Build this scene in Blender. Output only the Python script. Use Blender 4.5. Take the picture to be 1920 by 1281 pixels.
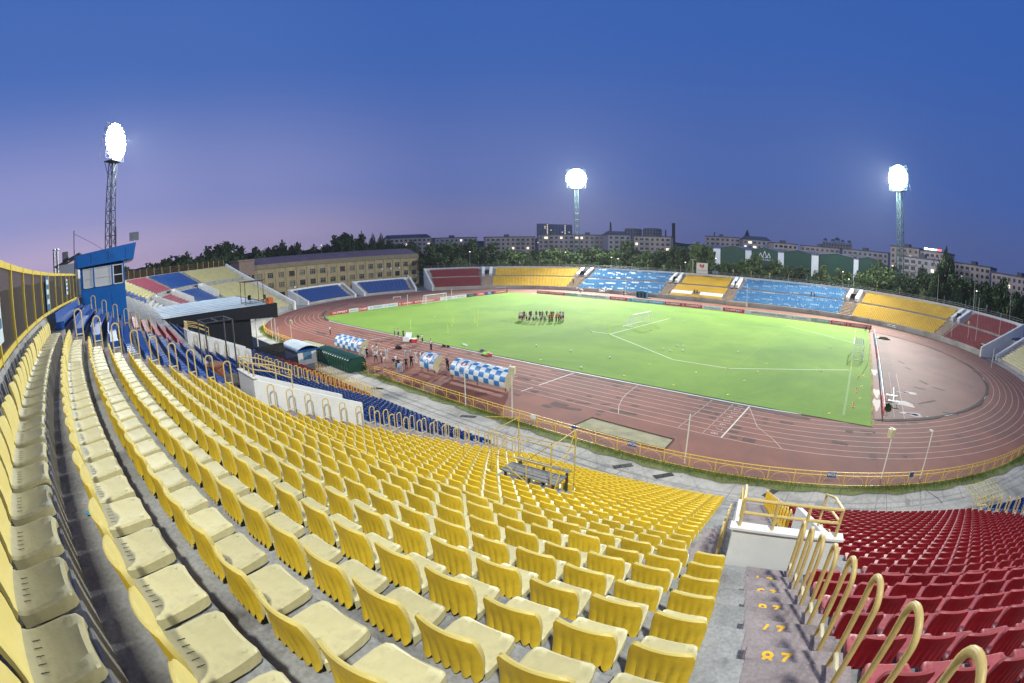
import bpy, bmesh, math, random
import numpy as np
from mathutils import Vector, Matrix

for _o in list(bpy.data.objects):
    bpy.data.objects.remove(_o)
SC = bpy.context.scene
COL = SC.collection
PI = math.pi
rnd = random.Random(7)
nrs = np.random.RandomState(7)

# ------------------------------------------------------------------ camera
CAM = (52.4988, -83.4316, 15.3423)
YAW, PITCH, ROLL, FPX = -0.7415, -0.1983, -0.0108, 898.25   # calibrated on goals, track and pitch; FPX for a 1920 px frame


def cam_axes():
    cy, sy, cp, sp = math.cos(YAW), math.sin(YAW), math.cos(PITCH), math.sin(PITCH)
    f = Vector((sy * cp, cy * cp, sp))
    r = Vector((cy, -sy, 0.0))
    u = r.cross(f)
    c, s = math.cos(ROLL), math.sin(ROLL)
    return c * r + s * u, -s * r + c * u, f


AX_R, AX_U, AX_F = cam_axes()
cam_data = bpy.data.cameras.new('camera')
cam_data.type = 'PANO'
cam_data.panorama_type = 'FISHEYE_EQUISOLID'
cam_data.sensor_fit = 'HORIZONTAL'
cam_data.sensor_width = 36.0
cam_data.sensor_height = 24.0
cam_data.fisheye_lens = FPX * 36.0 / 1920.0
cam_data.fisheye_fov = math.radians(200)
cam_data.clip_start = 0.05
cam_data.clip_end = 6000.0
cam = bpy.data.objects.new('camera', cam_data)
COL.objects.link(cam)
cam.matrix_world = Matrix(((AX_R.x, AX_U.x, -AX_F.x, CAM[0]), (AX_R.y, AX_U.y, -AX_F.y, CAM[1]),
                           (AX_R.z, AX_U.z, -AX_F.z, CAM[2]), (0, 0, 0, 1)))
SC.camera = cam


def seen(p, m=0.0):
    """Pixel (1920 wide frame) of a world point, its distance, and whether it falls inside the frame."""
    d = Vector(p) - Vector(CAM)
    x, y, z = d.dot(AX_R), d.dot(AX_U), d.dot(AX_F)
    rho = math.hypot(x, y)
    th = math.atan2(rho, z)
    r = 2 * FPX * math.sin(th / 2)
    px, py = 960 + r * x / max(rho, 1e-9), 640.5 - r * y / max(rho, 1e-9)
    return px, py, d.length, (-m < px < 1920 + m and -m < py < 1281 + m and z > 0)


# ------------------------------------------------------------------ world: clear sky about half an hour after sunset
world = bpy.data.worlds.new('World')
SC.world = world
world.use_nodes = True
wt = world.node_tree
wt.nodes.clear()
W_OUT = wt.nodes.new('ShaderNodeOutputWorld')
W_BG = wt.nodes.new('ShaderNodeBackground')
W_TC = wt.nodes.new('ShaderNodeTexCoord')
W_SEP = wt.nodes.new('ShaderNodeSeparateXYZ')
wt.links.new(W_TC.outputs['Generated'], W_SEP.inputs[0])


def wramp(stops, fac):
    n = wt.nodes.new('ShaderNodeValToRGB')
    n.color_ramp.interpolation = 'EASE'
    el = n.color_ramp.elements
    while len(el) < len(stops):
        el.new(0.5)
    for e, (p, c) in zip(el, stops):
        e.position = p
        e.color = (c[0], c[1], c[2], 1)
    wt.links.new(fac, n.inputs[0])
    return n


def wmath(op, a, b=None, c=None, clamp=False):
    n = wt.nodes.new('ShaderNodeMath')
    n.operation = op
    n.use_clamp = clamp
    for i, v in enumerate((a, b, c)):
        if v is None:
            continue
        if isinstance(v, (int, float)):
            n.inputs[i].default_value = v
        else:
            wt.links.new(v, n.inputs[i])
    return n.outputs[0]


SUNSET = math.radians(-112)          # azimuth of the afterglow, clockwise from +Y: just out of frame on the left
dotx = wmath('MULTIPLY', W_SEP.outputs[0], math.sin(SUNSET))
doty = wmath('MULTIPLY_ADD', W_SEP.outputs[1], math.cos(SUNSET), dotx)
toward = wmath('MULTIPLY_ADD', doty, 0.5, 0.5, clamp=True)       # 1 towards the afterglow, 0 away from it
elev = wmath('MAXIMUM', W_SEP.outputs[2], 0.0)
elev = wmath('POWER', elev, 0.62, clamp=True)
# far side of the sky, low to high; then the afterglow side
cold = wramp([(0.0, (0.088, 0.108, 0.270)), (0.16, (0.076, 0.115, 0.310)), (0.34, (0.055, 0.118, 0.380)), (0.62, (0.036, 0.112, 0.415)), (1.0, (0.017, 0.072, 0.31))], elev)
warm = wramp([(0.0, (0.58, 0.42, 0.56)), (0.13, (0.52, 0.42, 0.62)), (0.30, (0.290, 0.310, 0.600)), (0.58, (0.072, 0.160, 0.480)), (1.0, (0.025, 0.090, 0.37))], elev)
mixf = wramp([(0.0, (0, 0, 0)), (0.42, (0.02, 0.02, 0.02)), (0.72, (0.24, 0.24, 0.24)), (0.9, (0.68, 0.68, 0.68)), (1.0, (1, 1, 1))], toward)
wmix = wt.nodes.new('ShaderNodeMix')
wmix.data_type = 'RGBA'
wt.links.new(mixf.outputs[0], wmix.inputs['Factor'])
wt.links.new(cold.outputs[0], wmix.inputs[6])
wt.links.new(warm.outputs[0], wmix.inputs[7])
wt.links.new(wmix.outputs[2], W_BG.inputs['Color'])
W_BG.inputs['Strength'].default_value = 1.0
wt.links.new(W_BG.outputs[0], W_OUT.inputs[0])

# the sun is below the horizon: only a faint, very soft lilac glow from its side
sun_data = bpy.data.lights.new('sun', 'SUN')
sun_data.energy = 0.06
sun_data.angle = math.radians(40)
sun_data.color = (1.0, 0.72, 0.74)
sun = bpy.data.objects.new('sun', sun_data)
COL.objects.link(sun)
sun.rotation_euler = Vector((-math.sin(SUNSET), -math.cos(SUNSET), -0.16)).to_track_quat('-Z', 'Y').to_euler()

# floodlight masts: x, y, power in watts of the lamp head (the light itself is made with the mast)
MASTS = [(-60.0, -86.5, 2.4e5), (-65.5, 87.5, 10.8e5), (68.0, 87.5, 10.2e5), (66.0, -95.5, 1.45e5)]
SPOT_DEG = [100, 88, 88, 108]
AIM = [(-6, -14, 0), (-2, -12, 0), (2, -14, 0), (6, -8, 0)]
SPILL = [7e4, 1.3e5, 1.3e5, 0.0]        # stray light in all directions, added to give the lamp heads a round glow
MAST_TOP = 46.0

HAZE = 0.00008  # density of the haze added to make the floodlights glow
SC.render.engine = 'CYCLES'
SC.cycles.use_denoising = True
SC.cycles.max_bounces = 4
SC.cycles.diffuse_bounces = 2
SC.cycles.glossy_bounces = 2
SC.cycles.transparent_max_bounces = 6
SC.cycles.sample_clamp_indirect = 4.0
SC.view_settings.view_transform = 'Standard'
SC.view_settings.look = 'None'
SC.view_settings.exposure = 0.0
SC.view_settings.gamma = 1.0
SC.view_settings.use_curve_mapping = False

# ------------------------------------------------------------------ materials
MATS = {}


def mat(name, col, rough=0.75, var=0.18, scale=3.0, bump=0.0, bscale=60.0, metal=0.0, spec=0.35, col2=None, fine=0.0, alpha=1.0,
        stain=None, stain_scale=0.7, stain_cut=(0.52, 0.7), rand=0.0):
    if name in MATS:
        return MATS[name]
    m = bpy.data.materials.new(name)
    m.use_nodes = True
    nt = m.node_tree
    b = nt.nodes['Principled BSDF']
    b.inputs['Roughness'].default_value = rough
    b.inputs['Metallic'].default_value = metal
    b.inputs['Specular IOR Level'].default_value = spec
    b.inputs['Base Color'].default_value = (*col, 1)
    if alpha < 1:
        b.inputs['Alpha'].default_value = alpha
    tc = nt.nodes.new('ShaderNodeTexCoord')
    out = None
    if var > 0 or col2:
        n = nt.nodes.new('ShaderNodeTexNoise')
        n.inputs['Scale'].default_value = scale
        n.inputs['Detail'].default_value = 6
        n.inputs['Roughness'].default_value = 0.62
        nt.links.new(tc.outputs['Object'], n.inputs['Vector'])
        r = nt.nodes.new('ShaderNodeValToRGB')
        r.color_ramp.elements[0].position = 0.32
        r.color_ramp.elements[1].position = 0.68
        c2 = col2 or tuple(min(1, c * (1 + var)) for c in col)
        c1 = col if col2 else tuple(c * (1 - var) for c in col)
        r.color_ramp.elements[0].color = (*c1, 1)
        r.color_ramp.elements[1].color = (*c2, 1)
        nt.links.new(n.outputs[0], r.inputs[0])
        out = r.outputs[0]
    if stain:
        n = nt.nodes.new('ShaderNodeTexNoise')
        n.inputs['Scale'].default_value = stain_scale
        n.inputs['Detail'].default_value = 8
        n.inputs['Roughness'].default_value = 0.7
        n.inputs['Distortion'].default_value = 0.4
        nt.links.new(tc.outputs['Object'], n.inputs['Vector'])
        mr = nt.nodes.new('ShaderNodeMapRange')
        mr.inputs['From Min'].default_value = stain_cut[0]
        mr.inputs['From Max'].default_value = stain_cut[1]
        nt.links.new(n.outputs[0], mr.inputs['Value'])
        mx = nt.nodes.new('ShaderNodeMix')
        mx.data_type = 'RGBA'
        nt.links.new(mr.outputs[0], mx.inputs['Factor'])
        if out:
            nt.links.new(out, mx.inputs[6])
        else:
            mx.inputs[6].default_value = (*col, 1)
        mx.inputs[7].default_value = (*stain, 1)
        out = mx.outputs[2]
    if fine > 0 and out:
        n = nt.nodes.new('ShaderNodeTexNoise')
        n.inputs['Scale'].default_value = bscale
        n.inputs['Detail'].default_value = 3
        nt.links.new(tc.outputs['Object'], n.inputs['Vector'])
        mr = nt.nodes.new('ShaderNodeMapRange')
        mr.inputs['From Min'].default_value = 0.3
        mr.inputs['From Max'].default_value = 0.7
        mr.inputs['To Min'].default_value = 1 - fine
        mr.inputs['To Max'].default_value = 1 + fine
        nt.links.new(n.outputs[0], mr.inputs['Value'])
        mx = nt.nodes.new('ShaderNodeMix')
        mx.data_type = 'RGBA'
        mx.blend_type = 'MULTIPLY'
        mx.inputs['Factor'].default_value = 1.0
        nt.links.new(out, mx.inputs[6])
        nt.links.new(mr.outputs[0], mx.inputs[7])
        out = mx.outputs[2]
    if rand > 0 and out:
        oi = nt.nodes.new('ShaderNodeObjectInfo')
        mr = nt.nodes.new('ShaderNodeMapRange')
        mr.inputs['To Min'].default_value = 1 - rand
        mr.inputs['To Max'].default_value = 1 + rand * 0.4
        nt.links.new(oi.outputs['Random'], mr.inputs['Value'])
        mx = nt.nodes.new('ShaderNodeMix')
        mx.data_type = 'RGBA'
        mx.blend_type = 'MULTIPLY'
        mx.inputs['Factor'].default_value = 1.0
        nt.links.new(out, mx.inputs[6])
        nt.links.new(mr.outputs[0], mx.inputs[7])
        out = mx.outputs[2]
    if out:
        nt.links.new(out, b.inputs['Base Color'])
    if bump > 0:
        n = nt.nodes.new('ShaderNodeTexNoise')
        n.inputs['Scale'].default_value = bscale
        n.inputs['Detail'].default_value = 5
        nt.links.new(tc.outputs['Object'], n.inputs['Vector'])
        bp = nt.nodes.new('ShaderNodeBump')
        bp.inputs['Strength'].default_value = bump
        bp.inputs['Distance'].default_value = 0.02
        nt.links.new(n.outputs[0], bp.inputs['Height'])
        nt.links.new(bp.outputs[0], b.inputs['Normal'])
    MATS[name] = m
    return m


def emit(name, col, strength):
    m = bpy.data.materials.new(name)
    m.use_nodes = True
    b = m.node_tree.nodes['Principled BSDF']
    b.inputs['Base Color'].default_value = (*col, 1)
    b.inputs['Emission Color'].default_value = (*col, 1)
    b.inputs['Emission Strength'].default_value = strength
    m.cycles.emission_sampling = 'NONE'
    MATS[name] = m
    return m


CONC = mat('concrete', (0.275, 0.27, 0.255), 0.9, 0.24, 0.9, bump=0.4, bscale=26, fine=0.16, stain=(0.105, 0.098, 0.088), stain_scale=0.8)
CONC_D = mat('concrete_walkway', (0.37, 0.345, 0.295), 0.9, 0.16, 0.35, bump=0.3, bscale=16, fine=0.12, stain=(0.20, 0.19, 0.165), stain_scale=0.16, stain_cut=(0.5, 0.66))
MAUVE = mat('worn_mauve_paint', (0.255, 0.210, 0.205), 0.85, 0.16, 1.6, bump=0.35, bscale=30, fine=0.14, stain=(0.125, 0.098, 0.10), stain_scale=1.3, stain_cut=(0.5, 0.72))
WHITE = mat('white_wall_paint', (0.62, 0.61, 0.58), 0.7, 0.07, 0.7, bump=0.15, bscale=20, stain=(0.46, 0.44, 0.41), stain_scale=0.45, stain_cut=(0.56, 0.75))
YPIPE = mat('pale_yellow_pipe_paint', (0.50, 0.37, 0.135), 0.45, 0.12, 9, stain=(0.36, 0.25, 0.09), stain_scale=7, stain_cut=(0.6, 0.75))
YRAIL = mat('yellow_rail_paint', (0.70, 0.46, 0.035), 0.45, 0.14, 5, stain=(0.36, 0.22, 0.05), stain_scale=5, stain_cut=(0.62, 0.75))
YFENCE = mat('fence_yellow', (0.56, 0.42, 0.06), 0.5, 0.12, 3)
S_YB = mat('brightened_yellow_seat_plastic', (0.76, 0.515, 0.035), 0.42, 0.09, 7, rand=0.13, stain=(0.44, 0.28, 0.03), stain_scale=3, stain_cut=(0.54, 0.8))  # seat rears: colour raised to stand in for light from behind
S_YP = mat('sun_bleached_dimmed_yellow_plastic', (0.52, 0.46, 0.24), 0.5, 0.07, 5, rand=0.12, stain=(0.36, 0.31, 0.18), stain_scale=4, stain_cut=(0.52, 0.80), bump=0.08, bscale=40)  # bleached pans, also darkened in colour to even out the light on the rears
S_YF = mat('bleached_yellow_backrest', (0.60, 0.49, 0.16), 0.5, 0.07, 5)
S_RB = mat('red_seat_plastic', (0.25, 0.010, 0.016), 0.40, 0.14, 6, rand=0.18, stain=(0.16, 0.008, 0.012), stain_scale=4)
S_RP = mat('faded_red_plastic', (0.36, 0.085, 0.09), 0.5, 0.12, 5, rand=0.2, stain=(0.26, 0.03, 0.035), stain_scale=5)
S_BB = mat('blue_seat_plastic', (0.005, 0.034, 0.165), 0.40, 0.16, 5)
S_BP = mat('faded_blue_plastic', (0.010, 0.060, 0.245), 0.48, 0.16, 5)
S_DARK = mat('dark_gap', (0.02, 0.018, 0.015), 0.9, 0)
S_LB = mat('pale_blue_seat_plastic', (0.026, 0.130, 0.300), 0.85, 0.22, 0.25, spec=0.08, col2=(0.062, 0.200, 0.370))
S_CR = mat('cream_seat_plastic', (0.50, 0.44, 0.20), 0.5, 0.10, 0.6)
S_PK = mat('pink_faded_seat_plastic', (0.29, 0.062, 0.085), 0.5, 0.14, 0.6)
S_GO = mat('golden_seat_plastic', (0.62, 0.36, 0.016), 0.8, 0.12, 0.4)
S_MR = mat('maroon_seat_plastic', (0.20, 0.012, 0.020), 0.8, 0.14, 0.6)
STEEL = mat('grey_galvanised_steel', (0.30, 0.31, 0.32), 0.45, 0.15, 2, metal=0.5)
DKSTEEL = mat('dark_painted_steel', (0.028, 0.034, 0.042), 0.55, 0.2, 2)
GRSTEEL = mat('green_painted_steel', (0.055, 0.10, 0.095), 0.55, 0.2, 2)
POLEW = mat('white_pole_paint', (0.62, 0.60, 0.52), 0.5, 0.08, 3)
BLACKP = mat('black_panel', (0.012, 0.013, 0.016), 0.45, 0.15, 1.2)
BLUEP = mat('blue_panel', (0.006, 0.105, 0.36), 0.38, 0.10, 0.8)
GLASS_D = mat('dark_window_glass', (0.018, 0.021, 0.024), 0.12, 0.3, 0.5, spec=0.6)
RUST = mat('brown_red_wood', (0.20, 0.065, 0.03), 0.7, 0.2, 6)


# ------------------------------------------------------------------ mesh helpers
class MB:
    """Collects geometry for one mesh object."""

    def __init__(self):
        self.v, self.f, self.m = [], [], []
        self.mi = 0

    def add(self, vs, fs, mi=None):
        o = len(self.v)
        self.v += [tuple(p) for p in vs]
        mi = self.mi if mi is None else mi
        for f in fs:
            self.f.append(tuple(i + o for i in f))
            self.m.append(mi)
        return self

    def hexa(self, b, t, mi=None):
        """Prism from a bottom and a top polygon with the same number of points."""
        n = len(b)
        fs = [tuple(range(n - 1, -1, -1)), tuple(range(n, 2 * n))]
        fs += [(i, (i + 1) % n, n + (i + 1) % n, n + i) for i in range(n)]
        return self.add(list(b) + list(t), fs, mi)

    def box(self, x0, x1, y0, y1, z0, z1, mi=None):
        b = [(x0, y0, z0), (x1, y0, z0), (x1, y1, z0), (x0, y1, z0)]
        return self.hexa(b, [(x, y, z1) for x, y, _ in b], mi)

    def rbox(self, c, size, rz=0.0, mi=None, rx=0.0, ry=0.0):
        R = Matrix.Rotation(rz, 3, 'Z') @ Matrix.Rotation(ry, 3, 'Y') @ Matrix.Rotation(rx, 3, 'X')
        h = [s / 2 for s in size]
        q = [(-1, -1), (1, -1), (1, 1), (-1, 1)]
        b = [Vector(c) + R @ Vector((a * h[0], d * h[1], -h[2])) for a, d in q]
        t = [Vector(c) + R @ Vector((a * h[0], d * h[1], h[2])) for a, d in q]
        return self.hexa(b, t, mi)

    def tube(self, p0, p1, r, n=6, r1=None, mi=None, cap=True):
        p0, p1 = Vector(p0), Vector(p1)
        d = (p1 - p0)
        if d.length < 1e-6:
            return self
        d.normalize()
        a = d.cross(Vector((0, 0, 1)))
        if a.length < 1e-3:
            a = d.cross(Vector((1, 0, 0)))
        a.normalize()
        b = d.cross(a)
        r1 = r if r1 is None else r1
        vs = []
        for p, rr in ((p0, r), (p1, r1)):
            for i in range(n):
                t = 2 * PI * i / n
                vs.append(p + a * (rr * math.cos(t)) + b * (rr * math.sin(t)))
        fs = [(i, (i + 1) % n, n + (i + 1) % n, n + i) for i in range(n)]
        if cap:
            fs += [tuple(range(n - 1, -1, -1)), tuple(range(n, 2 * n))]
        return self.add(vs, fs, mi)

    def path(self, pts, r, n=8, mi=None):
        pts = [Vector(p) for p in pts]
        vs, fs = [], []
        prev = None
        for i, p in enumerate(pts):
            d = (pts[min(i + 1, len(pts) - 1)] - pts[max(i - 1, 0)]).normalized()
            if prev is None:
                a = d.cross(Vector((0, 0, 1)))
                if a.length < 1e-3:
                    a = d.cross(Vector((1, 0, 0)))
            else:
                a = prev - d * prev.dot(d)
            a.normalize()
            prev = a
            b = d.cross(a)
            rr = r[i] if isinstance(r, (list, tuple)) else r
            for k in range(n):
                t = 2 * PI * k / n
                vs.append(p + a * (rr * math.cos(t)) + b * (rr * math.sin(t)))
        for i in range(len(pts) - 1):
            for k in range(n):
                fs.append((i * n + k, i * n + (k + 1) % n, (i + 1) * n + (k + 1) % n, (i + 1) * n + k))
        e = (len(pts) - 1) * n
        fs += [tuple(range(n - 1, -1, -1)), tuple(range(e, e + n))]
        return self.add(vs, fs, mi)

    def mesh(self, name, mats, smooth=False):
        me = bpy.data.meshes.new(name)
        me.from_pydata(self.v, [], self.f)
        for m in (mats if isinstance(mats, (list, tuple)) else [mats]):
            me.materials.append(m)
        if len(me.materials) > 1:
            me.polygons.foreach_set('material_index', self.m)
        if smooth:
            me.polygons.foreach_set('use_smooth', [True] * len(me.polygons))
            me.set_sharp_from_angle(angle=math.radians(38))
        me.update()
        return me

    def build(self, name, mats, parent=None, smooth=False, **tags):
        return link(name, self.mesh(name, mats, smooth), parent, **tags)


def link(name, me, parent=None, loc=None, rz=None, label=None, cat=None, group=None, kind=None):
    o = bpy.data.objects.new(name, me)
    COL.objects.link(o)
    if parent is not None:
        o.parent = parent
    if loc is not None:
        o.location = loc if len(loc) == 3 else (*loc, 0.0)
    if rz is not None:
        o.rotation_euler = (0, 0, rz)
    for k, v in (('label', label), ('category', cat), ('group', group), ('kind', kind)):
        if v:
            o[k] = v
    return o


def thing(name, label, cat, loc=(0, 0, 0), rz=0.0, group=None):
    return link(name, None, None, loc, rz, label, cat, group)


def copy_tree(o, loc=None, rz=None, label=None, group=None, parent=None):
    c = o.copy()
    COL.objects.link(c)
    c.parent = parent
    if loc is not None:
        c.location = loc
    if rz is not None:
        c.rotation_euler = (0, 0, rz)
    if label:
        c['label'] = label
    if group:
        c['group'] = group
    for ch in KIDS.get(o.name, None) or list(o.children):
        copy_tree(ch, parent=c)
    return c


KIDS = {}


def np_mesh(name, V, F, mats, midx=None, smooth=False):
    """Mesh from numpy arrays: V (n,3), F (m,4) quads."""
    me = bpy.data.meshes.new(name)
    n, m = len(V), len(F)
    k = F.shape[1]
    me.vertices.add(n)
    me.vertices.foreach_set('co', V.astype(np.float32).ravel())
    me.loops.add(m * k)
    me.loops.foreach_set('vertex_index', F.astype(np.int32).ravel())
    me.polygons.add(m)
    me.polygons.foreach_set('loop_start', np.arange(0, m * k, k, dtype=np.int32))
    me.polygons.foreach_set('loop_total', np.full(m, k, dtype=np.int32))
    for mm in (mats if isinstance(mats, (list, tuple)) else [mats]):
        me.materials.append(mm)
    if midx is not None:
        me.polygons.foreach_set('material_index', midx.astype(np.int32))
    if smooth:
        me.polygons.foreach_set('use_smooth', np.ones(m, dtype=bool))
    me.update(calc_edges=True)
    me.validate()
    return me


def text_mesh(body, size, material, extrude=0.0, align='CENTER', bold=0.0, shear=0.0, width=None):
    cu = bpy.data.curves.new('lettering', 'FONT')
    cu.body = body
    cu.size = size
    cu.align_x = align
    cu.align_y = 'CENTER'
    cu.extrude = extrude
    cu.offset = bold
    cu.shear = shear
    cu.resolution_u = 2
    o = bpy.data.objects.new('lettering', cu)
    COL.objects.link(o)
    dg = bpy.context.evaluated_depsgraph_get()
    me = bpy.data.meshes.new_from_object(o.evaluated_get(dg))
    bpy.data.objects.remove(o)
    if width:
        xs = [v.co.x for v in me.vertices]
        k = width / max(1e-6, max(xs) - min(xs))
        for v in me.vertices:
            v.co.x *= k
    me.materials.clear()
    me.materials.append(material)
    return me


ORD = ('zeroth first second third fourth fifth sixth seventh eighth ninth tenth eleventh twelfth thirteenth fourteenth fifteenth sixteenth seventeenth '
       'eighteenth nineteenth twentieth').split()
TENS = {2: 'twenty', 3: 'thirty', 4: 'forty', 5: 'fifty', 6: 'sixty', 7: 'seventy'}
TENTHS = {3: 'thirtieth', 4: 'fortieth', 5: 'fiftieth', 6: 'sixtieth', 7: 'seventieth'}


def nth(i):
    if i <= 20:
        return ORD[i]
    return TENTHS[i // 10] if i % 10 == 0 else TENS[i // 10] + '-' + ORD[i % 10]


# ================================================================== SETTING
def hill(x, y):
    """Terrain height: flat round the stadium, rising towards the housing beyond the far stand."""
    d = math.hypot(x * 0.55, max(0.0, y))
    t = min(1.0, max(0.0, (d - 125) / 190.0))
    h = 9.0 * t * t * (3 - 2 * t)
    r = math.hypot(x, y)
    t2 = min(1.0, max(0.0, (r - 420) / 900.0))
    return h + 10 * t2 * (0.6 + 0.4 * math.sin(x * 0.004 + 1) * math.cos(y * 0.003)) - 0.10


GROUND = mat('dry_ground', (0.070, 0.072, 0.050), 0.95, 0.35, 0.05, bump=0.2, bscale=4, fine=0.2, stain=(0.05, 0.05, 0.05), stain_scale=0.02)
gx = np.concatenate([np.linspace(-2600, -420, 24), np.linspace(-390, 390, 66), np.linspace(420, 2600, 24)])
GV = np.array([(x, y, hill(x, y)) for y in gx for x in gx])
nG = len(gx)
ii = np.arange(nG * (nG - 1))
ii = ii[(ii % nG) != nG - 1]
GF = np.stack([ii, ii + 1, ii + nG + 1, ii + nG], 1)
link('ground', np_mesh('ground', GV, GF, GROUND, smooth=True), kind='structure')


def oval(cx, R, n=40):
    p = []
    for i in range(n + 1):
        a = -PI / 2 + PI * i / n
        p.append((cx + R * math.cos(a), R * math.sin(a)))
    for i in range(n + 1):
        a = PI / 2 + PI * i / n
        p.append((-cx + R * math.cos(a), R * math.sin(a)))
    return p


def sheet(name, pts, z, m, parent=None, **k):
    b = MB()
    b.add([(x, y, z) for x, y in pts], [tuple(range(len(pts)))])
    return b.build(name, m, parent, **k)


apron = sheet('walkway', oval(36, 69), -0.030, CONC_D, kind='structure')
TRACK_M = mat('red_rubber_track', (0.192, 0.066, 0.044), 0.85, 0.16, 0.30, bump=0.25, bscale=30, fine=0.10, stain=(0.128, 0.050, 0.040), stain_scale=0.10, stain_cut=(0.46, 0.68))
PATCH_M = mat('bare_dark_rubber', (0.085, 0.045, 0.036), 0.9, 0.25, 0.9, fine=0.1)
D_M = mat('pale_worn_rubber', (0.185, 0.085, 0.064), 0.8, 0.13, 0.16, bump=0.2, bscale=30, fine=0.08, stain=(0.135, 0.060, 0.046), stain_scale=0.12, stain_cut=(0.5, 0.66))
LINE_M = mat('worn_white_line', (0.50, 0.36, 0.31), 0.8, 0.14, 0.8)
LINE_W = mat('fresh_white_line', (0.66, 0.64, 0.60), 0.8, 0.08, 1.0)
track = sheet('track', oval(36, 53.4), 0.0, TRACK_M, kind='structure')
# worn rubber inside the two bends
for sg in (1, -1):
    pts = [(sg * (56.2 if sg > 0 else 55.2), -33.0)]
    for i in range(33):
        a = -PI / 2 * 0.93 + PI * 0.93 * i / 32
        pts.append((sg * (42.2 + 36.2 * math.cos(a)), 36.2 * math.sin(a)))
    pts.append((sg * (56.2 if sg > 0 else 55.2), 33.0))
    pts = [p for p in pts if abs(p[0]) >= 55.1]
    sheet('bend_surface', pts if sg > 0 else pts[::-1], 0.004, D_M, track)


def ring(name, cx, R, w, z, m, parent, a0=None):
    p0, p1 = oval(cx, R - w / 2, 48), oval(cx, R + w / 2, 48)
    n = len(p0)
    b = MB()
    b.add([(x, y, z) for x, y in p0] + [(x, y, z) for x, y in p1], [(i, (i + 1) % n, n + (i + 1) % n, n + i) for i in range(n)])
    return b.build(name, m, parent)


for k in range(1, 9):
    ring('lane_line', 42.2, 36.5 + 1.22 * k, 0.085, 0.008, LINE_M, track)
ring('inner_kerb', 42.2, 36.42, 0.30, 0.030, mat('pale_blue_kerb', (0.42, 0.50, 0.50), 0.7, 0.2, 0.4), track)
b = MB()
n_ = 0
KD = mat('dark_bend_edge', (0.045, 0.032, 0.030), 0.9, 0.3, 1.2)
for sg in (1, -1):
    b = MB()
    vs = []
    for i in range(41):
        a = -PI / 2 * 0.9 + PI * 0.9 * i / 40
        w = 0.55 + 0.35 * math.sin(i * 1.7) * math.sin(i * 0.6)
        for rr in (36.15, 36.15 + w):
            vs.append((sg * (42.2 + rr * math.cos(a)), rr * math.sin(a), 0.036))
    b.add(vs, [(2 * i, 2 * i + 1, 2 * i + 3, 2 * i + 2) for i in range(40)])
    b.build('edge_strip', KD, track)


def strip(name, x0, y0, x1, y1, w, z, m, parent, **k):
    d = Vector((x1 - x0, y1 - y0, 0))
    nn = Vector((-d.y, d.x, 0)).normalized() * (w / 2)
    b = MB()
    p, q = Vector((x0, y0, z)), Vector((x1, y1, z))
    b.add([p - nn, q - nn, q + nn, p + nn], [(0, 1, 2, 3)])
    return b.build(name, m, parent, **k)


strip('finish_line', 42.2, -36.6, 42.2, -46.3, 0.12, 0.012, LINE_W, track)
for y0, y1 in ((-36.8, -43.6), (-44.6, -46.6)):
    strip('cross_line', 20.0, y0, 20.0, y1, 0.13, 0.012, LINE_W, track)
strip('cross_line', -10.35, -38.3, -10.35, -45.2, 0.12, 0.012, LINE_W, track)
strip('cross_line', -19.0, -38.0, -19.1, -42.4, 0.12, 0.012, LINE_W, track)
for pts in ([(28.9, -36.7), (29.1, -38.5), (29.4, -40.3), (29.8, -41.9), (30.6, -44.0), (31.8, -46.2)],
            [(42.3, -36.9), (44.4, -41.9), (46.6, -44.3), (47.7, -45.9)]):
    for p, q in zip(pts, pts[1:]):
        strip('stagger_line', *p, *q, 0.07, 0.012, LINE_M, track)
for k in range(8):
    strip('lane_mark', 38.0, -36.7 - 1.22 * k, 38.0, -37.6 - 1.22 * k, 0.06, 0.012, LINE_M, track)
    strip('lane_mark', 40.4, -36.7 - 1.22 * k, 40.4, -37.6 - 1.22 * k, 0.06, 0.012, LINE_M, track)
    t = link('lane_number', text_mesh(str(k + 1), 1.0, LINE_M), track, (41.3, -37.1 - 1.22 * k, 0.012), -PI / 2)
for x in (59.0, 60.3):
    strip('worn_line', x, -9, x - 0.3, -31.5, 0.06, 0.012, LINE_M, track)

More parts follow.
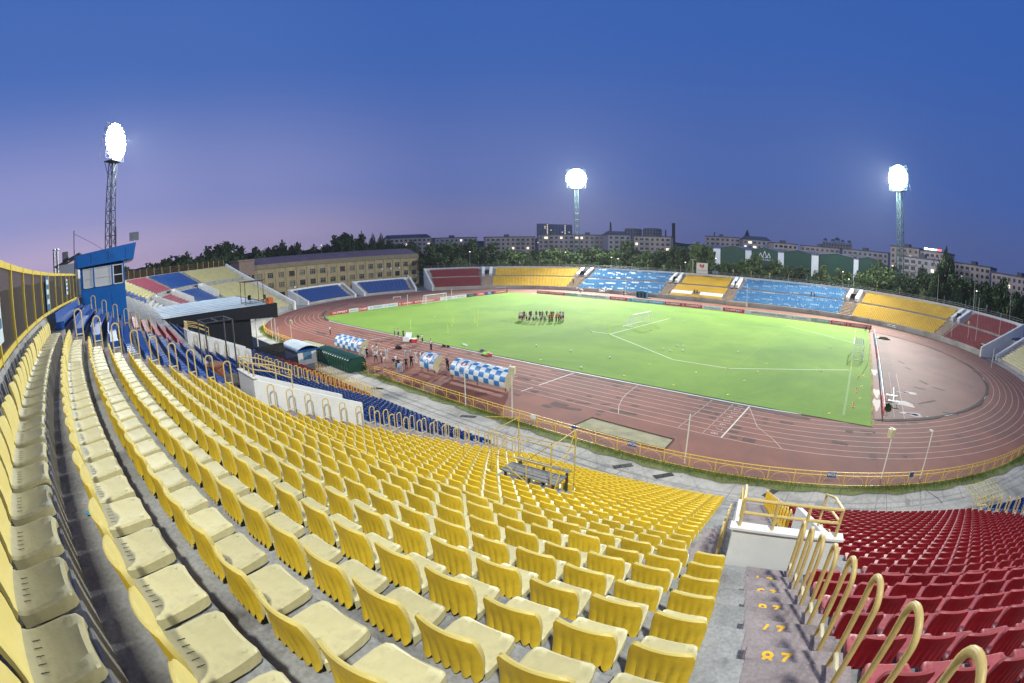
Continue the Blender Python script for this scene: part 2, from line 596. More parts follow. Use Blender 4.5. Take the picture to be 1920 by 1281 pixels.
PATCHES = [(17.2, -37.6, 20.2, -37.3, 0.5), (20.4, -37.3, 23.1, -37.2, 0.5), (23.8, -37.2, 27.3, -37.2, 0.5), (18.6, -38.7, 20.5, -38.5, 0.3), (20.6, -38.6, 22.1, -38.3, 0.3), (26.7, -47.9, 28.4, -47.4, 0.7), (26.6, -45.8, 28.2, -45.4, 0.35), (28.9, -44.9, 29.7, -44.3, 0.4), (30.6, -45.7, 33.4, -45.4, 0.7), (15.8, -42.6, 18.0, -42.6, 0.9), (16.4, -40.8, 17.3, -40.8, 0.4), (18.3, -42.1, 19.4, -42.1, 0.4), (20.7, -45.7, 21.6, -45.7, 0.6), (24.5, -48.6, 25.6, -48.6, 0.7), (24.9, -47.5, 26.7, -47.5, 1.3), (25.3, -45.7, 26.3, -45.7, 0.5), (26.3, -43.4, 27.0, -43.4, 0.5), (26.6, -38.4, 27.4, -38.4, 0.5), (29.0, -41.9, 29.5, -41.9, 0.4), (29.0, -38.4, 30.0, -38.4, 0.5), (29.6, -40.6, 30.5, -40.6, 0.4), (31.6, -43.2, 32.4, -43.2, 0.5), (29.8, -46.6, 30.4, -46.6, 0.4), (19.9, -47.7, 20.9, -47.7, 0.6), (30.1, -47.5, 30.7, -47.5, 0.3), (37.2, -37.2, 42.0, -37.2, 0.9), (35.3, -37.2, 36.6, -37.1, 0.5), (42.5, -37.2, 49.0, -37.0, 0.9), (46.2, -39.5, 47.6, -39.3, 0.8), (37.5, -39.3, 38.8, -39.3, 0.6), (37.9, -40.6, 39.2, -40.6, 0.6), (39.6, -40.7, 40.1, -40.7, 0.8), (39.5, -41.9, 40.2, -41.9, 0.5), (41.4, -38.3, 41.9, -38.3, 0.4), (42.4, -43.1, 43.2, -43.1, 0.6), (42.4, -44.4, 43.2, -44.4, 0.6), (41.0, -44.3, 41.7, -44.3, 0.4), (44.0, -45.5, 45.1, -45.5, 1.0), (42.8, -45.6, 43.5, -45.6, 0.5), (44.4, -39.3, 44.9, -39.3, 0.5), (44.7, -40.5, 45.1, -40.5, 0.5), (42.5, -39.5, 42.8, -39.5, 0.9), (53.1, -38.5, 53.8, -38.5, 0.8), (54.7, -37.6, 55.3, -37.6, 0.4), (55.5, -37.5, 56.3, -37.5, 0.5), (51.9, -42.0, 53.5, -42.0, 0.9), (55.2, -38.3, 55.8, -38.3, 0.5), (63.3, -37.6, 63.7, -37.6, 0.3), (59.1, -42.4, 59.6, -42.4, 0.5), (66.3, -34.1, 67.3, -34.1, 0.4), (-33.0, -39.3, -19.4, -38.1, 0.5), (-36.7, -44.4, -31.0, -44.7, 1.2), (-33.9, -46.0, -27.6, -45.3, 0.5), (-18.1, -41.7, -15.6, -41.5, 0.9), (-17.4, -39.6, -15.9, -39.1, 0.9), (-15.8, -38.7, -15.1, -37.7, 0.6), (3.7, -37.5, 7.2, -37.4, 0.5), (-8.5, -40.4, -7.5, -40.1, 0.8), (-4.8, -38.0, -4.0, -37.9, 0.7), (0.2, -40.1, 0.9, -39.8, 0.5), (1.8, -37.9, 2.7, -37.6, 0.6), (-3.8, -42.7, -3.0, -42.3, 0.5), (11.3, -48.2, 11.9, -47.6, 0.7), (12.3, -47.9, 12.9, -46.7, 0.7), (16.9, -50.5, 17.6, -49.4, 0.8), (79.8, 33.4, 80.8, 33.4, 1.0), (77.3, 2.6, 79.8, 2.6, 0.5), (64.2, -11.3, 65.5, -13.0, 0.7), (62.7, -15.9, 64.5, -16.4, 0.5), (66.1, -14.2, 68.2, -15.2, 0.5), (62.5, -24.4, 65.5, -21.4, 0.5), (65.9, -26.1, 68.3, -26.3, 0.5), (60.5, -32.3, 61.8, -32.0, 0.5), (61.3, 1.5, 62.6, -0.5, 0.5), (62.4, -3.0, 63.4, -4.5, 0.4)]
for (x0, y0, x1, y1, w) in PATCHES:
    L = math.hypot(x1 - x0, y1 - y0)
    nseg = max(2, int(L / 0.7))
    ang = math.atan2(y1 - y0, x1 - x0)
    top, bot = [], []
    for i in range(nseg + 1):
        t = i / nseg
        px, py = x0 + (x1 - x0) * t, y0 + (y1 - y0) * t
        taper = 0.75 + 0.25 * math.sin(PI * (0.15 + 0.7 * t))
        wu, wd = [w / 2 * taper * rnd.uniform(0.75, 1.12) for _ in range(2)]
        top.append((px - math.sin(ang) * wu + rnd.uniform(-.08, .08), py + math.cos(ang) * wu))
        bot.append((px + math.sin(ang) * wd + rnd.uniform(-.08, .08), py - math.cos(ang) * wd))
    sheet('patch', bot + top[::-1], 0.010, PATCH_M, track)

# sand pits cut into the track edge, with a dark rim
SAND = mat('pit_sand', (0.30, 0.27, 0.16), 0.95, 0.2, 0.9, bump=0.5, bscale=9, fine=0.15, stain=(0.20, 0.22, 0.09), stain_scale=0.7)
for pts, lab in (([(30.2, -51.3), (30.4, -48.6), (38.8, -48.9), (39.0, -51.2)], 'a'), ([(-29.0, -52.6), (-28.8, -49.9), (-21.5, -49.3), (-20.0, -52.4)], 'b')):
    sheet('sand_pit', pts, 0.014, SAND, track)
    b = MB()
    for p, q in zip(pts, pts[1:] + pts[:1]):
        b.tube((*p, 0.02), (*q, 0.02), 0.06, 4)
    b.build('pit_edge', KD, track)
# rain water and pale patches lying in the worn bend
PALE_M = mat('pale_bend_patch', (0.29, 0.22, 0.19), 0.7, 0.14, 0.8)
WATER = mat('puddle_water', (0.05, 0.05, 0.06), 0.06, 0.1, 1, spec=0.6)


def blob(name, c, rx, ry, z, m, parent, rot=0.0, n=22):
    pts = []
    for i in range(n):
        a = 2 * PI * i / n
        k = 1 + 0.22 * math.sin(3 * a + c[0]) + 0.12 * math.sin(5 * a + c[1])
        px, py = rx * k * math.cos(a), ry * k * math.sin(a)
        pts.append((c[0] + px * math.cos(rot) - py * math.sin(rot), c[1] + px * math.sin(rot) + py * math.cos(rot)))
    return sheet(name, pts, z, m, parent)


for c, rx, ry, rot in (((61.5, -19.8), 1.5, 0.55, 0.2), ((61.2, -29.2), 1.5, 0.6, 0), ((63.6, -29.4), 0.6, 0.3, -0.3), ((56.4, -10.5), 0.55, 1.8, 0), ((60.4, -25.4), 1.5, 1.0, 0),
                       ((56.6, -22.5), 0.5, 2.0, 0), ((56.5, -27.5), 0.5, 2.3, 0), ((58.9, 24.5), 1.0, 2.0, 0.3)):
    blob('pale_patch', c, rx, ry, 0.016, PALE_M, track, rot)
for c, rx, ry in (((61.3, -29.2), 0.9, 0.3), ((63.7, -29.4), 0.35, 0.15), ((61.0, -19.9), 0.7, 0.22)):
    blob('puddle', c, rx, ry, 0.020, WATER, track)

# ------------------------------------------------------------------ pitch
GRASS_M = mat('floodlit_turf', (0.125, 0.235, 0.018), 0.95, 0.10, 0.10, bump=0.5, bscale=18, fine=0.14, col2=(0.165, 0.285, 0.026), stain=(0.085, 0.185, 0.015), stain_scale=0.035, stain_cut=(0.45, 0.66))
gp = [(55.8, -36.0), (55.8, 35.6)]
gp += [(-42.2 - 36.0 * math.sin(a), 36.0 * math.cos(a)) for a in np.linspace(0, 0.40, 8)]
gp += [(-55.9, 31), (-55.6, -31.8)]
gp += [(-42.2 - 36.0 * math.sin(a), -36.0 * math.cos(a)) for a in np.linspace(0.38, 0.0, 8)]
pitch = sheet('pitch', gp, 0.045, GRASS_M, kind='structure')
PL_W = mat('white_tape_line', (0.72, 0.75, 0.62), 0.8, 0.05, 1)
PL_F = mat('faint_pitch_line', (0.19, 0.29, 0.085), 0.9, 0.1, 1)
PL_Y = mat('yellowing_line', (0.34, 0.38, 0.06), 0.9, 0.12, 1)
for x0, y0, x1, y1, w, m in ((6.1, -11.3, 9.9, -11.3, .12, PL_W), (10.0, -11.4, 10.6, 13.5, .12, PL_W), (9.9, -11.4, 27.1, -22.5, .12, PL_W), (27.1, -22.5, 35.3, -22.5, .13, PL_W),
                             (35.3, -22.5, 52.2, -12.0, .13, PL_W), (36, -20, 36, 24, .07, PL_F), (36, 24, 52.2, 13.2, .10, PL_W), (10.7, 13.6, 36, 24, .06, PL_F),
                             (52.5, -34, 52.5, -12, .30, PL_F), (52.5, -12.0, 52.5, -3.6, .14, PL_Y), (52.5, 3.8, 52.5, 33.5, .12, PL_Y), (-52.3, -31, -52.3, 31, .10, PL_F),
                             (-50, -34, 52.5, -34, .10, PL_F), (0, -34, 0, 34, .08, PL_F)):
    strip('pitch_line', x0, y0, x1, y1, w, 0.053, m, pitch)
b = MB()
vs = []
for i in range(61):
    y = -36 + 71.4 * i / 60
    vs += [(55.75 + 0.12 * math.sin(i * 2.1), y, 0.055), (56.05 + 0.16 * math.sin(i * 1.3), y, 0.012)]
b.add(vs, [(2 * i, 2 * i + 1, 2 * i + 3, 2 * i + 2) for i in range(60)])
b.build('turf_edge', mat('dry_turf_edge', (0.26, 0.22, 0.05), 0.95, 0.3, 1.5), pitch)

# ================================================================== NEAR GRANDSTAND
X0, Y0, RR = 26.5, -60.8, 101.2
SEGR = [(RR, 0.36), (40.0, 1.15)]
SEGL = [(RR, 0.25), (35.0, 0.96)]


def F(s):
    sg, t = (1 if s >= 0 else -1), abs(s)
    x, y, a = min(t, X0), Y0, 0.0
    t -= X0
    if t > 0:
        for R, a1 in (SEGR if sg > 0 else SEGL):
            l = min(t, R * (a1 - a))
            bb = a + l / R
            x += R * (math.sin(bb) - math.sin(a))
            y += R * (math.cos(a) - math.cos(bb))
            a = bb
            t -= l
            if t <= 0:
                break
        if t > 0:
            x += t * math.cos(a)
            y += t * math.sin(a)
    return sg * x, y, sg * a


def radius(s):
    t = abs(s) - X0
    if t <= 0:
        return 1e9
    a = 0.0
    for R, a1 in (SEGR if s > 0 else SEGL):
        if t <= R * (a1 - a):
            return R
        t -= R * (a1 - a)
        a = a1
    return 1e9


def P(s, u, z=None):
    x, y, a = F(s)
    p = (x + u * math.sin(a), y - u * math.cos(a))
    return p if z is None else (p[0], p[1], z)


SMIN, SMAX = -90.0, 96.0
ROW_U, ROW_Z = {}, {}
for r in range(1, 21):
    ROW_U[r], ROW_Z[r] = 0.4 + 0.868 * (r - 1), 1.6 + 0.4 * (r - 1)
ROW_U[21], ROW_Z[21] = 17.76, 9.75          # the cross aisle
for r in range(22, 31):
    ROW_U[r], ROW_Z[r] = 18.78 + 0.75 * (r - 22), 10.55 + 0.36 * (r - 22)
ROW_U[31], ROW_Z[31] = 25.6, 13.79
U_WALL = 26.3
ROW_U[32], ROW_Z[32] = U_WALL, 14.35
# vomitories: s range of each opening (rows 15 to 20), walls round it
VOM = [(30.55, 32.15), (47.62, 49.18), (12.7, 14.3), (-45.6, -44.0), (-60.4, -58.8), (-71.6, -70.0)]
V_U0, V_U1, V_Z = ROW_U[15] + 0.0, 17.55, 6.8

stand = thing('grandstand', 'curved concrete grandstand in the foreground with yellow, red and blue seats', 'grandstand')
ss = sorted(set(list(np.arange(SMIN, 30.0, 1.0)) + list(np.arange(30.0, 56.0, 0.2)) + list(np.arange(56.0, SMAX + 0.01, 1.0)) + [e for v in VOM for e in v]))
for r in range(1, 32):
    b = MB()
    u0, u1, z0, z1 = ROW_U[r], ROW_U[r + 1], (0.0 if r == 1 else ROW_Z[r - 1]), ROW_Z[r]
    vs, fs = [], []
    for s in ss:
        vs += [P(s, u0, z0), P(s, u0 + 0.012, z1 - 0.015), P(s, u0 + 0.03, z1), P(s, u1, z1)]
    for i in range(len(ss) - 1):
        mid = (ss[i] + ss[i + 1]) / 2
        if 15 <= r <= 20 and any(a < mid < c for a, c in VOM):
            continue
        o, p = 4 * i, 4 * i + 4
        fs += [(o, p, p + 1, o + 1), (o + 1, p + 1, p + 2, o + 2), (o + 2, p + 2, p + 3, o + 3)]
    b.add(vs, fs)
    b.build('terrace_step', CONC, stand)
# back wall with a sloping ledge, rear face down to the ground
b = MB()
vs, fs = [], []
sw = list(np.arange(SMIN, SMAX + .01, 0.5))
for s in sw:
    vs += [P(s, U_WALL, 13.79), P(s, U_WALL + 0.10, 14.35), P(s, U_WALL + 0.45, 14.35), P(s, U_WALL + 0.45, 0)]
for i in range(len(sw) - 1):
    o, p = 4 * i, 4 * i + 4
    fs += [(o, p, p + 1, o + 1), (o + 1, p + 1, p + 2, o + 2), (o + 2, p + 2, p + 3, o + 3)]
b.add(vs, fs)
b.build('back_wall', CONC, stand)
# white end wall stepping down the left end
for s, sg in ((SMIN, -1), (SMAX, 1)):
    b = MB()
    prof = [(-0.6, 0.0), (-0.6, 2.3), (17.5, 10.6), (19.2, 11.3), (26.7, 15.0), (26.7, 0.0)]
    lo = [P(s, u, z) for u, z in prof]
    hi = [P(s + sg * 0.9, u, z) for u, z in prof]
    b.hexa(lo, hi)
    b.build('end_wall', WHITE, stand)


def wall_prism(name, a, bb, h0, h1, th, m, parent, zb):
    """Wall between plan points a and bb, top from h0 to h1, thickness th, bottom zb."""
    d = Vector((bb[0] - a[0], bb[1] - a[1], 0)).normalized()
    nn = Vector((-d.y, d.x, 0)) * th / 2
    w = MB()
    A, B = Vector((a[0], a[1], 0)), Vector((bb[0], bb[1], 0))
    w.hexa([A - nn + Vector((0, 0, zb)), B - nn + Vector((0, 0, zb)), B + nn + Vector((0, 0, zb)), A + nn + Vector((0, 0, zb))],
           [A - nn + Vector((0, 0, h0)), B - nn + Vector((0, 0, h1)), B + nn + Vector((0, 0, h1)), A + nn + Vector((0, 0, h0))])
    return w.build(name, m, parent)


for vi, (a, c) in enumerate(VOM):
    # floor of the opening and its three parapets
    b = MB()
    pts = [P(a, V_U0, V_Z), P(c, V_U0, V_Z), P(c, 21, V_Z), P(a, 21, V_Z)]
    b.add(pts, [(0, 1, 2, 3)])
    b.build('landing', MAUVE, stand)
    b = MB()
    for s in (a, c):
        b.add([P(s, V_U0, V_Z - 1), P(s, V_U1, V_Z - 1), P(s, V_U1, 9.75), P(s, V_U0, ROW_Z[15])], [(0, 1, 2, 3)])
    b.build('inner_wall', WHITE, stand)
    for s, q in ((a, -1), (c, 1)):
        ds = 0.07 * q
        w = wall_prism('parapet', P(s + ds, V_U0 - 0.35), P(s + ds, V_U1 - 0.085), ROW_Z[15] + 1.0, 10.42, 0.16, WHITE, stand, ROW_Z[14] - 0.2)
    wall_prism('parapet', P(a - 0.14, V_U1), P(c + 0.14, V_U1), 10.52, 10.52, 0.17, WHITE, stand, V_Z + 2.0)
    w = wall_prism('parapet_cap', P(a - 0.2, V_U1), P(c + 0.2, V_U1), 10.57, 10.57, 0.25, WHITE, stand, 10.523)
    if vi < 3:
        # tubular guard rail round the top of the parapet
        b = MB()
        for h in (0.28, 0.56):
            e0, e1 = P(a - 0.05, V_U1, 10.57 + h), P(c + 0.05, V_U1, 10.57 + h)
            b.tube(e0, e1, 0.032, 8)
        for t in (0.0, 0.33, 0.66, 1.0):
            s = a - 0.05 + (c - a + 0.1) * t
            b.tube(P(s, V_U1, 10.55), P(s, V_U1, 11.14), 0.034, 8)
        for s in (a - 0.05, c + 0.05):
            b.path([P(s, V_U1, 11.13), P(s, V_U1 - 0.9, 10.9), P(s, V_U1 - 1.8, 10.5), P(s, V_U1 - 1.8, 9.6)], 0.03, 7)
            b.path([P(s, V_U1, 10.88), P(s, V_U1 - 0.9, 10.6), P(s, V_U1 - 1.8, 10.15)], 0.028, 7)
        b.build('guard_rail', YPIPE, stand, smooth=True)

# stair flights: a worn mauve slab on every terrace and a half-height block in front of it
AISLES = [  # (s from, s to, rows, offset)
    (47.80, 48.60, range(22, 32)), (47.55, 49.25, range(1, 15)), (32.32, 33.12, range(22, 32)), (32.38, 33.02, range(15, 21)), (49.5, 50.0, range(15, 21)), (46.75, 47.35, range(15, 21)),
    (31.0, 33.0, range(1, 15)), (14.5, 15.6, range(1, 21)), (21.1, 21.9, range(22, 32)), (64.5, 65.5, range(1, 32)), (-37.9, -37.0, range(22, 32)), (-52.6, -51.6, range(22, 32)), (-61.6, -60.8, range(22, 32)), (-72.4, -71.6, range(22, 32))]
for a, c, rows in AISLES:
    for r in rows:
        if r == 21:
            continue
        d = ROW_U[r + 1] - ROW_U[r]
        st = ROW_Z[r] - ROW_Z[r - 1] if r > 1 else 0.4
        b = MB()
        u0, u1 = ROW_U[r], ROW_U[r] + min(d, 0.9)
        z = ROW_Z[r]
        bq = [P(a, u0 - .004, z - .10), P(c, u0 - .004, z - .10), P(c, u1, z - .10), P(a, u1, z - .10)]
        b.hexa(bq, [(x, y, z + 0.006) for x, y, _ in bq])
        if r > 1 and r not in (22,):
            j = rnd.uniform(-0.02, 0.03)
            bq = [P(a + j, u0 - 0.34, z - st - .02), P(c, u0 - 0.34, z - st - .02), P(c, u0 - .008, z - st - .02), P(a + j, u0 - .008, z - st - .02)]
            b.hexa(bq, [(x, y, z - st * 0.47) for x, y, _ in bq])
        b.build('stair_step', MAUVE, stand)
# painted cross aisle in front of the numbered stairs
b = MB()
pts = [P(s, 17.80, 9.756) for s in np.arange(46.2, 51.01, 0.4)] + [P(s, 18.76, 9.756) for s in np.arange(51.0, 46.19, -0.4)]
b.add(pts, [tuple(range(len(pts)))])
b.build('aisle_paint', MAUVE, stand)
b = MB()
pts = [P(s, 17.80, 9.756) for s in np.arange(30.0, 33.41, 0.4)] + [P(s, 18.76, 9.756) for s in np.arange(33.4, 29.99, -0.4)]
b.add(pts, [tuple(range(len(pts)))])
b.build('aisle_paint', MAUVE, stand)
# row numbers stencilled on the half steps; they read upright for someone climbing the stairs
STEN = mat('yellow_stencil_paint', (0.72, 0.40, 0.015), 0.7, 0.25, 9, stain=(0.34, 0.24, 0.20), stain_scale=14, stain_cut=(0.60, 0.70))
for r in range(23, 30):
    me = text_mesh(' '.join('%d' % (r + 1)), 0.30, STEN, bold=0.008, width=0.30)
    for v in me.vertices:
        v.co.y *= 0.74
    s = 48.06
    x, y, a = F(s)
    st = 0.36
    p = P(s, ROW_U[r] - 0.205, ROW_Z[r] - st * 0.47 + 0.006)
    link('row_number', me, stand, p, a + PI)

# handrail hoops: an inverted U of tube in the plane of the stairs, with a short crossbar
hb = MB()
H_W = 0.30
pts = [(0, 0.06, -0.30)] + [(0, 0.06, 0.88)]
pts += [(0, 0.06 - H_W / 2 + H_W / 2 * math.cos(t), 0.88 + H_W / 2 * math.sin(t)) for t in np.linspace(0.18, PI - 0.18, 12)]
pts += [(0, 0.06 - H_W, 0.88), (0, 0.06 - H_W, 0.02)]
hb.path(pts, 0.027, 10)
HOOP_ME = hb.mesh('hoop', YPIPE, True)
HOOP_BRIGHT = hb.mesh('hoop', YRAIL, True)
cb = MB()
cb.tube((0, 0.06, 0.17), (0, 0.06 - H_W, 0.17), 0.024, 7)
CB_ME = cb.mesh('crossbar', mat('cream_crossbar_paint', (0.58, 0.52, 0.33), 0.5, 0.1, 9), True)
CB_BRIGHT = cb.mesh('crossbar', YRAIL, True)


def hoop(s, r, label, grp, bright=False, du=0.0):
    x, y, a = F(s)
    o = thing('handrail_hoop', label, 'handrail', P(s, ROW_U[r] + 0.05 + du, ROW_Z[r]), a, grp)
    link('hoop', HOOP_BRIGHT if bright else HOOP_ME, o)
    link('crossbar', CB_BRIGHT if bright else CB_ME, o)


for r in range(22, 31):
    hoop(48.42, r, 'tubular handrail hoop beside the numbered stairs at the %s row from the top' % nth(32 - r), 'hoops by the numbered stairs')
for r in range(15, 21):
    hoop(49.42, r, 'handrail hoop right of the white parapet, %s hoop up from its lower end' % nth(r - 14), 'hoops beside the parapets')
    hoop(47.30, r, 'handrail hoop left of the white parapet by the red seats, %s from its lower end' % nth(r - 14), 'hoops beside the parapets')
for r in range(1, 15):
    hoop(47.62, r, 'yellow hoop on the yellow seat side of the lower stairs, %s from the track' % nth(r), 'hoops of the lower stairs', True)
    hoop(49.10, r, 'yellow hoop on the red seat side of the lower stairs, %s from the track' % nth(r), 'hoops of the lower stairs', True)
for r in range(22, 31):
    hoop(32.78, r, 'handrail hoop between blue benches and upper yellow seats, %s from the top' % nth(31 - r), 'hoops by the blue benches')
for r in range(15, 21):
    hoop(32.62, r, 'handrail hoop standing against the long white parapet, %s from the bottom' % nth(r - 14), 'hoops beside the parapets')
for r in range(1, 15):
    hoop(32.85, r, 'handrail hoop nearer the yellow seats on the blue block stairs, %s from the track' % nth(r), 'hoops between blue and yellow seats')
    hoop(31.25, r, 'handrail hoop nearer the blue seats on the yellow block stairs, %s from the track' % nth(r), 'hoops between blue and yellow seats')
for r in range(15, 21):
    hoop(14.75, r, 'handrail hoop against the white parapet by the black pavilion, %s from its lower end' % nth(r - 14), 'hoops beside the parapets')
for r in range(1, 15):
    hoop(14.6, r, 'yellow hoop between red and blue seats at left, red side, %s from the track' % nth(r), 'hoops between red and blue seats at left', True)
    hoop(15.55, r, 'yellow hoop between red and blue seats at left, blue side, %s from the track' % nth(r), 'hoops between red and blue seats at left', True)
for r in range(25, 31):
    hoop(21.5, r, 'handrail hoop in front of the blue commentary booth, %s from the top' % nth(31 - r), 'hoops by the booth')
for r in range(1, 19):
    hoop(64.6, r, 'handrail hoop between red and blue seats at right, red side, %s from the track' % nth(r), 'hoops at the far right stairs')
    hoop(65.45, r, 'handrail hoop between red and blue seats at right, blue side, %s from the track' % nth(r), 'hoops at the far right stairs')


# ================================================================== SEATS
def seat_parts(nu, hero):
    """Moulded shell: x along the row, y towards the pitch (0 = edge of the terrace), z up. Returns (pan, back) as MB."""
    xs = [-1 + 2 * i / (nu - 1) for i in range(nu)]
    if hero:
        panp = [(-0.034, 0.028, .130), (-0.016, 0.050, .158), (-0.019, 0.078, .176), (-0.046, 0.097, .198), (-0.11, 0.100, .212), (-0.21, 0.093, .216), (-0.30, 0.090, .217), (-0.355, 0.096, .218), (-0.390, 0.114, .219)]
        backp = [(-0.390, 0.114, .219), (-0.408, 0.145, .221), (-0.417, 0.195, .223), (-0.423, 0.270, .224), (-0.432, 0.345, .222), (-0.445, 0.405, .214), (-0.457, 0.436, .194), (-0.464, 0.447, .170)]
        rearp = [(-0.464, 0.447, .170), (-0.476, 0.446, .172), (-0.484, 0.430, .198), (-0.474, 0.385, .217), (-0.458, 0.310, .223), (-0.448, 0.225, .223), (-0.441, 0.140, .221), (-0.436, 0.072, .219), (-0.434, 0.030, .215)]
    else:
        panp = [(-0.03, 0.03, .16), (-0.02, 0.085, .185), (-0.10, 0.10, .212), (-0.39, 0.110, .218)]
        backp = [(-0.39, 0.110, .218), (-0.417, 0.20, .223), (-0.434, 0.36, .220), (-0.464, 0.447, .178)]
        rearp = [(-0.464, 0.447, .178), (-0.482, 0.425, .202), (-0.452, 0.260, .223), (-0.434, 0.034, .216)]

    def grid(mb, prof, mi, fn):
        o = len(mb.v)
        for (y, z, w) in prof:
            for t in xs:
                mb.v.append(fn(t, y, z, w))
        for j in range(len(prof) - 1):
            for i in range(nu - 1):
                mb.f.append((o + j * nu + i, o + j * nu + i + 1, o + (j + 1) * nu + i + 1, o + (j + 1) * nu + i))
                mb.m.append(mi)

    def panf(t, y, z, w):
        return (t * w, y + 0.012 * t * t * (y > -0.1), z - 0.010 * (1 - t * t) * (-0.34 < y < -0.06) - (0.012 if abs(t) > .97 and z > .06 else 0))

    def backf(t, y, z, w):
        return (t * w, y + 0.040 * t * t * min(1, (z - .09) / .12), z - 0.012 * t * t * (z > .3))

    NF = 6

    def rearf(t, y, z, w):
        fl = abs(math.sin(PI * NF * (t + 1) / 2))
        k = max(0.0, min(1.0, (0.390 - z) / 0.28)) if hero else 0.0
        zz = z + ((0.042 * (1 - fl)) if (hero and z < 0.05) else 0.0)
        return (t * w, y + 0.040 * t * t * min(1, (z - .0) / .2) - 0.017 * k * fl + 0.006 * k, zz - 0.012 * t * t * (z > .3))

    pan, back = MB(), MB()
    grid(pan, panp, 0, panf)
    # skirt round the pan
    n = len(panp)
    left = [pan.v[j * nu] for j in range(n)]
    right = [pan.v[j * nu + nu - 1] for j in range(n)]
    for side, sg in ((left, -1), (right, 1)):
        o = len(pan.v)
        for p in side:
            pan.v.append((p[0], p[1], p[2]))
            pan.v.append((p[0] + sg * 0.002, p[1], 0.022 if p[2] > 0.04 else p[2] - 0.004))
        for j in range(n - 1):
            pan.f.append((o + 2 * j, o + 2 * j + 1, o + 2 * j + 3, o + 2 * j + 2) if sg > 0 else (o + 2 * j, o + 2 * j + 2, o + 2 * j + 3, o + 2 * j + 1))
            pan.m.append(0)
    if hero:
        for i in range(5):                       # drain slots at the back of the pan
            x = -0.11 + 0.055 * i
            pan.add([(x - .0032, -0.338, 0.0935), (x + .0032, -0.338, 0.0935), (x + .0032, -0.292, 0.0868), (x - .0032, -0.292, 0.0868)], [(0, 1, 2, 3)], 2)
        for sx in (-0.155, 0.155):               # plugs over the fixing bolts
            for sy in (-0.075,):
                ring_ = [(sx + 0.022 * math.cos(a), sy + 0.016 * math.sin(a), 0.1015) for a in np.linspace(0, 2 * PI, 9)[:-1]]
                rin = [(sx + 0.018 * math.cos(a), sy + 0.013 * math.sin(a), 0.1022) for a in np.linspace(0, 2 * PI, 9)[:-1]]
                pan.add(ring_ + rin, [(k, (k + 1) % 8, 8 + (k + 1) % 8, 8 + k) for k in range(8)], 0)
                pan.add(rin, [tuple(range(8))], 0)
    grid(back, backp, 0, backf)
    grid(back, rearp, 1, rearf)
    if hero:                                     # the rim is bleached like the front
        nlip = 2 * (nu - 1)
        n0 = (len(backp) - 1) * (nu - 1)
        for k in range(n0, n0 + nlip):
            back.m[k] = 0
    # close the sides of the backrest
    nb, nr = len(backp), len(rearp)
    for col, sg in ((0, 1), (nu - 1, -1)):
        a = [back.v[j * nu + col] for j in range(nb)]
        c = [back.v[nb * nu + j * nu + col] for j in range(nr)][::-1]
        c = [c[min(len(c) - 1, int(round(k * (len(c) - 1) / (nb - 1))))] for k in range(nb)]
        o = len(back.v)
        for p, q in zip(a, c):
            back.v += [p, q]
        for j in range(nb - 1):
            f = (o + 2 * j, o + 2 * j + 1, o + 2 * j + 3, o + 2 * j + 2)
            back.f.append(f if sg > 0 else f[::-1])
            back.m.append(0)
    for mb in (pan, back):
        mb.v = [(x * 1.12, y * 1.10, z * 1.12) for x, y, z in mb.v]
    return pan, back


PAN_H, BACK_H = seat_parts(25, True)
PAN_L, BACK_L = seat_parts(4, False)
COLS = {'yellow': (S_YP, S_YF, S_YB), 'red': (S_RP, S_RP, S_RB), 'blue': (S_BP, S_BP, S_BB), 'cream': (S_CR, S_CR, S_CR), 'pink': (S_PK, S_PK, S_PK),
        'gold': (S_GO, S_GO, S_GO), 'maroon': (S_MR, S_MR, S_MR), 'paleblue': (S_LB, S_LB, S_LB), 'deepblue': (S_BP, S_BP, S_BP)}
HERO = {}
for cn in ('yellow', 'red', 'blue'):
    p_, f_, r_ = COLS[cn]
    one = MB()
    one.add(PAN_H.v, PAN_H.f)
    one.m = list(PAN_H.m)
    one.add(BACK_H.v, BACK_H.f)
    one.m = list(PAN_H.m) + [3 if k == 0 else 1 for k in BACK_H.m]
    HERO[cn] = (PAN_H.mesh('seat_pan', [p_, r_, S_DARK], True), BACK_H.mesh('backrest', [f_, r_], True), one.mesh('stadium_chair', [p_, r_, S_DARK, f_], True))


def low_arrays(tri=False):
    o = MB()
    o.add(PAN_L.v, PAN_L.f)
    o.m = list(PAN_L.m)
    o.add(BACK_L.v, BACK_L.f)
    o.m = list(PAN_L.m) + [2 if k == 0 else 1 for k in BACK_L.m]
    return np.array(o.v), np.array(o.f), np.array(o.m)


LV, LF, LM = low_arrays()
# distant seats: a pan and a curved back
TV = np.array([(-.21, -.02, .03), (.21, -.02, .03), (-.21, -.02, .10), (.21, -.02, .10), (-.21, -.40, .10), (.21, -.40, .10), (-.20, -.46, .44), (.20, -.46, .44), (-.20, -.48, .43), (.20, -.48, .43), (-.21, -.44, .02), (.21, -.44, .02)])
TF = np.array([(0, 1, 3, 2), (2, 3, 5, 4), (4, 5, 7, 6), (6, 7, 9, 8), (8, 9, 11, 10)])
TM = np.array([0, 0, 2, 1, 1])


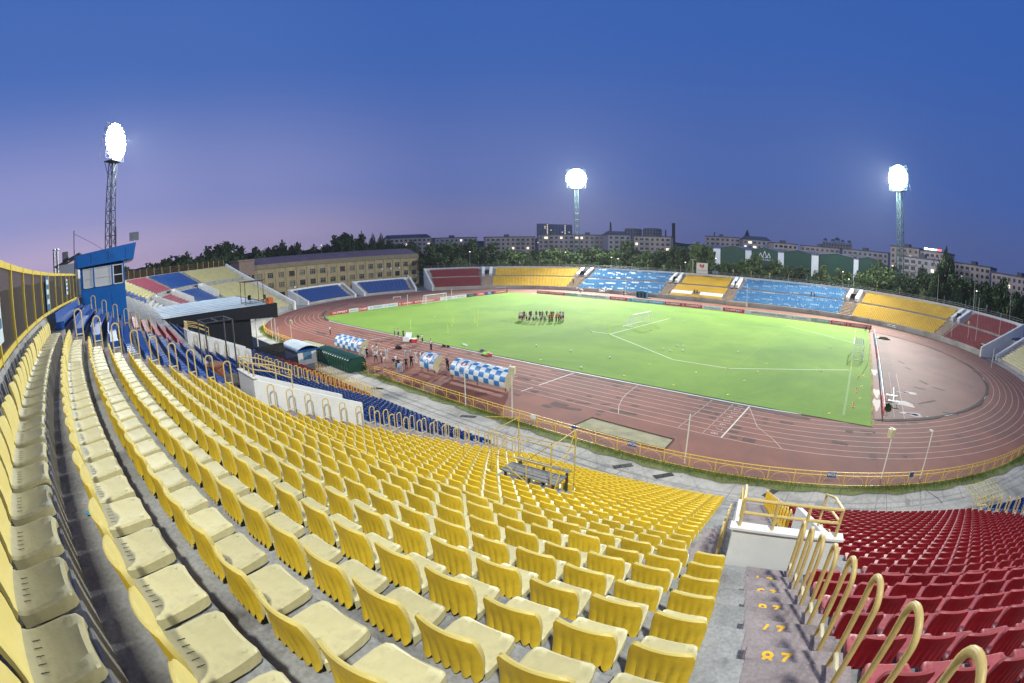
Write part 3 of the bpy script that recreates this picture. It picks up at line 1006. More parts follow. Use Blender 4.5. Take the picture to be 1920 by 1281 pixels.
def seat_mass(name, items, colour, label, cat='seats', lod='low', jitter=0.012, grp=None):
    """One mesh of many seats. items: (x, y, z, angle)."""
    V, Fq, Mi = (LV, LF, LM) if lod == 'low' else (TV, TF, TM)
    A = np.array(items)
    n = len(A)
    ang = A[:, 3] + nrs.uniform(-jitter, jitter, n)
    c, s = np.cos(ang)[:, None], np.sin(ang)[:, None]
    sc = nrs.uniform(0.985, 1.015, n)[:, None]
    X = V[None, :, 0] * c - V[None, :, 1] * s + A[:, 0:1]
    Y = V[None, :, 0] * s + V[None, :, 1] * c + A[:, 1:2]
    Z = V[None, :, 2] * sc + A[:, 2:3]
    VV = np.stack([X, Y, Z], 2).reshape(-1, 3)
    FF = (Fq[None] + (np.arange(n) * len(V))[:, None, None]).reshape(-1, 4)
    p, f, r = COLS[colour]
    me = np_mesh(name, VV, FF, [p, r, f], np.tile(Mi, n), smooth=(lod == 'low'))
    if lod == 'low':
        me.set_sharp_from_angle(angle=math.radians(40))
    return link(name, me, None, label=label, cat=cat, kind='stuff', group=grp)


PITCH_S = 0.60


def along(s0, s1, u, pitch=PITCH_S):
    out, s = [], s0
    while True:
        R = radius(s + 0.2)
        k = (R + u) / R if R < 1e8 else 1.0
        step = pitch / k
        if s + step > s1 + 1e-6:
            break
        out.append(s + step / 2)
        s += step
    return out


NEAR = []       # (colour, row, index from the stairs, position, angle)


def block(colour, s0, s1, rows, from_right=False, skip=None):
    for r in rows:
        ps = along(s0, s1, ROW_U[r])
        k = (s1 - ps[-1]) if from_right else 0
        if from_right:                               # keep the seats flush with the stairs on the right
            off = s1 - ps[-1] - (ps[0] - s0 if False else (ps[1] - ps[0]) / 2)
            ps = [p + off for p in ps]
        n = len(ps)
        for i, s in enumerate(ps):
            if skip and skip(r, s):
                continue
            x, y, a = F(s)
            idx = n - i if from_right else i + 1
            NEAR.append((colour, r, idx, (*P(s, ROW_U[r] + 0.02, ROW_Z[r]), ), a, s))


def scaf_gap(r, s):
    return r in (13, 14) and 39.3 < s < 42.2


block('yellow', 33.20, 47.52, range(22, 32), True)
block('yellow', 33.25, 46.70, range(1, 22), True, scaf_gap)
block('red', 48.62, 64.3, range(22, 32))
block('red', 50.4, 64.3, range(1, 22))
block('red', 49.35, 50.0, range(1, 14))
block('blue', 65.7, 90, range(1, 32))
block('blue', 15.9, 30.4, range(1, 21), True)
block('red', -3.5, 14.2, range(1, 6), True)
block('blue', -3.5, 14.2, range(6, 15), True)
block('blue', -3.5, 12.4, range(15, 21), True)
block('blue', 22.1, 32.2, range(22, 28), True)
block('red', 12.5, 21.0, range(22, 27))
block('blue', 12.5, 21.0, range(27, 31), False, lambda r, s: s < 18.5)

pool = {}
for it in NEAR:
    px, py, d, ok = seen((it[3][0], it[3][1], it[3][2] + 0.2), 60)
    if ok:
        pool.setdefault(it[0], []).append((d, it))
WITH_PARTS = {'yellow': 11.0, 'red': 9.0, 'blue': 0.0}
everyone = sorted([t for lst in pool.values() for t in lst], key=lambda t: t[0])
single, mass = everyone[:300], {}          # the 300 that show largest are objects of their own
for d, it in everyone[300:]:
    mass.setdefault(it[0], []).append((*it[3], it[4]))
GRP = {'yellow': 'yellow seats of the near stand', 'red': 'red seats of the near stand', 'blue': 'blue seats of the near stand'}
used_labels = {}
for d, (cn, r, idx, p, a, s) in single:
    if cn == 'yellow':
        where = 'left of the numbered stairs' if r >= 22 else 'left of the lower stairs'
    elif cn == 'red':
        where = 'right of the numbered stairs' if r >= 22 else ('right of the lower stairs' if s > 50 else 'on the strip beside the lower stairs')
        if s < 30:
            where = 'beside the commentary booth'
    else:
        where = 'from the stairs next to the yellow block' if s < 40 else 'from the stairs next to the red block'
    lab = '%s plastic seat, %s row from the top, %s %s' % (cn, nth(32 - r), nth(idx), where)
    jx = rnd.uniform(-.02, .02)
    if d < WITH_PARTS[cn]:
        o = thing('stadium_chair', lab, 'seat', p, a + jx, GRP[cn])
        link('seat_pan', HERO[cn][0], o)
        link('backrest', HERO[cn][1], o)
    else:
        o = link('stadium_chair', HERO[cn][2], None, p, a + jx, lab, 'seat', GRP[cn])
    o.scale = (1, rnd.uniform(0.985, 1.015), rnd.uniform(0.97, 1.03))
    tl = rnd.gauss(0, .012) if rnd.random() > .05 else rnd.uniform(-.07, .07)
    o.rotation_euler = (tl, rnd.gauss(0, .008), a + jx)
for cn, items in mass.items():
    seat_mass('stadium_chairs', items, cn, 'remaining rows of %s plastic seats further down the near stand' % cn, grp=GRP[cn])

# long blue benches in the top rows left of the stairs
for r in range(28, 32):
    b = MB()
    ps = np.arange(22.2, 32.01, 0.7)
    for u0, u1, z0, z1 in ((0.03, 0.42, 0.02, 0.30), (0.38, 0.44, 0.30, 0.62)):
        for s, t in zip(ps, ps[1:]):
            q = [P(s, ROW_U[r] + u0, ROW_Z[r] + z0), P(t, ROW_U[r] + u0, ROW_Z[r] + z0), P(t, ROW_U[r] + u1, ROW_Z[r] + z0), P(s, ROW_U[r] + u1, ROW_Z[r] + z0)]
            b.hexa(q, [(x, y, ROW_Z[r] + z1) for x, y, _ in q])
    b.build('bench', S_BP, None, label='long blue bench by the commentary booth, %s row from the top' % nth(32 - r), cat='bench', group='blue benches by the booth')

# left wing of the near stand, seen across the roof of the black pavilion
def wing(colour, s0, s1, rows, label):
    items = []
    for r in rows:
        if r == 21:
            continue
        for s in along(s0, s1, ROW_U[r], 0.56):
            x, y, a = F(s)
            items.append((*P(s, ROW_U[r] + .02, ROW_Z[r]), a))
    seat_mass('seat_block', items, colour, label, lod='tiny', grp='seat blocks of the left wing')


wing('cream', -51.5, -37.9, range(22, 32), 'faded cream seat block on the left wing nearest the booth')
wing('pink', -60.8, -52.6, range(22, 32), 'faded red upper seat block on the left wing')
wing('pink', -58.7, -52.6, range(10, 21), 'faded red lower seat block on the left wing')
wing('deepblue', -71.6, -61.7, range(22, 32), 'dark blue upper seat block on the left wing')
wing('deepblue', -69.9, -61.7, range(8, 21), 'dark blue lower seat block on the left wing')
wing('cream', -89.4, -72.4, range(22, 32), 'faded cream upper seat block at the far end of the left wing')
wing('cream', -89.4, -72.0, range(1, 21), 'faded cream lower seat block at the far end of the left wing')
wing('cream', -51.5, -46, range(10, 21), 'faded cream lower seat block of the left wing')
wing('blue', -36.9, -28, range(22, 32), 'blue upper seat block behind the black pavilion')


# ================================================================== FAR STAND
def FP(s, u, z=None):
    if abs(s) <= 36:
        p = (s, 53.0 + u)
    else:
        a = (abs(s) - 36) / 53.0
        p = (math.copysign(36 + (53 + u) * math.sin(a), s), (53 + u) * math.cos(a))
    return p if z is None else (p[0], p[1], z)


def FA(s):
    """Rotation of a seat facing the pitch on the far stand."""
    a = 0.0 if abs(s) <= 36 else math.copysign((abs(s) - 36) / 53.0, s)
    return PI - a


FU, FZ = {}, {}
for r in range(1, 10):
    FU[r], FZ[r] = 0.35 + 0.75 * (r - 1), 1.2 + 0.32 * (r - 1)
FU[10], FZ[10] = FU[9] + 0.75, FZ[9] + 0.25
for r in range(11, 19):
    FU[r], FZ[r] = FU[10] + 1.15 + 0.75 * (r - 11), FZ[10] + 0.40 + 0.32 * (r - 11)
FU[19], FZ[19] = FU[18] + 0.95, FZ[18] + 0.75
FCON = mat('far_stand_concrete', (0.34, 0.30, 0.265), 0.9, 0.14, 0.3, stain=(0.23, 0.20, 0.17), stain_scale=0.2)
far = thing('far_grandstand', 'far curved grandstand of alternating red, yellow and blue seat blocks with white walls', 'grandstand')
fs_ = list(np.arange(-95.0, 97.01, 2.0))
for r in range(1, 19):
    b = MB()
    z0 = 0.0 if r == 1 else FZ[r - 1]
    u0 = 0.0 if r == 1 else FU[r]
    vs, fc = [], []
    for s in fs_:
        vs += [FP(s, u0, z0), FP(s, u0, FZ[r]), FP(s, FU[r + 1], FZ[r])]
    for i in range(len(fs_) - 1):
        o = 3 * i
        fc += [(o + 3, o, o + 1, o + 4), (o + 4, o + 1, o + 2, o + 5)]
    b.add(vs, fc)
    b.build('terrace_step', CONC_D if r == 1 else FCON, far)
b = MB()
vs, fc = [], []
for s in fs_:
    vs += [FP(s, FU[19], FZ[18]), FP(s, FU[19], FZ[18] + 0.95), FP(s, FU[19] + 0.3, FZ[18] + 0.95), FP(s, FU[19] + 0.3, 0)]
for i in range(len(fs_) - 1):
    o = 4 * i
    fc += [(o + 4, o, o + 1, o + 5), (o + 5, o + 1, o + 2, o + 6), (o + 6, o + 2, o + 3, o + 7)]
b.add(vs, fc)
b.build('back_wall', WHITE, far)
ZT = FZ[18] + 0.95
# railing along the top, posts as pieces of their own
b = MB()
for s, t in zip(fs_, fs_[1:]):
    for h in (0.45, 0.9):
        b.tube(FP(s, FU[19] + .15, ZT + h), FP(t, FU[19] + .15, ZT + h), 0.03, 4, cap=False)
b.build('top_rail', STEEL, far)
pm = MB().tube((0, 0, 0), (0, 0, 0.92), 0.03, 5).mesh('rail_post', STEEL)
for s in fs_:
    link('rail_post', pm, far, FP(s, FU[19] + .15, ZT))
# pairs of white walls at the gangways and a dark doorway between them
GANG = [(-76.9, -74.4), (-45.4, -42.4), (-10.2, -7.9), (11.4, 13.1), (47.4, 50.0), (78.8, 80.9)]
for a, c in GANG:
    for s in (a + 0.05, c - 0.05):
        th = 0.45
        lo = [FP(s - th, FU[11], FZ[10]), FP(s + th, FU[11], FZ[10]), FP(s + th, FU[19], FZ[18]), FP(s - th, FU[19], FZ[18])]
        hi = [FP(s - th, FU[11], FZ[11] + 0.95), FP(s + th, FU[11], FZ[11] + 0.95), FP(s + th, FU[19], ZT + .02), FP(s - th, FU[19], ZT + .02)]
        MB().hexa(lo, hi).build('gangway_wall', WHITE, far)
    b = MB()
    q = [FP(a + .6, FU[11] + 1.5, FZ[10]), FP(c - .6, FU[11] + 1.5, FZ[10]), FP(c - .6, FU[11] + 2.2, FZ[10]), FP(a + .6, FU[11] + 2.2, FZ[10])]
    b.hexa(q, [(x, y, FZ[10] + 2.4) for x, y, _ in q])
    b.build('doorway', S_DARK, far)
    # stairs of the lower half
    b = MB()
    for r in range(1, 11):
        q = [FP(a - .2, FU[r] - .3, FZ[r] - .5), FP(c + .2, FU[r] - .3, FZ[r] - .5), FP(c + .2, FU[r] + .5, FZ[r] - .5), FP(a - .2, FU[r] + .5, FZ[r] - .5)]
        b.hexa(q, [(x, y, FZ[r] + 0.02) for x, y, _ in q])
    b.build('gangway_stairs', mat('sandy_stair_paint', (0.36, 0.27, 0.19), 0.9, 0.14, 0.8), far)
for s, sg in ((-95.0, -1), (97.0, 1)):
    prof = [(-0.3, 0), (-0.3, 2.0), (FU[19] + .3, ZT + .1), (FU[19] + .3, 0)]
    MB().hexa([FP(s, u, z) for u, z in prof], [FP(s + sg * 0.5, u, z) for u, z in prof]).build('end_wall', WHITE, far)

SECT = [('maroon', -94.3, -77.6, 'maroon seats at the left end of the far stand'), ('gold', -73.6, -46.0, 'golden yellow seats in the left yellow block of the far stand'),
        ('paleblue', -41.6, -10.8, 'pale blue seats in the left blue block of the far stand'), ('gold', -7.2, 10.7, 'golden seats round the white banners in the middle of the far stand'),
        ('paleblue', 13.9, 46.7, 'pale blue seats in the right blue block of the far stand'), ('gold', 50.7, 78.0, 'golden yellow seats in the right yellow block of the far stand'),
        ('maroon', 81.6, 96.3, 'maroon seats at the right end of the far stand')]
SLB2 = mat('white_worn_seat_plastic', (0.20, 0.30, 0.40), 0.5, 0.15, 0.4)
COLS['worn'] = (SLB2, SLB2, SLB2)
for colour, s0, s1, lab in SECT:
    items, worn = [], []
    for r in list(range(1, 10)) + list(range(11, 19)):
        R = 53 + FU[r]
        s = s0 + (0 if r <= 9 else 0)
        while s < s1:
            k = 1.0 if abs(s) <= 36 else R / 53.0
            # the upper blocks are narrower than the lower ones
            inset = 0.0 if r <= 9 else 0.7
            if s0 + inset < s < s1 - inset and not (colour == 'gold' and abs(s - 1.7) < 9 and r in (3, 4) and s0 > -10):
                it = (*FP(s, FU[r] + .03, FZ[r]), FA(s))
                w = (math.sin(s * 0.9 + r * 2.7) + math.sin(s * 0.31 - r * 1.3) + rnd.uniform(-1, 1)) if colour == 'paleblue' else -9
                (worn if w > 1.25 else items).append(it)
            s += 0.56 / k
    seat_mass('seat_block', items, colour, lab, lod='tiny', grp='seat blocks of the far stand')
    if worn:
        seat_mass('worn_seat_block', worn, 'worn', 'sun-whitened seats scattered among the ' + lab, lod='tiny', grp='whitened seats of the far stand')
# two long white banners over the central yellow block
for s0, s1, lab in ((-6.9, 0.2, 'long white banner lying over the yellow seats, left of the dark figures'), (2.8, 10.3, 'long white banner lying over the yellow seats, right of the dark figures')):
    b = MB()
    q = [FP(s0, FU[2] + .35, FZ[2] + .25), FP(s1, FU[2] + .35, FZ[2] + .25), FP(s1, FU[2] + .40, FZ[2] + .25), FP(s0, FU[2] + .40, FZ[2] + .25)]
    t = [FP(s0, FU[4] + .30, FZ[4] + .50), FP(s1, FU[4] + .30, FZ[4] + .50), FP(s1, FU[4] + .35, FZ[4] + .50), FP(s0, FU[4] + .35, FZ[4] + .50)]
    b.hexa(q, t)
    b.build('banner', mat('white_banner_cloth', (0.66, 0.66, 0.65), 0.8, 0.06, 0.8), None, label=lab, cat='banner')
# small flags along the rail of the far stand
FLAGC = [((0.55, 0.42, 0.06), 'yellow'), ((0.5, 0.5, 0.5), 'white'), ((0.02, 0.16, 0.16), 'teal'), ((0.30, 0.08, 0.03), 'rust red')]
fi = 0
for k, s in enumerate(np.arange(-91, 97, 6.3)):
    c, cn = FLAGC[(k * 7 + k // 3) % 4]
    o = thing('small_flag', '%s pennant on the far stand rail, %s from the left end' % (cn, nth(k + 1)), 'flag', FP(s, FU[19] + .2, ZT), group='pennants on the far rail')
    MB().tube((0, 0, 0), (0, 0, 2.1), 0.025, 4).build('staff', POLEW, o)
    MB().rbox((0.13, 0, 1.75), (0.26, 0.02, 0.65)).build('cloth', mat('pennant_' + cn.replace(' ', '_'), c, 0.8, 0.1, 3), o)
# white sign with a red emblem standing on the back wall
sg = thing('sign_board', 'white square sign with a red emblem above the middle yellow seats', 'sign', FP(-1.2, FU[19] + .2, ZT), 0)
MB().box(-2.0, 2.0, -0.08, 0.08, 0.1, 3.6).build('panel', WHITE, sg)
for x in (-1.8, 1.8):
    MB().tube((x, 0.15, -0.8), (x, 0.15, 3.4), 0.06, 5).build('post', STEEL, sg)
EMR = mat('emblem_red', (0.42, 0.02, 0.025), 0.6, 0.05, 2)
b = MB()
b.hexa([(-.75, -.10, 3.25), (-.1, -.10, 2.9), (-.1, -.10, 2.0), (-.75, -.10, 2.35)], [(-.75, -.13, 3.25), (-.1, -.13, 2.9), (-.1, -.13, 2.0), (-.75, -.13, 2.35)])
b.hexa([(.1, -.10, 2.9), (.75, -.10, 3.25), (.75, -.10, 2.35), (.1, -.10, 1.75)], [(.1, -.13, 2.9), (.75, -.13, 3.25), (.75, -.13, 2.35), (.1, -.13, 1.75)])
b.build('emblem', EMR, sg)
t = link('lettering', text_mesh('Шымкент', 0.75, mat('emblem_grey', (0.35, 0.33, 0.34), 0.7, 0), shear=0.3), sg, (0, -0.10, 1.1))
t.rotation_euler = (PI / 2, 0, 0)
o = thing('double_lamp', 'white twin street lamp beside the emblem sign on the far stand', 'lamp', FP(-4.6, FU[19] + .4, ZT - 1))
MB().tube((0, 0, 0), (0, 0, 5.6), 0.07, 6).build('pole', POLEW, o)
MB().tube((-.7, 0, 5.5), (.7, 0, 5.5), 0.05, 5).rbox((-.75, 0, 5.55), (.35, .2, .14)).rbox((.75, 0, 5.55), (.35, .2, .14)).build('arms', POLEW, o)
o = thing('scoreboard_box', 'small grey-blue box on the far stand rail right of the emblem sign', 'box', FP(3.5, FU[19] + .3, ZT))
MB().rbox((0, 0, .8), (1.9, .4, 1.0)).build('case', mat('grey_blue_box', (0.12, 0.18, 0.24), 0.6, 0.1, 1), o)
for x in (-.6, .6):
    MB().tube((x, 0, 0), (x, 0, .4), .05, 5).build('leg', STEEL, o)
# blue bins at the foot of the far stand
for k, x in enumerate((-15.9, -14.6, -13.3)):
    y = 49.6 - k * 0.1
    o = thing('blue_cabin', 'small blue cabin at the foot of the far stand, %s of three from the left' % nth(k + 1), 'cabin', (x, y, 0), 0.1, 'blue cabins by the far stand')
    MB().box(-.55, .55, -.55, .55, 0, 1.85 + .15 * (k == 1)).build('wall', mat('teal_blue_cabin', (0.015, 0.13, 0.22), 0.5, 0.1, 2), o)
    MB().box(-.3, .3, -.58, -.552, .1, 1.6).build('door', S_DARK, o)
    MB().box(-.62, .62, -.62, .62, 1.853 + .15 * (k == 1), 1.95 + .15 * (k == 1)).build('roof', mat('teal_blue_cabin', (0, 0, 0)), o)
# beige wall stub and low railings in front of the far stand
MB().rbox((15.8, 51.8, .55), (6.5, .3, 1.1)).build('beige_wall', mat('beige_render', (0.42, 0.35, 0.24), 0.9, 0.1, 1), None, label='short beige wall at the foot of the far stand', cat='wall')
sheet('grass_verge', [FP(s, -1.3) for s in np.arange(-20, 79, 3)] + [FP(s, -2.3) for s in np.arange(78, -21, -3)], 0.02, mat('dull_verge_grass', (0.065, 0.085, 0.022), 0.95, 0.3, 0.8, fine=0.2), kind='structure')
for k, s in enumerate(list(np.arange(-40, 74, 9.5))):
    o = thing('low_barrier', 'low grey tube barrier before the far stand, %s from the left' % nth(k + 1), 'barrier', FP(s, -1.0), FA(s), 'barriers before the far stand')
    b = MB()
    b.tube((-1.5, 0, .9), (1.5, 0, .9), .03, 5).tube((-1.5, 0, .5), (1.5, 0, .5), .025, 5)
    b.build('rail', STEEL, o)
    for x in (-1.5, 0, 1.5):
        MB().tube((x, 0, 0), (x, 0, .92), .03, 5).build('post', STEEL, o)

# ================================================================== LOW END STANDS
def EP(sd, a, u, z=None):
    """Point on the end terraces: angle a from the x axis, offset u."""
    p = (sd * (36 + (56 + u) * math.cos(a)), (56 + u) * math.sin(a))
    return p if z is None else (p[0], p[1], z)


def end_stand(sd, a0, a1, rows, colour, label, seatlab, wall_h=0.9):
    root = thing('end_stand', label, 'grandstand')
    st, dp = 0.36, 0.80
    aa = np.linspace(a0, a1, 14)
    for r in range(rows):
        b = MB()
        vs, fc = [], []
        u0, z0, z1 = r * dp, (0 if r == 0 else 0.7 + st * (r - 1)), 0.7 + st * r
        for a in aa:
            vs += [EP(sd, a, u0, z0), EP(sd, a, u0, z1), EP(sd, a, u0 + dp, z1)]
        for i in range(len(aa) - 1):
            o = 3 * i
            fc += [(o, o + 3, o + 4, o + 1), (o + 1, o + 4, o + 5, o + 2)]
        b.add(vs, fc)
        b.build('terrace_step', FCON, root)
    zt = 0.7 + st * (rows - 1)
    b = MB()
    lo, hi = [], []
    vs, fc = [], []
    for a in aa:
        vs += [EP(sd, a, rows * dp, zt), EP(sd, a, rows * dp, zt + wall_h), EP(sd, a, rows * dp + .35, zt + wall_h), EP(sd, a, rows * dp + .35, 0)]
    for i in range(len(aa) - 1):
        o = 4 * i
        fc += [(o, o + 4, o + 5, o + 1), (o + 1, o + 5, o + 6, o + 2), (o + 2, o + 6, o + 7, o + 3)]
    b.add(vs, fc)
    b.build('back_wall', WHITE, root)
    for a, q in ((a0, -1), (a1, 1)):
        prof = [(-.2, 0), (-.2, 1.2), (rows * dp + .35, zt + wall_h + .1), (rows * dp + .35, 0)]
        MB().hexa([EP(sd, a, u, z) for u, z in prof], [EP(sd, a + q * 0.012, u, z) for u, z in prof]).build('end_wall', WHITE, root)
    items = []
    for r in range(rows):
        R = 56 + r * dp
        n = int((a1 - a0 - 0.05) * R / 0.56)
        for i in range(n):
            a = a0 + 0.025 + (i + .5) * 0.56 / R
            ang = math.atan2(math.sin(a), sd * math.cos(a)) + PI / 2
            items.append((*EP(sd, a, r * dp + .03, 0.7 + st * r), ang))
    seat_mass('seat_block', items, colour, seatlab, lod='tiny', grp='seat blocks of the end stands')
    return root


end_stand(-1, -0.455, -0.085, 10, 'deepblue', 'low blue end stand nearer the black pavilion, below the school', 'blue seats of the low end stand nearer the black pavilion')
end_stand(-1, -0.005, 0.345, 10, 'deepblue', 'low blue end stand nearer the far stand, below the school', 'blue seats of the low end stand nearer the far stand')
end_stand(1, -0.60, 0.355, 11, 'cream', 'low end stand with pale yellow seats at the right edge', 'pale yellow seats of the right end stand')


# ================================================================== FLOODLIGHT MASTS
LAMP_M = emit('floodlight_lamp_glow', (0.95, 1.0, 0.98), 1.8)
MAST_LAB = ['dark lattice floodlight mast rising behind the blue commentary booth, lamps lit', 'green lattice floodlight mast behind the far stand, left of the tall chimney, lamps lit',
            'green lattice floodlight mast behind the right end of the far stand, lamps lit', 'lattice floodlight mast behind the near stand on the camera side, lamps lit']
for k, (mx, my, pw) in enumerate(MASTS):
    m_ = DKSTEEL if k in (0, 3) else GRSTEEL
    aim = Vector((-mx * 0.06, -my * 0.10, 0.0))
    rz = math.atan2(-my, -mx) - PI / 2          # local +y looks at the middle of the pitch
    root = thing('floodlight_mast', MAST_LAB[k], 'floodlight', (mx, my, hill(mx, my)), rz, 'floodlight masts round the ground')
    H = MAST_TOP - 5.2
    w0, w1 = 1.25, 0.75
    legs = MB()
    for sx in (-1, 1):
        for sy in (-1, 1):
            g = MB()
            g.tube((sx * w0, sy * w0, 0), (sx * w1, sy * w1, H), 0.13, 6)
            g.build('leg', m_, root)
    b = MB()
    nb = 15
    for i in range(nb):
        z0, z1 = H * i / nb, H * (i + 1) / nb
        a0, a1 = w0 + (w1 - w0) * i / nb, w0 + (w1 - w0) * (i + 1) / nb
        c0 = [(-a0, -a0, z0), (a0, -a0, z0), (a0, a0, z0), (-a0, a0, z0)]
        c1 = [(-a1, -a1, z1), (a1, -a1, z1), (a1, a1, z1), (-a1, a1, z1)]
        for j in range(4):
            b.tube(c0[j], c1[(j + 1) % 4], 0.05, 4, cap=False)
            b.tube(c0[(j + 1) % 4], c1[j], 0.05, 4, cap=False)
            b.tube(c1[j], c1[(j + 1) % 4], 0.06, 4, cap=False)
    b.build('bracing', m_, root)
    b = MB()
    b.box(-2.2, 2.2, -1.4, 1.2, H, H + .15)
    for x in (-2.1, 2.1):
        b.tube((x, -1.2, H), (x * .4, -.7, H - 3), .08, 5)
    for x in (-2.2, -.73, .73, 2.2):
        b.tube((x, 1.2, H), (x, 1.2, H + 1.1), .04, 4)
    b.tube((-2.2, 1.2, H + 1.1), (2.2, 1.2, H + 1.1), .04, 4)
    b.build('platform', m_, root)
    # lamp frame, tilted down to the pitch: lamps ringed in a disc, enlarged to stand in for glare
    hd = link('lamp_frame', None, root, (0, 0.5, H + .4))
    b = MB()
    HW, HH = 4.0, 8.2
    for x in np.linspace(-HW, HW, 6):
        b.tube((x, 0, 0), (x, -1.0, HH), .06, 5)
    for i in range(8):
        t = i / 7
        b.tube((-HW, -1.0 * t, HH * t), (HW, -1.0 * t, HH * t), .05, 5)
    for x in (-HW, HW):
        b.tube((x, -1.0, HH), (x, -2.4, 0), .07, 5)
    b.build('frame', m_, hd)
    lamps, cups = MB(), MB()
    for R_, n_l in ((0, 1), (1.0, 6), (2.0, 12), (3.0, 18), (3.95, 24)):
        for j in range(n_l):
            an = 2 * PI * j / n_l + R_
            x, t = R_ * math.cos(an), .5 + R_ * math.sin(an) * 1.02 / HH
            c = Vector((x, -1.0 * t + .32, HH * t))
            d = Vector((0, 1, -.5)).normalized()
            lamps.tube(c, c + d * .03, .52, 12)
            cups.tube(c - d * .35, c - d * .01, .2, 8, r1=.53)
    lamps.build('lamp', LAMP_M, hd)
    cups.build('lamp_housing', STEEL, hd)
    if k == 0:
        for z in (17, 18.6):
            MB().box(-.2, .2, w0 + .15, w0 + .5, H * .55 + (z - 17), H * .55 + (z - 17) + 2.2).build('antenna_panel', DKSTEEL, root)
    ld = bpy.data.lights.new('floodlight', 'SPOT')
    ld.energy = pw
    ld.color = (0.97, 1.0, 0.93)
    ld.spot_size = math.radians(SPOT_DEG[k])
    ld.spot_blend = 0.95
    ld.shadow_soft_size = 1.2
    lo = bpy.data.objects.new('floodlight', ld)
    COL.objects.link(lo)
    lo.location = Vector((mx, my, MAST_TOP - 1.0)) + Vector((-mx, -my, 0)).normalized() * 2.2
    lo.rotation_euler = (Vector(AIM[k]) - lo.location).to_track_quat('-Z', 'Y').to_euler()
    if SPILL[k] > 0:
        sd_ = bpy.data.lights.new('lamp_glow_spill', 'POINT')
        sd_.energy = SPILL[k]
        sd_.color = (0.93, 1.0, 0.97)
        sd_.shadow_soft_size = 1.5
        so = bpy.data.objects.new('lamp_glow_spill', sd_)
        COL.objects.link(so)
        so.location = Vector((mx, my, MAST_TOP - 1.0)) + Vector((-mx, -my, 0)).normalized() * 3.2


# ================================================================== PERIMETER FENCE (yellow, between track and walkway)
def OV(t, R=53.6, cx=36.0):
    """Point on the fence oval. t is the arc length from the middle of the near straight, positive to the right."""
    sg, l = (1 if t >= 0 else -1), abs(t)
    if l <= cx:
        return sg * l, -R, 0.0
    a = (l - cx) / R
    return sg * (cx + R * math.sin(a)), -R * math.cos(a), sg * a


fence = thing('perimeter_fence', 'low yellow tube fence with arched panels along the near edge of the track', 'fence')
BAY = 2.0
post_me = MB().tube((0, 0, 0), (0, 0, 1.12), 0.034, 6).mesh('post', YRAIL)
pb = MB()
for z, r_ in ((1.10, .032), (0.84, .028), (0.10, .026)):
    pb.tube((0, 0, z), (BAY, 0, z), r_, 6, cap=False)
for x in (BAY / 3, 2 * BAY / 3):
    pb.tube((x, 0, .84), (x, 0, 1.10), .022, 5, cap=False)
panel_me = pb.mesh('fence_panel', YRAIL)
ab = MB()
ab.path([(BAY / 2 + 0.78 * math.cos(t), 0, .12 + .66 * math.sin(t)) for t in np.linspace(0.05, PI - 0.05, 13)], .014, 5)
arch_me = ab.mesh('arch', YRAIL)
for t in np.arange(-58, 112, BAY):
    if -0.6 < t + 1 < 3.4:
        continue
    x0, y0, _ = OV(t)
    x1, y1, _ = OV(t + BAY)
    an = math.atan2(y1 - y0, x1 - x0)
    link('post', post_me, fence, (x0, y0, 0.0), an)
    pn = link('fence_panel', panel_me, fence, (x0, y0, 0.0), an)
    pn.scale = (math.hypot(x1 - x0, y1 - y0) / BAY, 1, 1)
    link('arch', arch_me, pn)
# gate end curling towards the stand beside the player tunnel
b = MB()
g0 = OV(3.0)
gp = [(g0[0], g0[1]), (g0[0] - .9, g0[1] - .15), (g0[0] - 1.3, g0[1] - .9)]
for p, q in zip(gp, gp[1:]):
    for z in (1.1, .84, .1):
        b.tube((*p, z), (*q, z), .03, 6)
    b.tube((*q, 0), (*q, 1.12), .034, 6)
b.build('gate_return', YRAIL, fence)
# small blue and white plates wired to the fence
SIGN_B = mat('blue_sign', (0.012, 0.06, 0.20), 0.5, 0.1, 3)
SIGN_W = mat('white_sign', (0.6, 0.6, 0.58), 0.5, 0.1, 3)
for t, w, m_, lab, txt in ((27.6, .55, SIGN_W, 'white plate on the yellow track fence near the striped dugout', None), (31.9, .5, SIGN_B, 'small blue plate on the track fence left of the sand pit', None),
                      (37.3, .75, SIGN_B, 'blue WCH plate on the track fence by the sand pit', 'WCH'), (52.9, .75, SIGN_B, 'blue WCH plate on the track fence below the right goal', 'WCH'),
                      (60.2, .4, SIGN_B, 'small blue plate on the track fence by the white poles at right', None)):
    x, y, a = OV(t)
    o = MB().box(-w / 2, w / 2, -.055, -.035, .72, 1.12).build('fence_sign', m_, None, loc=(x, y, 0), rz=a, label=lab, cat='sign')
    if txt:
        l_ = link('lettering', text_mesh(txt, .3, SIGN_W, bold=.01), o, (0, -.058, .92))
        l_.rotation_euler = (PI / 2, 0, 0)
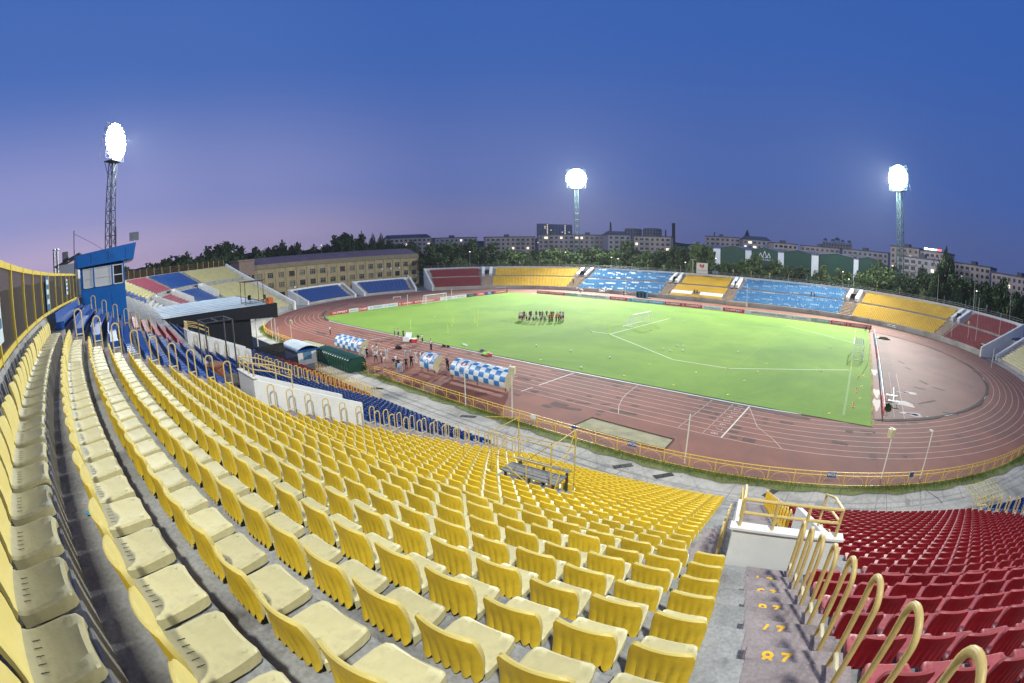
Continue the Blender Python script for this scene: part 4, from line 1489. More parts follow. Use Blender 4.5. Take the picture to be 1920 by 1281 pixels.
# rank grass along the foot of the fence
VG = mat('fence_foot_grass', (0.085, 0.125, 0.022), 0.95, 0.3, 0.6, col2=(0.17, 0.17, 0.045))
pts_o = [OV(t, 54.7 + 0.18 * math.sin(t * 1.3) + .1 * math.sin(t * 3.1)) for t in np.arange(-56, 110, 1.0)]
pts_i = [OV(t, 53.45) for t in np.arange(109, -57, -1.0)]
sheet('grass_verge', [(p[0], p[1]) for p in pts_o] + [(p[0], p[1]) for p in pts_i], 0.006, VG, kind='structure')
gv, gf = [], []
for k in range(26000):
    t = nrs.uniform(-56, 109)
    dens = 0.5 + 0.5 * math.sin(t * 0.45) * math.sin(t * 0.13 + 1)
    if nrs.uniform() > 0.25 + 0.75 * dens or -1.6 < t < 3.4:
        continue
    x, y, a = OV(t, 53.5 + abs(nrs.normal(0, 0.45)))
    h, w = nrs.uniform(.06, .26) * (0.6 + dens * .7), nrs.uniform(.012, .03)
    th = nrs.uniform(0, PI)
    dx, dy = w * math.cos(th), w * math.sin(th)
    lx, ly = nrs.normal(0, .06, 2)
    o = len(gv)
    gv += [(x - dx, y - dy, 0), (x + dx, y + dy, 0), (x + lx + dx * .3, y + ly + dy * .3, h), (x + lx - dx * .3, y + ly - dy * .3, h)]
    gf.append((o, o + 1, o + 2, o + 3))
link('grass', np_mesh('grass', np.array(gv), np.array(gf), VG), kind='stuff', label='rank green grass growing along the foot of the yellow track fence', cat='grass')
# walkway joints, cracks and drains
JM = mat('slab_joint', (0.13, 0.125, 0.11), 0.95, 0.2, 3)
for t in np.arange(-54, 108, 4.0):
    x, y, a = OV(t, 54.8)
    x1, y1, _ = OV(t, 60.2 if t < 40 else 57.0 + 2 * math.sin(t))
    strip('slab_joint', x, y, x1, y1, .035, -0.024, JM, apron)
for R in (57.6,):
    pp = [OV(t, R) for t in np.arange(-54, 40, 2.0)]
    for p, q in zip(pp, pp[1:]):
        strip('slab_joint', p[0], p[1], q[0], q[1], .03, -0.022, JM, apron)
cr = [(60.8, -46.9), (60.6, -47.6), (60.9, -48.3), (61.6, -49.0), (62.2, -49.6), (62.4, -50.2)]
for p, q in zip(cr, cr[1:]):
    strip('crack', *p, *q, .07, -0.02, S_DARK, apron)
DG = mat('drain_grate', (0.035, 0.036, 0.036), 0.7, 0.3, 9)
for k, (x, y, a) in enumerate(((37.7, -55.6, 0.9), (40.9, -55.3, 0.9), (48.6, -53.9, 1.2), (21.4, -55.6, .55), (7.2, -56.6, .4), (-22.0, -56.0, .3))):
    root = thing('drain_grate', 'dark drain grate in the walkway, %s along it from the right' % nth([2, 1, 0, 3, 4, 5][k] + 1), 'drain', (x, y, -.028), a, 'drain grates in the walkway')
    MB().box(-.75, .75, -.26, .26, 0, .012).build('pit', S_DARK, root)
    for i in range(9):
        MB().box(-.72 + i * .165, -.66 + i * .165, -.25, .25, .013, .03).build('bar', DG, root)

# ================================================================== FENCE ON TOP OF THE NEAR STAND
MESHM = mat('brown_shade_net', (0.026, 0.016, 0.009), 0.85, 0.35, 0.5, alpha=0.88, fine=0.3)
tf = thing('stand_fence', 'tall fence of brown shade net in yellow frames behind the top row', 'fence')
tb = np.arange(18.4, 96, 2.05)
for t, t2 in zip(tb, tb[1:]):
    p, q = P(t, U_WALL + .12), P(t2, U_WALL + .12)
    MB().rbox((p[0], p[1], 15.15), (.09, .09, 1.62), F(t)[2]).build('post', YFENCE, tf)
    for z, h in ((15.9, .12), (14.44, .10)):
        b = MB()
        d = Vector((q[0] - p[0], q[1] - p[1], 0))
        b.rbox(((p[0] + q[0]) / 2, (p[1] + q[1]) / 2, z), (d.length - .1, .06, h), math.atan2(d.y, d.x))
        b.build('rail', YFENCE, tf)
    b = MB()
    b.add([(p[0], p[1], 14.49), (q[0], q[1], 14.49), (q[0], q[1], 15.85), (p[0], p[1], 15.85)], [(0, 1, 2, 3)])
    b.build('net_panel', MESHM, tf)
# posters tied to the net
PB = mat('poster_blue', (0.03, 0.10, 0.17), 0.6, 0.2, 2)
PW = mat('poster_white', (0.45, 0.52, 0.55), 0.6, 0.2, 3)
for s, w, z0, z1, m1, lab in ((41.2, .95, 14.7, 15.75, PW, 'pale blue poster on the net fence nearest the camera'), (31.5, 1.05, 14.52, 15.8, PB, 'dark blue poster with white lines on the net fence'),
                              (24.6, .8, 14.85, 15.65, PW, 'small white poster on the net fence near the booth')):
    x, y, a = F(s)
    p = P(s, U_WALL + .04)
    o = MB().box(-w / 2, w / 2, -.012, .012, z0, z1).build('poster', m1, None, loc=(p[0], p[1], 0), rz=a, label=lab, cat='poster')
    for j in range(3):
        zz = z0 + (z1 - z0) * (.2 + .28 * j)
        MB().box(-w * .38, w * .38, .013, .02, zz, zz + (z1 - z0) * .14).build('stripe', PW if m1 is PB else PB, o)
# plainer dark fence over the left wing
lf = thing('wing_fence', 'dark fence along the top of the left wing', 'fence')
for t, t2 in zip(np.arange(-89, 12, 2.5), np.arange(-86.5, 14.5, 2.5)):
    p, q = P(t, U_WALL + .12), P(t2, U_WALL + .12)
    MB().tube((*p, 14.35), (*p, 16.3), .05, 5).build('post', YFENCE, lf)
    MB().add([(*p, 14.4), (*q, 14.4), (*q, 16.2), (*p, 16.2)], [(0, 1, 2, 3)]).build('net_panel', MESHM, lf)
# cable lying along the gutter behind the top row
b = MB()
b.path([P(s, U_WALL - .12 + .05 * math.sin(s * 2), 13.82 + .02 * math.sin(s * 5)) for s in np.arange(24, 47, .5)], .012, 5)
b.build('cable', S_DARK, None, label='black cable lying behind the top row of seats', cat='cable')

# ================================================================== COMMENTARY BOOTH
booth = thing('commentary_booth', 'blue panelled commentary booth with white window blinds at the top of the stand', 'booth', (0, 0, 0))
BX0, BX1, BY0, BY1 = 12.6, 17.2, -86.95, -83.35
b = MB()
b.box(BX0, BX1, BY0, BY1, 12.0, 14.83)
b.build('lower_wall', BLUEP, booth)
b = MB()
b.box(BX0, BX1 - .12, BY0 + .1, BY1 - .12, 14.833, 16.3)
b.build('core', BLUEP, booth)
prof = [(BY0 - .35, 16.3), (BY1 + .75, 16.42), (BY1 + 1.0, 17.5), (BY0 - .35, 17.15)]
MB().hexa([(BX0 - .4, y, z) for y, z in prof], [(BX1 + .25, y, z) for y, z in prof]).build('roof', BLUEP, booth)
MB().hexa([(BX0 - .4, BY1 + .02, 16.28), (BX1 + .2, BY1 + .02, 16.28), (BX1 + .2, BY1 + .72, 16.40), (BX0 - .4, BY1 + .72, 16.40)],
          [(BX0 - .4, BY1 + .02, 16.30), (BX1 + .2, BY1 + .02, 16.30), (BX1 + .2, BY1 + .72, 16.415), (BX0 - .4, BY1 + .72, 16.415)]).build('soffit', STEEL, booth)
BLIND = mat('white_window_blind', (0.50, 0.50, 0.50), 0.6, 0.06, 0.8)
for y0, y1, glass in ((-86.7, -85.95, 0), (-85.75, -84.45, 0), (-84.25, -83.5, 1)):
    w = MB().box(BX1 - .10, BX1 - .03, y0, y1, 14.92, 16.17).build('window', GLASS_D if glass else BLIND, booth)
    fr = MB()
    for yy in (y0, y1):
        fr.box(BX1 - .08, BX1 + .02, yy - .04, yy + .04, 14.9, 16.2)
    for zz in (14.9, 15.5, 16.16):
        fr.box(BX1 - .07, BX1 + .01, y0 + .04, y1 - .04, zz - .03, zz + .03)
    fr.build('frame', WHITE if glass else BLIND, w)
for y in (-86.9, -85.85, -84.35, -83.42):
    MB().box(BX1 - .1, BX1 + .03, y - .06, y + .06, 14.84, 16.32).build('mullion', BLUEP, booth)
for y in (-85.8, -84.5):
    MB().box(BX1 + .001, BX1 + .012, y - .012, y + .012, 12.0, 14.27).build('panel_joint', S_DARK, booth)
for y in (-86.0, -84.6, -83.2):
    MB().box(BX1 + .251, BX1 + .262, y - .012, y + .012, 16.5, 17.2).build('panel_joint', S_DARK, booth)
for y, w in ((-85.0, .8), (-84.1, .35)):
    MB().box(BX1 + .001, BX1 + .02, y - w, y + w * .6, 12.55, 12.72).build('vent_slot', S_DARK, booth)
o = thing('antenna_pole', 'thin dark antenna pole at the back corner of the blue booth', 'pole', (17.9, -87.3, 13.8))
MB().tube((0, 0, 0), (0, 0, 5.0), .04, 6).build('mast', DKSTEEL, o)
MB().path([(0, 0, 4.8), (-.1, 1.5, 4.0), (-.1, 3.2, 2.9)], .012, 4).build('guy_wire', DKSTEEL, o)
o = thing('flood_lamp', 'small square flood lamp on the front corner of the booth roof', 'lamp', (16.9, -82.5, 17.5))
MB().tube((0, 0, 0), (0, 0, .25), .03, 5).build('bracket', STEEL, o)
MB().rbox((0, 0, .45), (.2, .75, .55), 0, 0, 0, .4).build('housing', STEEL, o)
# boiler house with metal flues behind the stand
o = thing('boiler_house', 'small pale house with two metal flues behind the net fence', 'house', (-7.4, -90.9, 0))
MB().box(-2, 2, -1.2, 1.4, 0, 17.6).build('wall', mat('pale_render', (0.42, 0.42, 0.42), 0.9, 0.08, 0.4), o)
MB().hexa([(-2.4, -1.8, 17.4), (2.4, -1.8, 17.4), (2.4, 1.7, 18.5), (-2.4, 1.7, 18.5)], [(-2.4, -1.8, 17.5), (2.4, -1.8, 17.5), (2.4, 1.7, 18.65), (-2.4, 1.7, 18.65)]).build('roof', DKSTEEL, o)
for y in (-1.75, -1.3):
    fl = MB().tube((2.2, y, 0), (2.2, y, 19.2), .17, 10).build('flue', STEEL, o)
    MB().tube((2.2, y, 19.3), (2.2, y, 19.5), .28, 10, r1=.04).build('cowl', STEEL, fl)
MB().box(1, 1.8, -.7, .1, 17.9, 19.0).build('chimney', mat('grey_brick', (0.2, 0.19, 0.19), 0.9, 0.2, 2), o)

# ================================================================== BLACK PAVILION
pav = thing('pavilion', 'black panelled pavilion with a pale blue roof jutting from the left of the stand', 'pavilion')
PX0, PX1 = -27.0, -5.0
ROOFM = mat('pale_blue_roof_sheet', (0.25, 0.32, 0.39), 0.5, 0.12, 0.25, stain=(0.42, 0.43, 0.38), stain_scale=0.18)
prof = [(-63.7, 9.45), (-79.0, 9.55), (-79.0, 9.75), (-63.7, 9.70)]
MB().hexa([(PX0, y, z) for y, z in prof], [(PX1 - .12, y, z) for y, z in prof]).build('roof', ROOFM, pav)
for k in range(8):
    x = PX0 + 1.2 + k * 2.6
    MB().box(x - .05, x + .05, -78.8, -63.9, 9.752, 9.79).build('roof_seam', ROOFM, pav)
MB().hexa([(PX1 - .11, -63.7, 8.0), (PX1, -63.7, 8.0), (PX1, -79, 9.0), (PX1 - .11, -79, 9.0)], [(PX1 - .11, -63.7, 9.78), (PX1, -63.7, 9.78), (PX1, -79, 9.85), (PX1 - .11, -79, 9.85)]).build('fascia', BLACKP, pav)
MB().hexa([(PX0, -63.68, 8.0), (PX1, -63.68, 8.0), (PX1, -63.55, 8.0), (PX0, -63.55, 8.0)], [(PX0, -63.68, 9.78), (PX1, -63.68, 9.78), (PX1, -63.55, 9.78), (PX0, -63.55, 9.78)]).build('front_fascia', BLACKP, pav)
MB().box(PX0, PX1 - .5, -78.0, -67.2, 1.5, 9.3).build('side_wall', BLACKP, pav)
for k in range(6):
    y = -77 + k * 1.75
    MB().box(PX1 - .499, PX1 - .492, y - .015, y + .015, 2, 9.0).build('panel_joint', S_DARK, pav)
MB().box(PX0, PX1 - .3, -67.19, -62.9, 0, 3.6).build('lower_box', BLACKP, pav)
MB().box(PX0, PX1 - .1, -62.89, -61.2, 0, 2.6).build('front_box', BLACKP, pav)
MB().box(PX1 - .35, PX1 - .3, -67.15, -63.0, 3.62, 4.7).build('balustrade', GLASS_D, pav)
for y in (-63.9, -66.5):
    MB().tube((PX1 - .6, y, 2), (PX1 - .6, y, 8.2), .08, 6).build('column', POLEW, pav)
o = thing('air_conditioner', 'white air conditioner unit on the black pavilion wall', 'air conditioner', (PX1 - .1, -76.3, 7.0))
MB().box(-.35, .05, -.6, .6, 0, 1.0).build('case', WHITE, o)
MB().tube((.05, -.15, .5), (.075, -.15, .5), .36, 14).build('fan_grille', S_DARK, o)
# frame, chairs and an orange box on the pavilion roof
o = thing('roof_frame', 'brown scaffold frame with a canopy board on the pavilion roof', 'scaffold', (-9.5, -65.6, 9.76))
BRN = mat('brown_painted_tube', (0.09, 0.05, 0.035), 0.6, 0.2, 4)
for x in (-1.2, 1.2):
    for y in (-1.3, 1.3):
        MB().tube((x, y, 0), (x, y, 2.9), .05, 6).build('post', BRN, o)
for z in (.1, 2.85):
    b = MB()
    for (p, q) in (((-1.2, -1.3), (1.2, -1.3)), ((1.2, -1.3), (1.2, 1.3)), ((1.2, 1.3), (-1.2, 1.3)), ((-1.2, 1.3), (-1.2, -1.3))):
        b.tube((*p, z), (*q, z), .045, 6)
    b.build('ring_beam', BRN, o)
MB().box(-.4, 1.6, -1.9, 1.5, 2.9, 2.98).build('canopy_board', BRN, o)


def small_chair(loc, rz, lab):
    o = thing('office_chair', lab, 'chair', loc, rz)
    MB().box(-.25, .25, -.25, .25, .42, .5).build('seat', S_DARK, o)
    MB().rbox((0, -.27, .8), (.46, .06, .55), 0, 0, -.2).build('backrest', S_DARK, o)
    for a in range(4):
        MB().tube((0, 0, .1), (.28 * math.cos(a * PI / 2 + .5), .28 * math.sin(a * PI / 2 + .5), .03), .025, 5).build('leg', DKSTEEL, o)
    MB().tube((0, 0, .08), (0, 0, .44), .035, 6).build('stem', DKSTEEL, o)


small_chair((-9.6, -65.9, 9.76), 1.0, 'black office chair inside the brown frame on the pavilion roof')
small_chair((-7.5, -64.6, 9.76), 2.0, 'black chair beside the orange box on the pavilion roof')
MB().rbox((0, 0, .35), (.9, .7, .7), .2).build('orange_box', mat('orange_plastic', (0.50, 0.10, 0.015), 0.5, 0.1, 3), None, loc=(-6.2, -64.2, 9.75), label='orange box at the corner of the pavilion roof', cat='box')

# brown lectern and black frame on the platform by the white parapet
o = thing('lectern', 'brown wooden lectern on the platform at the end of the cross aisle', 'lectern', P(29.7, 18.6, 9.76), F(29.7)[2] + .3)
MB().box(-.45, .45, -.3, .3, 0, .95).build('body', RUST, o)
MB().rbox((0, 0, 1.03), (1.05, .72, .08), 0, 0, .12).build('top', RUST, o)
MB().rbox((-.75, 0, .42), (.5, .6, .84)).build('cabinet', RUST, o)
o = thing('black_canopy_frame', 'thin black canopy frame beside the lectern', 'frame', P(29.2, 18.2, 9.76), F(29)[2])
for x in (-.9, .9):
    for y in (-.7, .7):
        MB().tube((x, y, 0), (x, y, 3.0), .04, 5).build('post', DKSTEEL, o)
for y in (-.7, 0, .7):
    MB().tube((-.9, y, 3.0), (.9, y, 3.0), .04, 5).build('top_bar', DKSTEEL, o)
for x in (-.9, .9):
    MB().tube((x, -.7, 3.0), (x, .7, 3.0), .04, 5).build('top_bar', DKSTEEL, o)
MB().rbox((.1, .2, .06), (2.2, 1.6, .12)).build('platform_board', mat('dark_floor_board', (0.06, 0.05, 0.045), 0.8, 0.2, 3), o)

# scaffold with a plank deck among the yellow seats
sp = P(40.7, 11.45, 6.55)
sa = F(40.7)[2]
o = thing('camera_scaffold', 'rusty yellow tube scaffold with a grey plank table among the yellow seats', 'scaffold', sp, sa)
YT = mat('rusty_yellow_tube', (0.46, 0.33, 0.06), 0.6, 0.25, 6, stain=(0.16, 0.09, 0.04), stain_scale=6)
WOOD = mat('weathered_plank', (0.17, 0.165, 0.155), 0.85, 0.25, 5)
Wd, Dp, Ht = 1.25, 0.9, 2.3
for x in (-Wd, 0.25, Wd):
    for y in (-Dp, Dp):
        MB().tube((x, y, -.5 if y > 0 else 0.0), (x, y, Ht if x != .25 else 1.6), .022, 6).build('standard', YT, o)
for z in (1.55, Ht):
    for (p, q) in (((-Wd, -Dp), (Wd, -Dp)), ((Wd, -Dp), (Wd, Dp)), ((Wd, Dp), (-Wd, Dp)), ((-Wd, Dp), (-Wd, -Dp))):
        MB().tube((*p, z), (*q, z), .018, 5).build('ledger', YT, o)
for p, q in (((-Wd, -Dp, 1.5), (Wd, -Dp, 0.1)), ((-Wd, Dp, 0.2), (.25, Dp, 1.5)), ((Wd, -Dp, .2), (Wd, Dp, Ht)), ((-Wd - 1.6, -Dp + .3, 1.2), (-Wd, -Dp, 0.0)), ((-Wd - 1.6, -Dp + .3, 1.2), (-.2, -Dp, 1.5)),
             ((-Wd - 1.6, -Dp + .3, 0), (-Wd - 1.6, -Dp + .3, 1.2)), ((-Wd - 1.6, Dp, 2.0), (-Wd, Dp, Ht))):
    MB().tube(p, q, .02, 5).build('brace', YT, o)
tb_ = thing('plank_table', 'grey weathered plank table standing inside the yellow scaffold', 'table', sp, sa)
for j in range(4):
    MB().box(-1.15, 1.25, -.52 + j * .21, -.34 + j * .21, .62, .66).build('plank', WOOD, tb_)
MB().box(-1.15, 1.25, .50, .68, .70, .74).build('plank', WOOD, tb_)
for x in (-.95, .1, 1.1):
    MB().box(x - .04, x + .04, -.5, -.42, -.02, .62).build('leg', mat('dark_wood', (0.05, 0.045, 0.03), 0.8, 0.2, 4), tb_)
    MB().box(x - .04, x + .04, .54, .62, -.42, .62).build('leg', MATS['dark_wood'], tb_)
# a seat torn from its fixing leans by the scaffold
w_ = link('loose_chair', HERO['yellow'][2], None, P(39.5, 11.9, 6.5), sa + 1.0, 'loose yellow seat knocked over beside the scaffold', 'seat')
w_.rotation_euler = (0.6, 0.5, sa + 1.1)

# litter on the near terraces
for s, u, z, m_, lab in ((44.75, 24.2, 13.07 + .012, mat('white_tissue', (0.62, 0.62, 0.62), 0.8, 0.1, 20), 'crumpled white tissue between two seats near the front of the picture'),
                         (44.05, 25.35, 13.43 + .012, mat('blue_wrapper', (0.08, 0.35, 0.5), 0.4, 0.3, 20), 'small blue sweet wrapper on the concrete near the front')):
    b = MB()
    n = 26
    vs = []
    rr = random.Random(int(s * 100))
    k_ = .07 if 'tissue' in m_.name else .03
    for i in range(5):
        for j in range(5):
            vs.append(((i - 2) * k_ * .6 + rr.uniform(-.02, .02), (j - 2) * k_ * .5 + rr.uniform(-.02, .02), rr.uniform(0, k_ * .7)))
    b.add(vs, [(i * 5 + j, i * 5 + j + 1, i * 5 + j + 6, i * 5 + j + 5) for i in range(4) for j in range(4)])
    b.build('litter', m_, None, loc=P(s, u, z), label=lab, cat='litter')


# ================================================================== PITCH FURNITURE
GOALW = mat('white_goal_paint', (0.78, 0.78, 0.75), 0.4, 0.04, 2)
NETM = mat('white_net_cord', (0.62, 0.63, 0.60), 0.8, 0.05, 4)


def goal(loc, rz, lab, back_poles=True, height=2.44, W=7.32, depth_top=1.0, depth=2.0, netm=True, tilt=False):
    o = thing('goal', lab, 'goal', loc, rz)
    h = W / 2
    for x in (-h, h):
        MB().tube((x, 0, 0), (x, 0, height), .06, 8).build('post', GOALW, o)
    MB().tube((-h, 0, height), (h, 0, height), .06, 8).build('crossbar', GOALW, o)
    for x in (-h, h):
        MB().path([(x, 0, height), (x, depth_top, height), (x, depth, .03), (x, 0, .03)], .035, 6).build('net_support', GOALW, o)
    MB().tube((-h, depth, .03), (h, depth, .03), .03, 6).build('ground_bar', GOALW, o)
    b = MB()
    st = 0.30
    pr = [(0, height), (depth_top, height - .05), (depth, .03)]

    def prof(t):
        L1, L2 = depth_top, math.hypot(depth - depth_top, height)
        d = t * (L1 + L2)
        if d < L1:
            return (d, height - .10 * math.sin(PI * d / L1))
        k = (d - L1) / L2
        return (depth_top + (depth - depth_top) * k + .12 * math.sin(PI * k), height * (1 - k))
    nx = int(W / st)
    for i in range(nx + 1):
        x = -h + W * i / nx
        q = [(x, *prof(t)) for t in np.linspace(0, 1, 9)]
        for p, r in zip(q, q[1:]):
            b.tube(p, r, .011, 3, cap=False)
    for t in np.linspace(0, 1, 12):
        y, z = prof(t)
        b.tube((-h, y, z), (h, y, z), .011, 3, cap=False)
    for sx in (-h, h):
        for z in np.arange(.3, height, .3):
            y1 = depth_top + (depth - depth_top) * (1 - z / height)
            b.tube((sx, 0, z), (sx, y1, z), .011, 3, cap=False)
        for y in np.arange(.3, depth, .3):
            zt = height if y < depth_top else height * (1 - (y - depth_top) / (depth - depth_top))
            b.tube((sx, y, 0), (sx, y, zt), .011, 3, cap=False)
    b.build('net', NETM, o)
    return o


goal((-52.5, 0, .045), PI / 2, 'white goal with a net at the far left end of the pitch')
goal((52.5, 0, .045), -PI / 2, 'white goal with a net at the right end of the pitch', depth_top=1.9, depth=2.0)
goal((9.9, 1.3, .045), PI / 2 - .05, 'portable white goal standing on the tape line in the middle of the pitch', W=7.32, depth_top=.25, depth=2.1)
for k, (x, y, h, lab) in enumerate(((-55.0, -8.2, 2.9, 'left'), (-55.2, 8.0, 2.9, 'right'), (55.3, -6.0, 3.2, 'near'))):
    MB().tube((0, 0, 0), (0, 0, h), .055, 8).tube((0, 0, h), (0, 0, h + .06), .07, 8).build('net_pole', mat('cream_pole', (0.62, 0.58, 0.30), 0.5, 0.05, 3) if x > 0 else POLEW, None, loc=(x, y, .045),
          label=['cream net pole behind the left goal on its near side', 'cream net pole behind the left goal on its far side', 'yellowish net pole behind the right goal'][k], cat='pole')

SLALOM = mat('fluorescent_yellow_pole', (0.62, 0.80, 0.06), 0.45, 0.04, 3)
BASEM = mat('orange_base', (0.62, 0.13, 0.015), 0.5, 0.05, 3)
for k, (x, y, base) in enumerate(((-23.0, -30.1, 0), (-12.6, -29.3, 1), (-18.4, -23.4, 0), (-21.7, -20.2, 0), (-18.2, -17.5, 0), (-14.8, -20.0, 0), (-23.4, -11.5, 1), (-12.6, -12.0, 0), (9.9, -11.4, 0), (10.7, 13.5, 0))):
    lab = ['yellow training pole nearest the two photographers on the near touchline', 'yellow training pole on an orange base nearest the camera in the left half', 'yellow training pole, front one of the left close pair',
           'yellow training pole, rear one of the left close pair', 'yellow training pole, left one of the middle group of three', 'yellow training pole, front one of the middle group of three',
           'yellow training pole on an orange base at the rear of the middle group', 'yellow training pole just left of the huddle of players', 'yellow training pole at the corner where the white tapes meet',
           'yellow training pole right of the portable goal'][k]
    o = thing('training_pole', lab, 'pole', (x, y, .045), 0, 'training poles on the pitch')
    MB().tube((0, 0, .05), (0, 0, 1.75), .035, 6).build('shaft', SLALOM, o)
    MB().tube((0, 0, 0), (0, 0, .09), .20 if base else .12, 10, r1=.06).build('base', BASEM if base else SLALOM, o)
ballb = bmesh.new()
bmesh.ops.create_icosphere(ballb, subdivisions=2, radius=.125)
BALL = bpy.data.meshes.new('ball')
ballb.to_mesh(BALL)
ballb.free()
BALL.materials.append(mat('white_ball', (0.75, 0.76, 0.74), 0.45, 0.04, 9))
BALL.materials.append(mat('ball_panel', (0.06, 0.08, 0.14), 0.5, 0.05, 9))
for i, p in enumerate(BALL.polygons):
    p.use_smooth = True
    p.material_index = 1 if i % 20 == 0 else 0
BLAB = ['white football near the near touchline right of the centre', 'white football in the open turf below the huddle', 'white football right of the middle near the tape line', 'leftmost football of the loose group inside the tape area',
        'lower left football of the loose group inside the tape area', 'upper left football of the loose group inside the tape area', 'upper right football of the loose group inside the tape area',
        'lower right football of the loose group inside the tape area', 'white football alone in front of the right penalty area', 'white football beside the straight tape nearest the right goal', 'white football in front of the right goal mouth',
        'white football in front of the portable goal', 'white football at the foot of the pole right of the portable goal', 'white football between portable goal and the boards', 'white football far out near the red boards',
        'white football in the left part of the open turf', 'white football on the far left turf', 'white football lying just below the left goal', 'football at the end of the short tape line']
for k, (x, y) in enumerate([(19.5, -34.4), (12.7, -27.2), (19.4, -27.2), (23.1, -17.3), (24.5, -17.7), (24.0, -13.5), (24.9, -13.1), (26.1, -16.3), (33.8, -11.7), (48.0, -15.6), (47.9, 3.5), (14.0, -3.0), (11.6, 13.9), (15.2, 11.2), (16.5, 21.8), (6.3, -27.4),
                            (-30, -18.5), (-38.5, -8.0), (6.0, -11.3)]):
    link('football', BALL, None, (x, y, .17), rnd.uniform(0, 6), BLAB[k], 'football', 'footballs on the pitch')
cone_y, cone_o = mat('yellow_cone', (0.72, 0.66, 0.05), 0.5, 0.03, 3), mat('orange_cone', (0.66, 0.14, 0.02), 0.5, 0.03, 3)


def cone_mesh(m_):
    b = MB()
    b.tube((0, 0, 0), (0, 0, .02), .16, 12)
    b.tube((0, 0, .021), (0, 0, .12), .14, 12, r1=.05)
    return b.mesh('marker_cone', m_, True)


CMY, CMO = cone_mesh(cone_y), cone_mesh(cone_o)
CL = [(25.7, -34.3), (32.3, -34.3), (39.0, -34.2), (50.9, -34.3), (12.7, -34.3), (25.6, -27.1), (32.4, -27.2), (39.1, -27.3), (39.5, -21.7), (39.7, -16.2)]
for k, (x, y) in enumerate(CL):
    link('marker_cone', CMY, None, (x, y, .045), 0, 'yellow disc cone %s' % ['on the near touchline, second from the left', 'on the near touchline, middle one', 'on the near touchline, fourth from the left', 'on the near touchline at the right corner',
         'on the near touchline, leftmost', 'in the second line, leftmost', 'in the second line, middle one', 'in the second line, rightmost', 'just below the straight tape', 'inside the tape area at right'][k], 'cone', 'disc cones')
link('marker_cone', CMO, None, (35.4, -22.6, .045), 0, 'orange disc cone at the bend of the tape line', 'cone')
for k, (x, y, c) in enumerate([(54.7, -14.1, 0), (54.4, -20.8, 0), (54.3, -26.5, 0), (53.9, -15.5, 1), (53.8, -16.7, 1), (53.7, -22.3, 1), (53.7, -23.1, 1), (53.7, -23.9, 1), (53.5, -29.0, 1), (53.5, -29.8, 1), (53.5, -30.6, 1)]):
    lab = ['yellow cone nearest the right goal behind the goal line', 'yellow cone in the middle behind the right goal line', 'yellow cone nearest the camera behind the right goal line'][k] if k < 3 else 'orange dot cone behind the right goal line, %s from the goal' % nth(k - 2)
    link('marker_cone', CMY if c == 0 else CMO, None, (x, y, .045), 0, lab, 'cone', 'cones behind the right goal line')

# ------------------------------------------------------------------ advertising boards
B_RED = mat('board_red', (0.47, 0.035, 0.06), 0.55, 0.05, 0.6)
B_WHT = mat('board_white', (0.60, 0.62, 0.60), 0.55, 0.04, 0.6)
B_GRN = mat('board_green', (0.16, 0.30, 0.22), 0.55, 0.2, 0.15, col2=(0.40, 0.50, 0.42))
B_CYN = mat('board_cyan', (0.05, 0.30, 0.42), 0.55, 0.05, 0.6)
B_BLK = mat('board_black', (0.03, 0.045, 0.045), 0.55, 0.05, 0.6)
B_BLU = mat('board_blue', (0.02, 0.05, 0.26), 0.55, 0.05, 0.6)
T_WHT = mat('print_white', (0.78, 0.74, 0.74), 0.6, 0)
T_BLU = mat('print_blue', (0.01, 0.20, 0.40), 0.6, 0)
T_BLK = mat('print_black', (0.05, 0.05, 0.055), 0.6, 0)
T_GRY = mat('print_grey', (0.22, 0.24, 0.25), 0.6, 0)
BH = 0.92


def ringmark(r, m_):
    b = MB()
    n = 14
    vs = [(rr * math.cos(2 * PI * i / n), rr * math.sin(2 * PI * i / n), 0) for rr in (r, r * .68) for i in range(n)]
    b.add(vs, [(i, (i + 1) % n, n + (i + 1) % n, n + i) for i in range(n)])
    return b.mesh('ring_mark', m_)


def board(p, q, m_, texts, lab, grp):
    """Board from p to q (as read from the pitch side, left to right)."""
    d = Vector((q[0] - p[0], q[1] - p[1], 0))
    L = d.length - .06
    an = math.atan2(d.y, d.x)
    c = ((p[0] + q[0]) / 2, (p[1] + q[1]) / 2, .06)
    o = thing('advertising_board', lab, 'board', c, an, grp)
    MB().box(-L / 2, L / 2, -.03, .03, 0, BH).build('panel', m_, o)
    for x in np.arange(-L / 2 + .5, L / 2, 2.2):
        MB().path([(x, .03, .05), (x, .55, -.05), (x, .03, .7)], .02, 4).build('stay', DKSTEEL, o)
    for (t, cx, w, tm) in texts:
        if t == 'O':
            l_ = link('ring_mark', ringmark(.28, tm), o, (cx * L, -.036, BH / 2))
        else:
            l_ = link('lettering', text_mesh(t, .62, tm, bold=.012, width=w), o, (cx * L, -.036, BH / 2))
        l_.rotation_euler = (PI / 2, 0, 0)


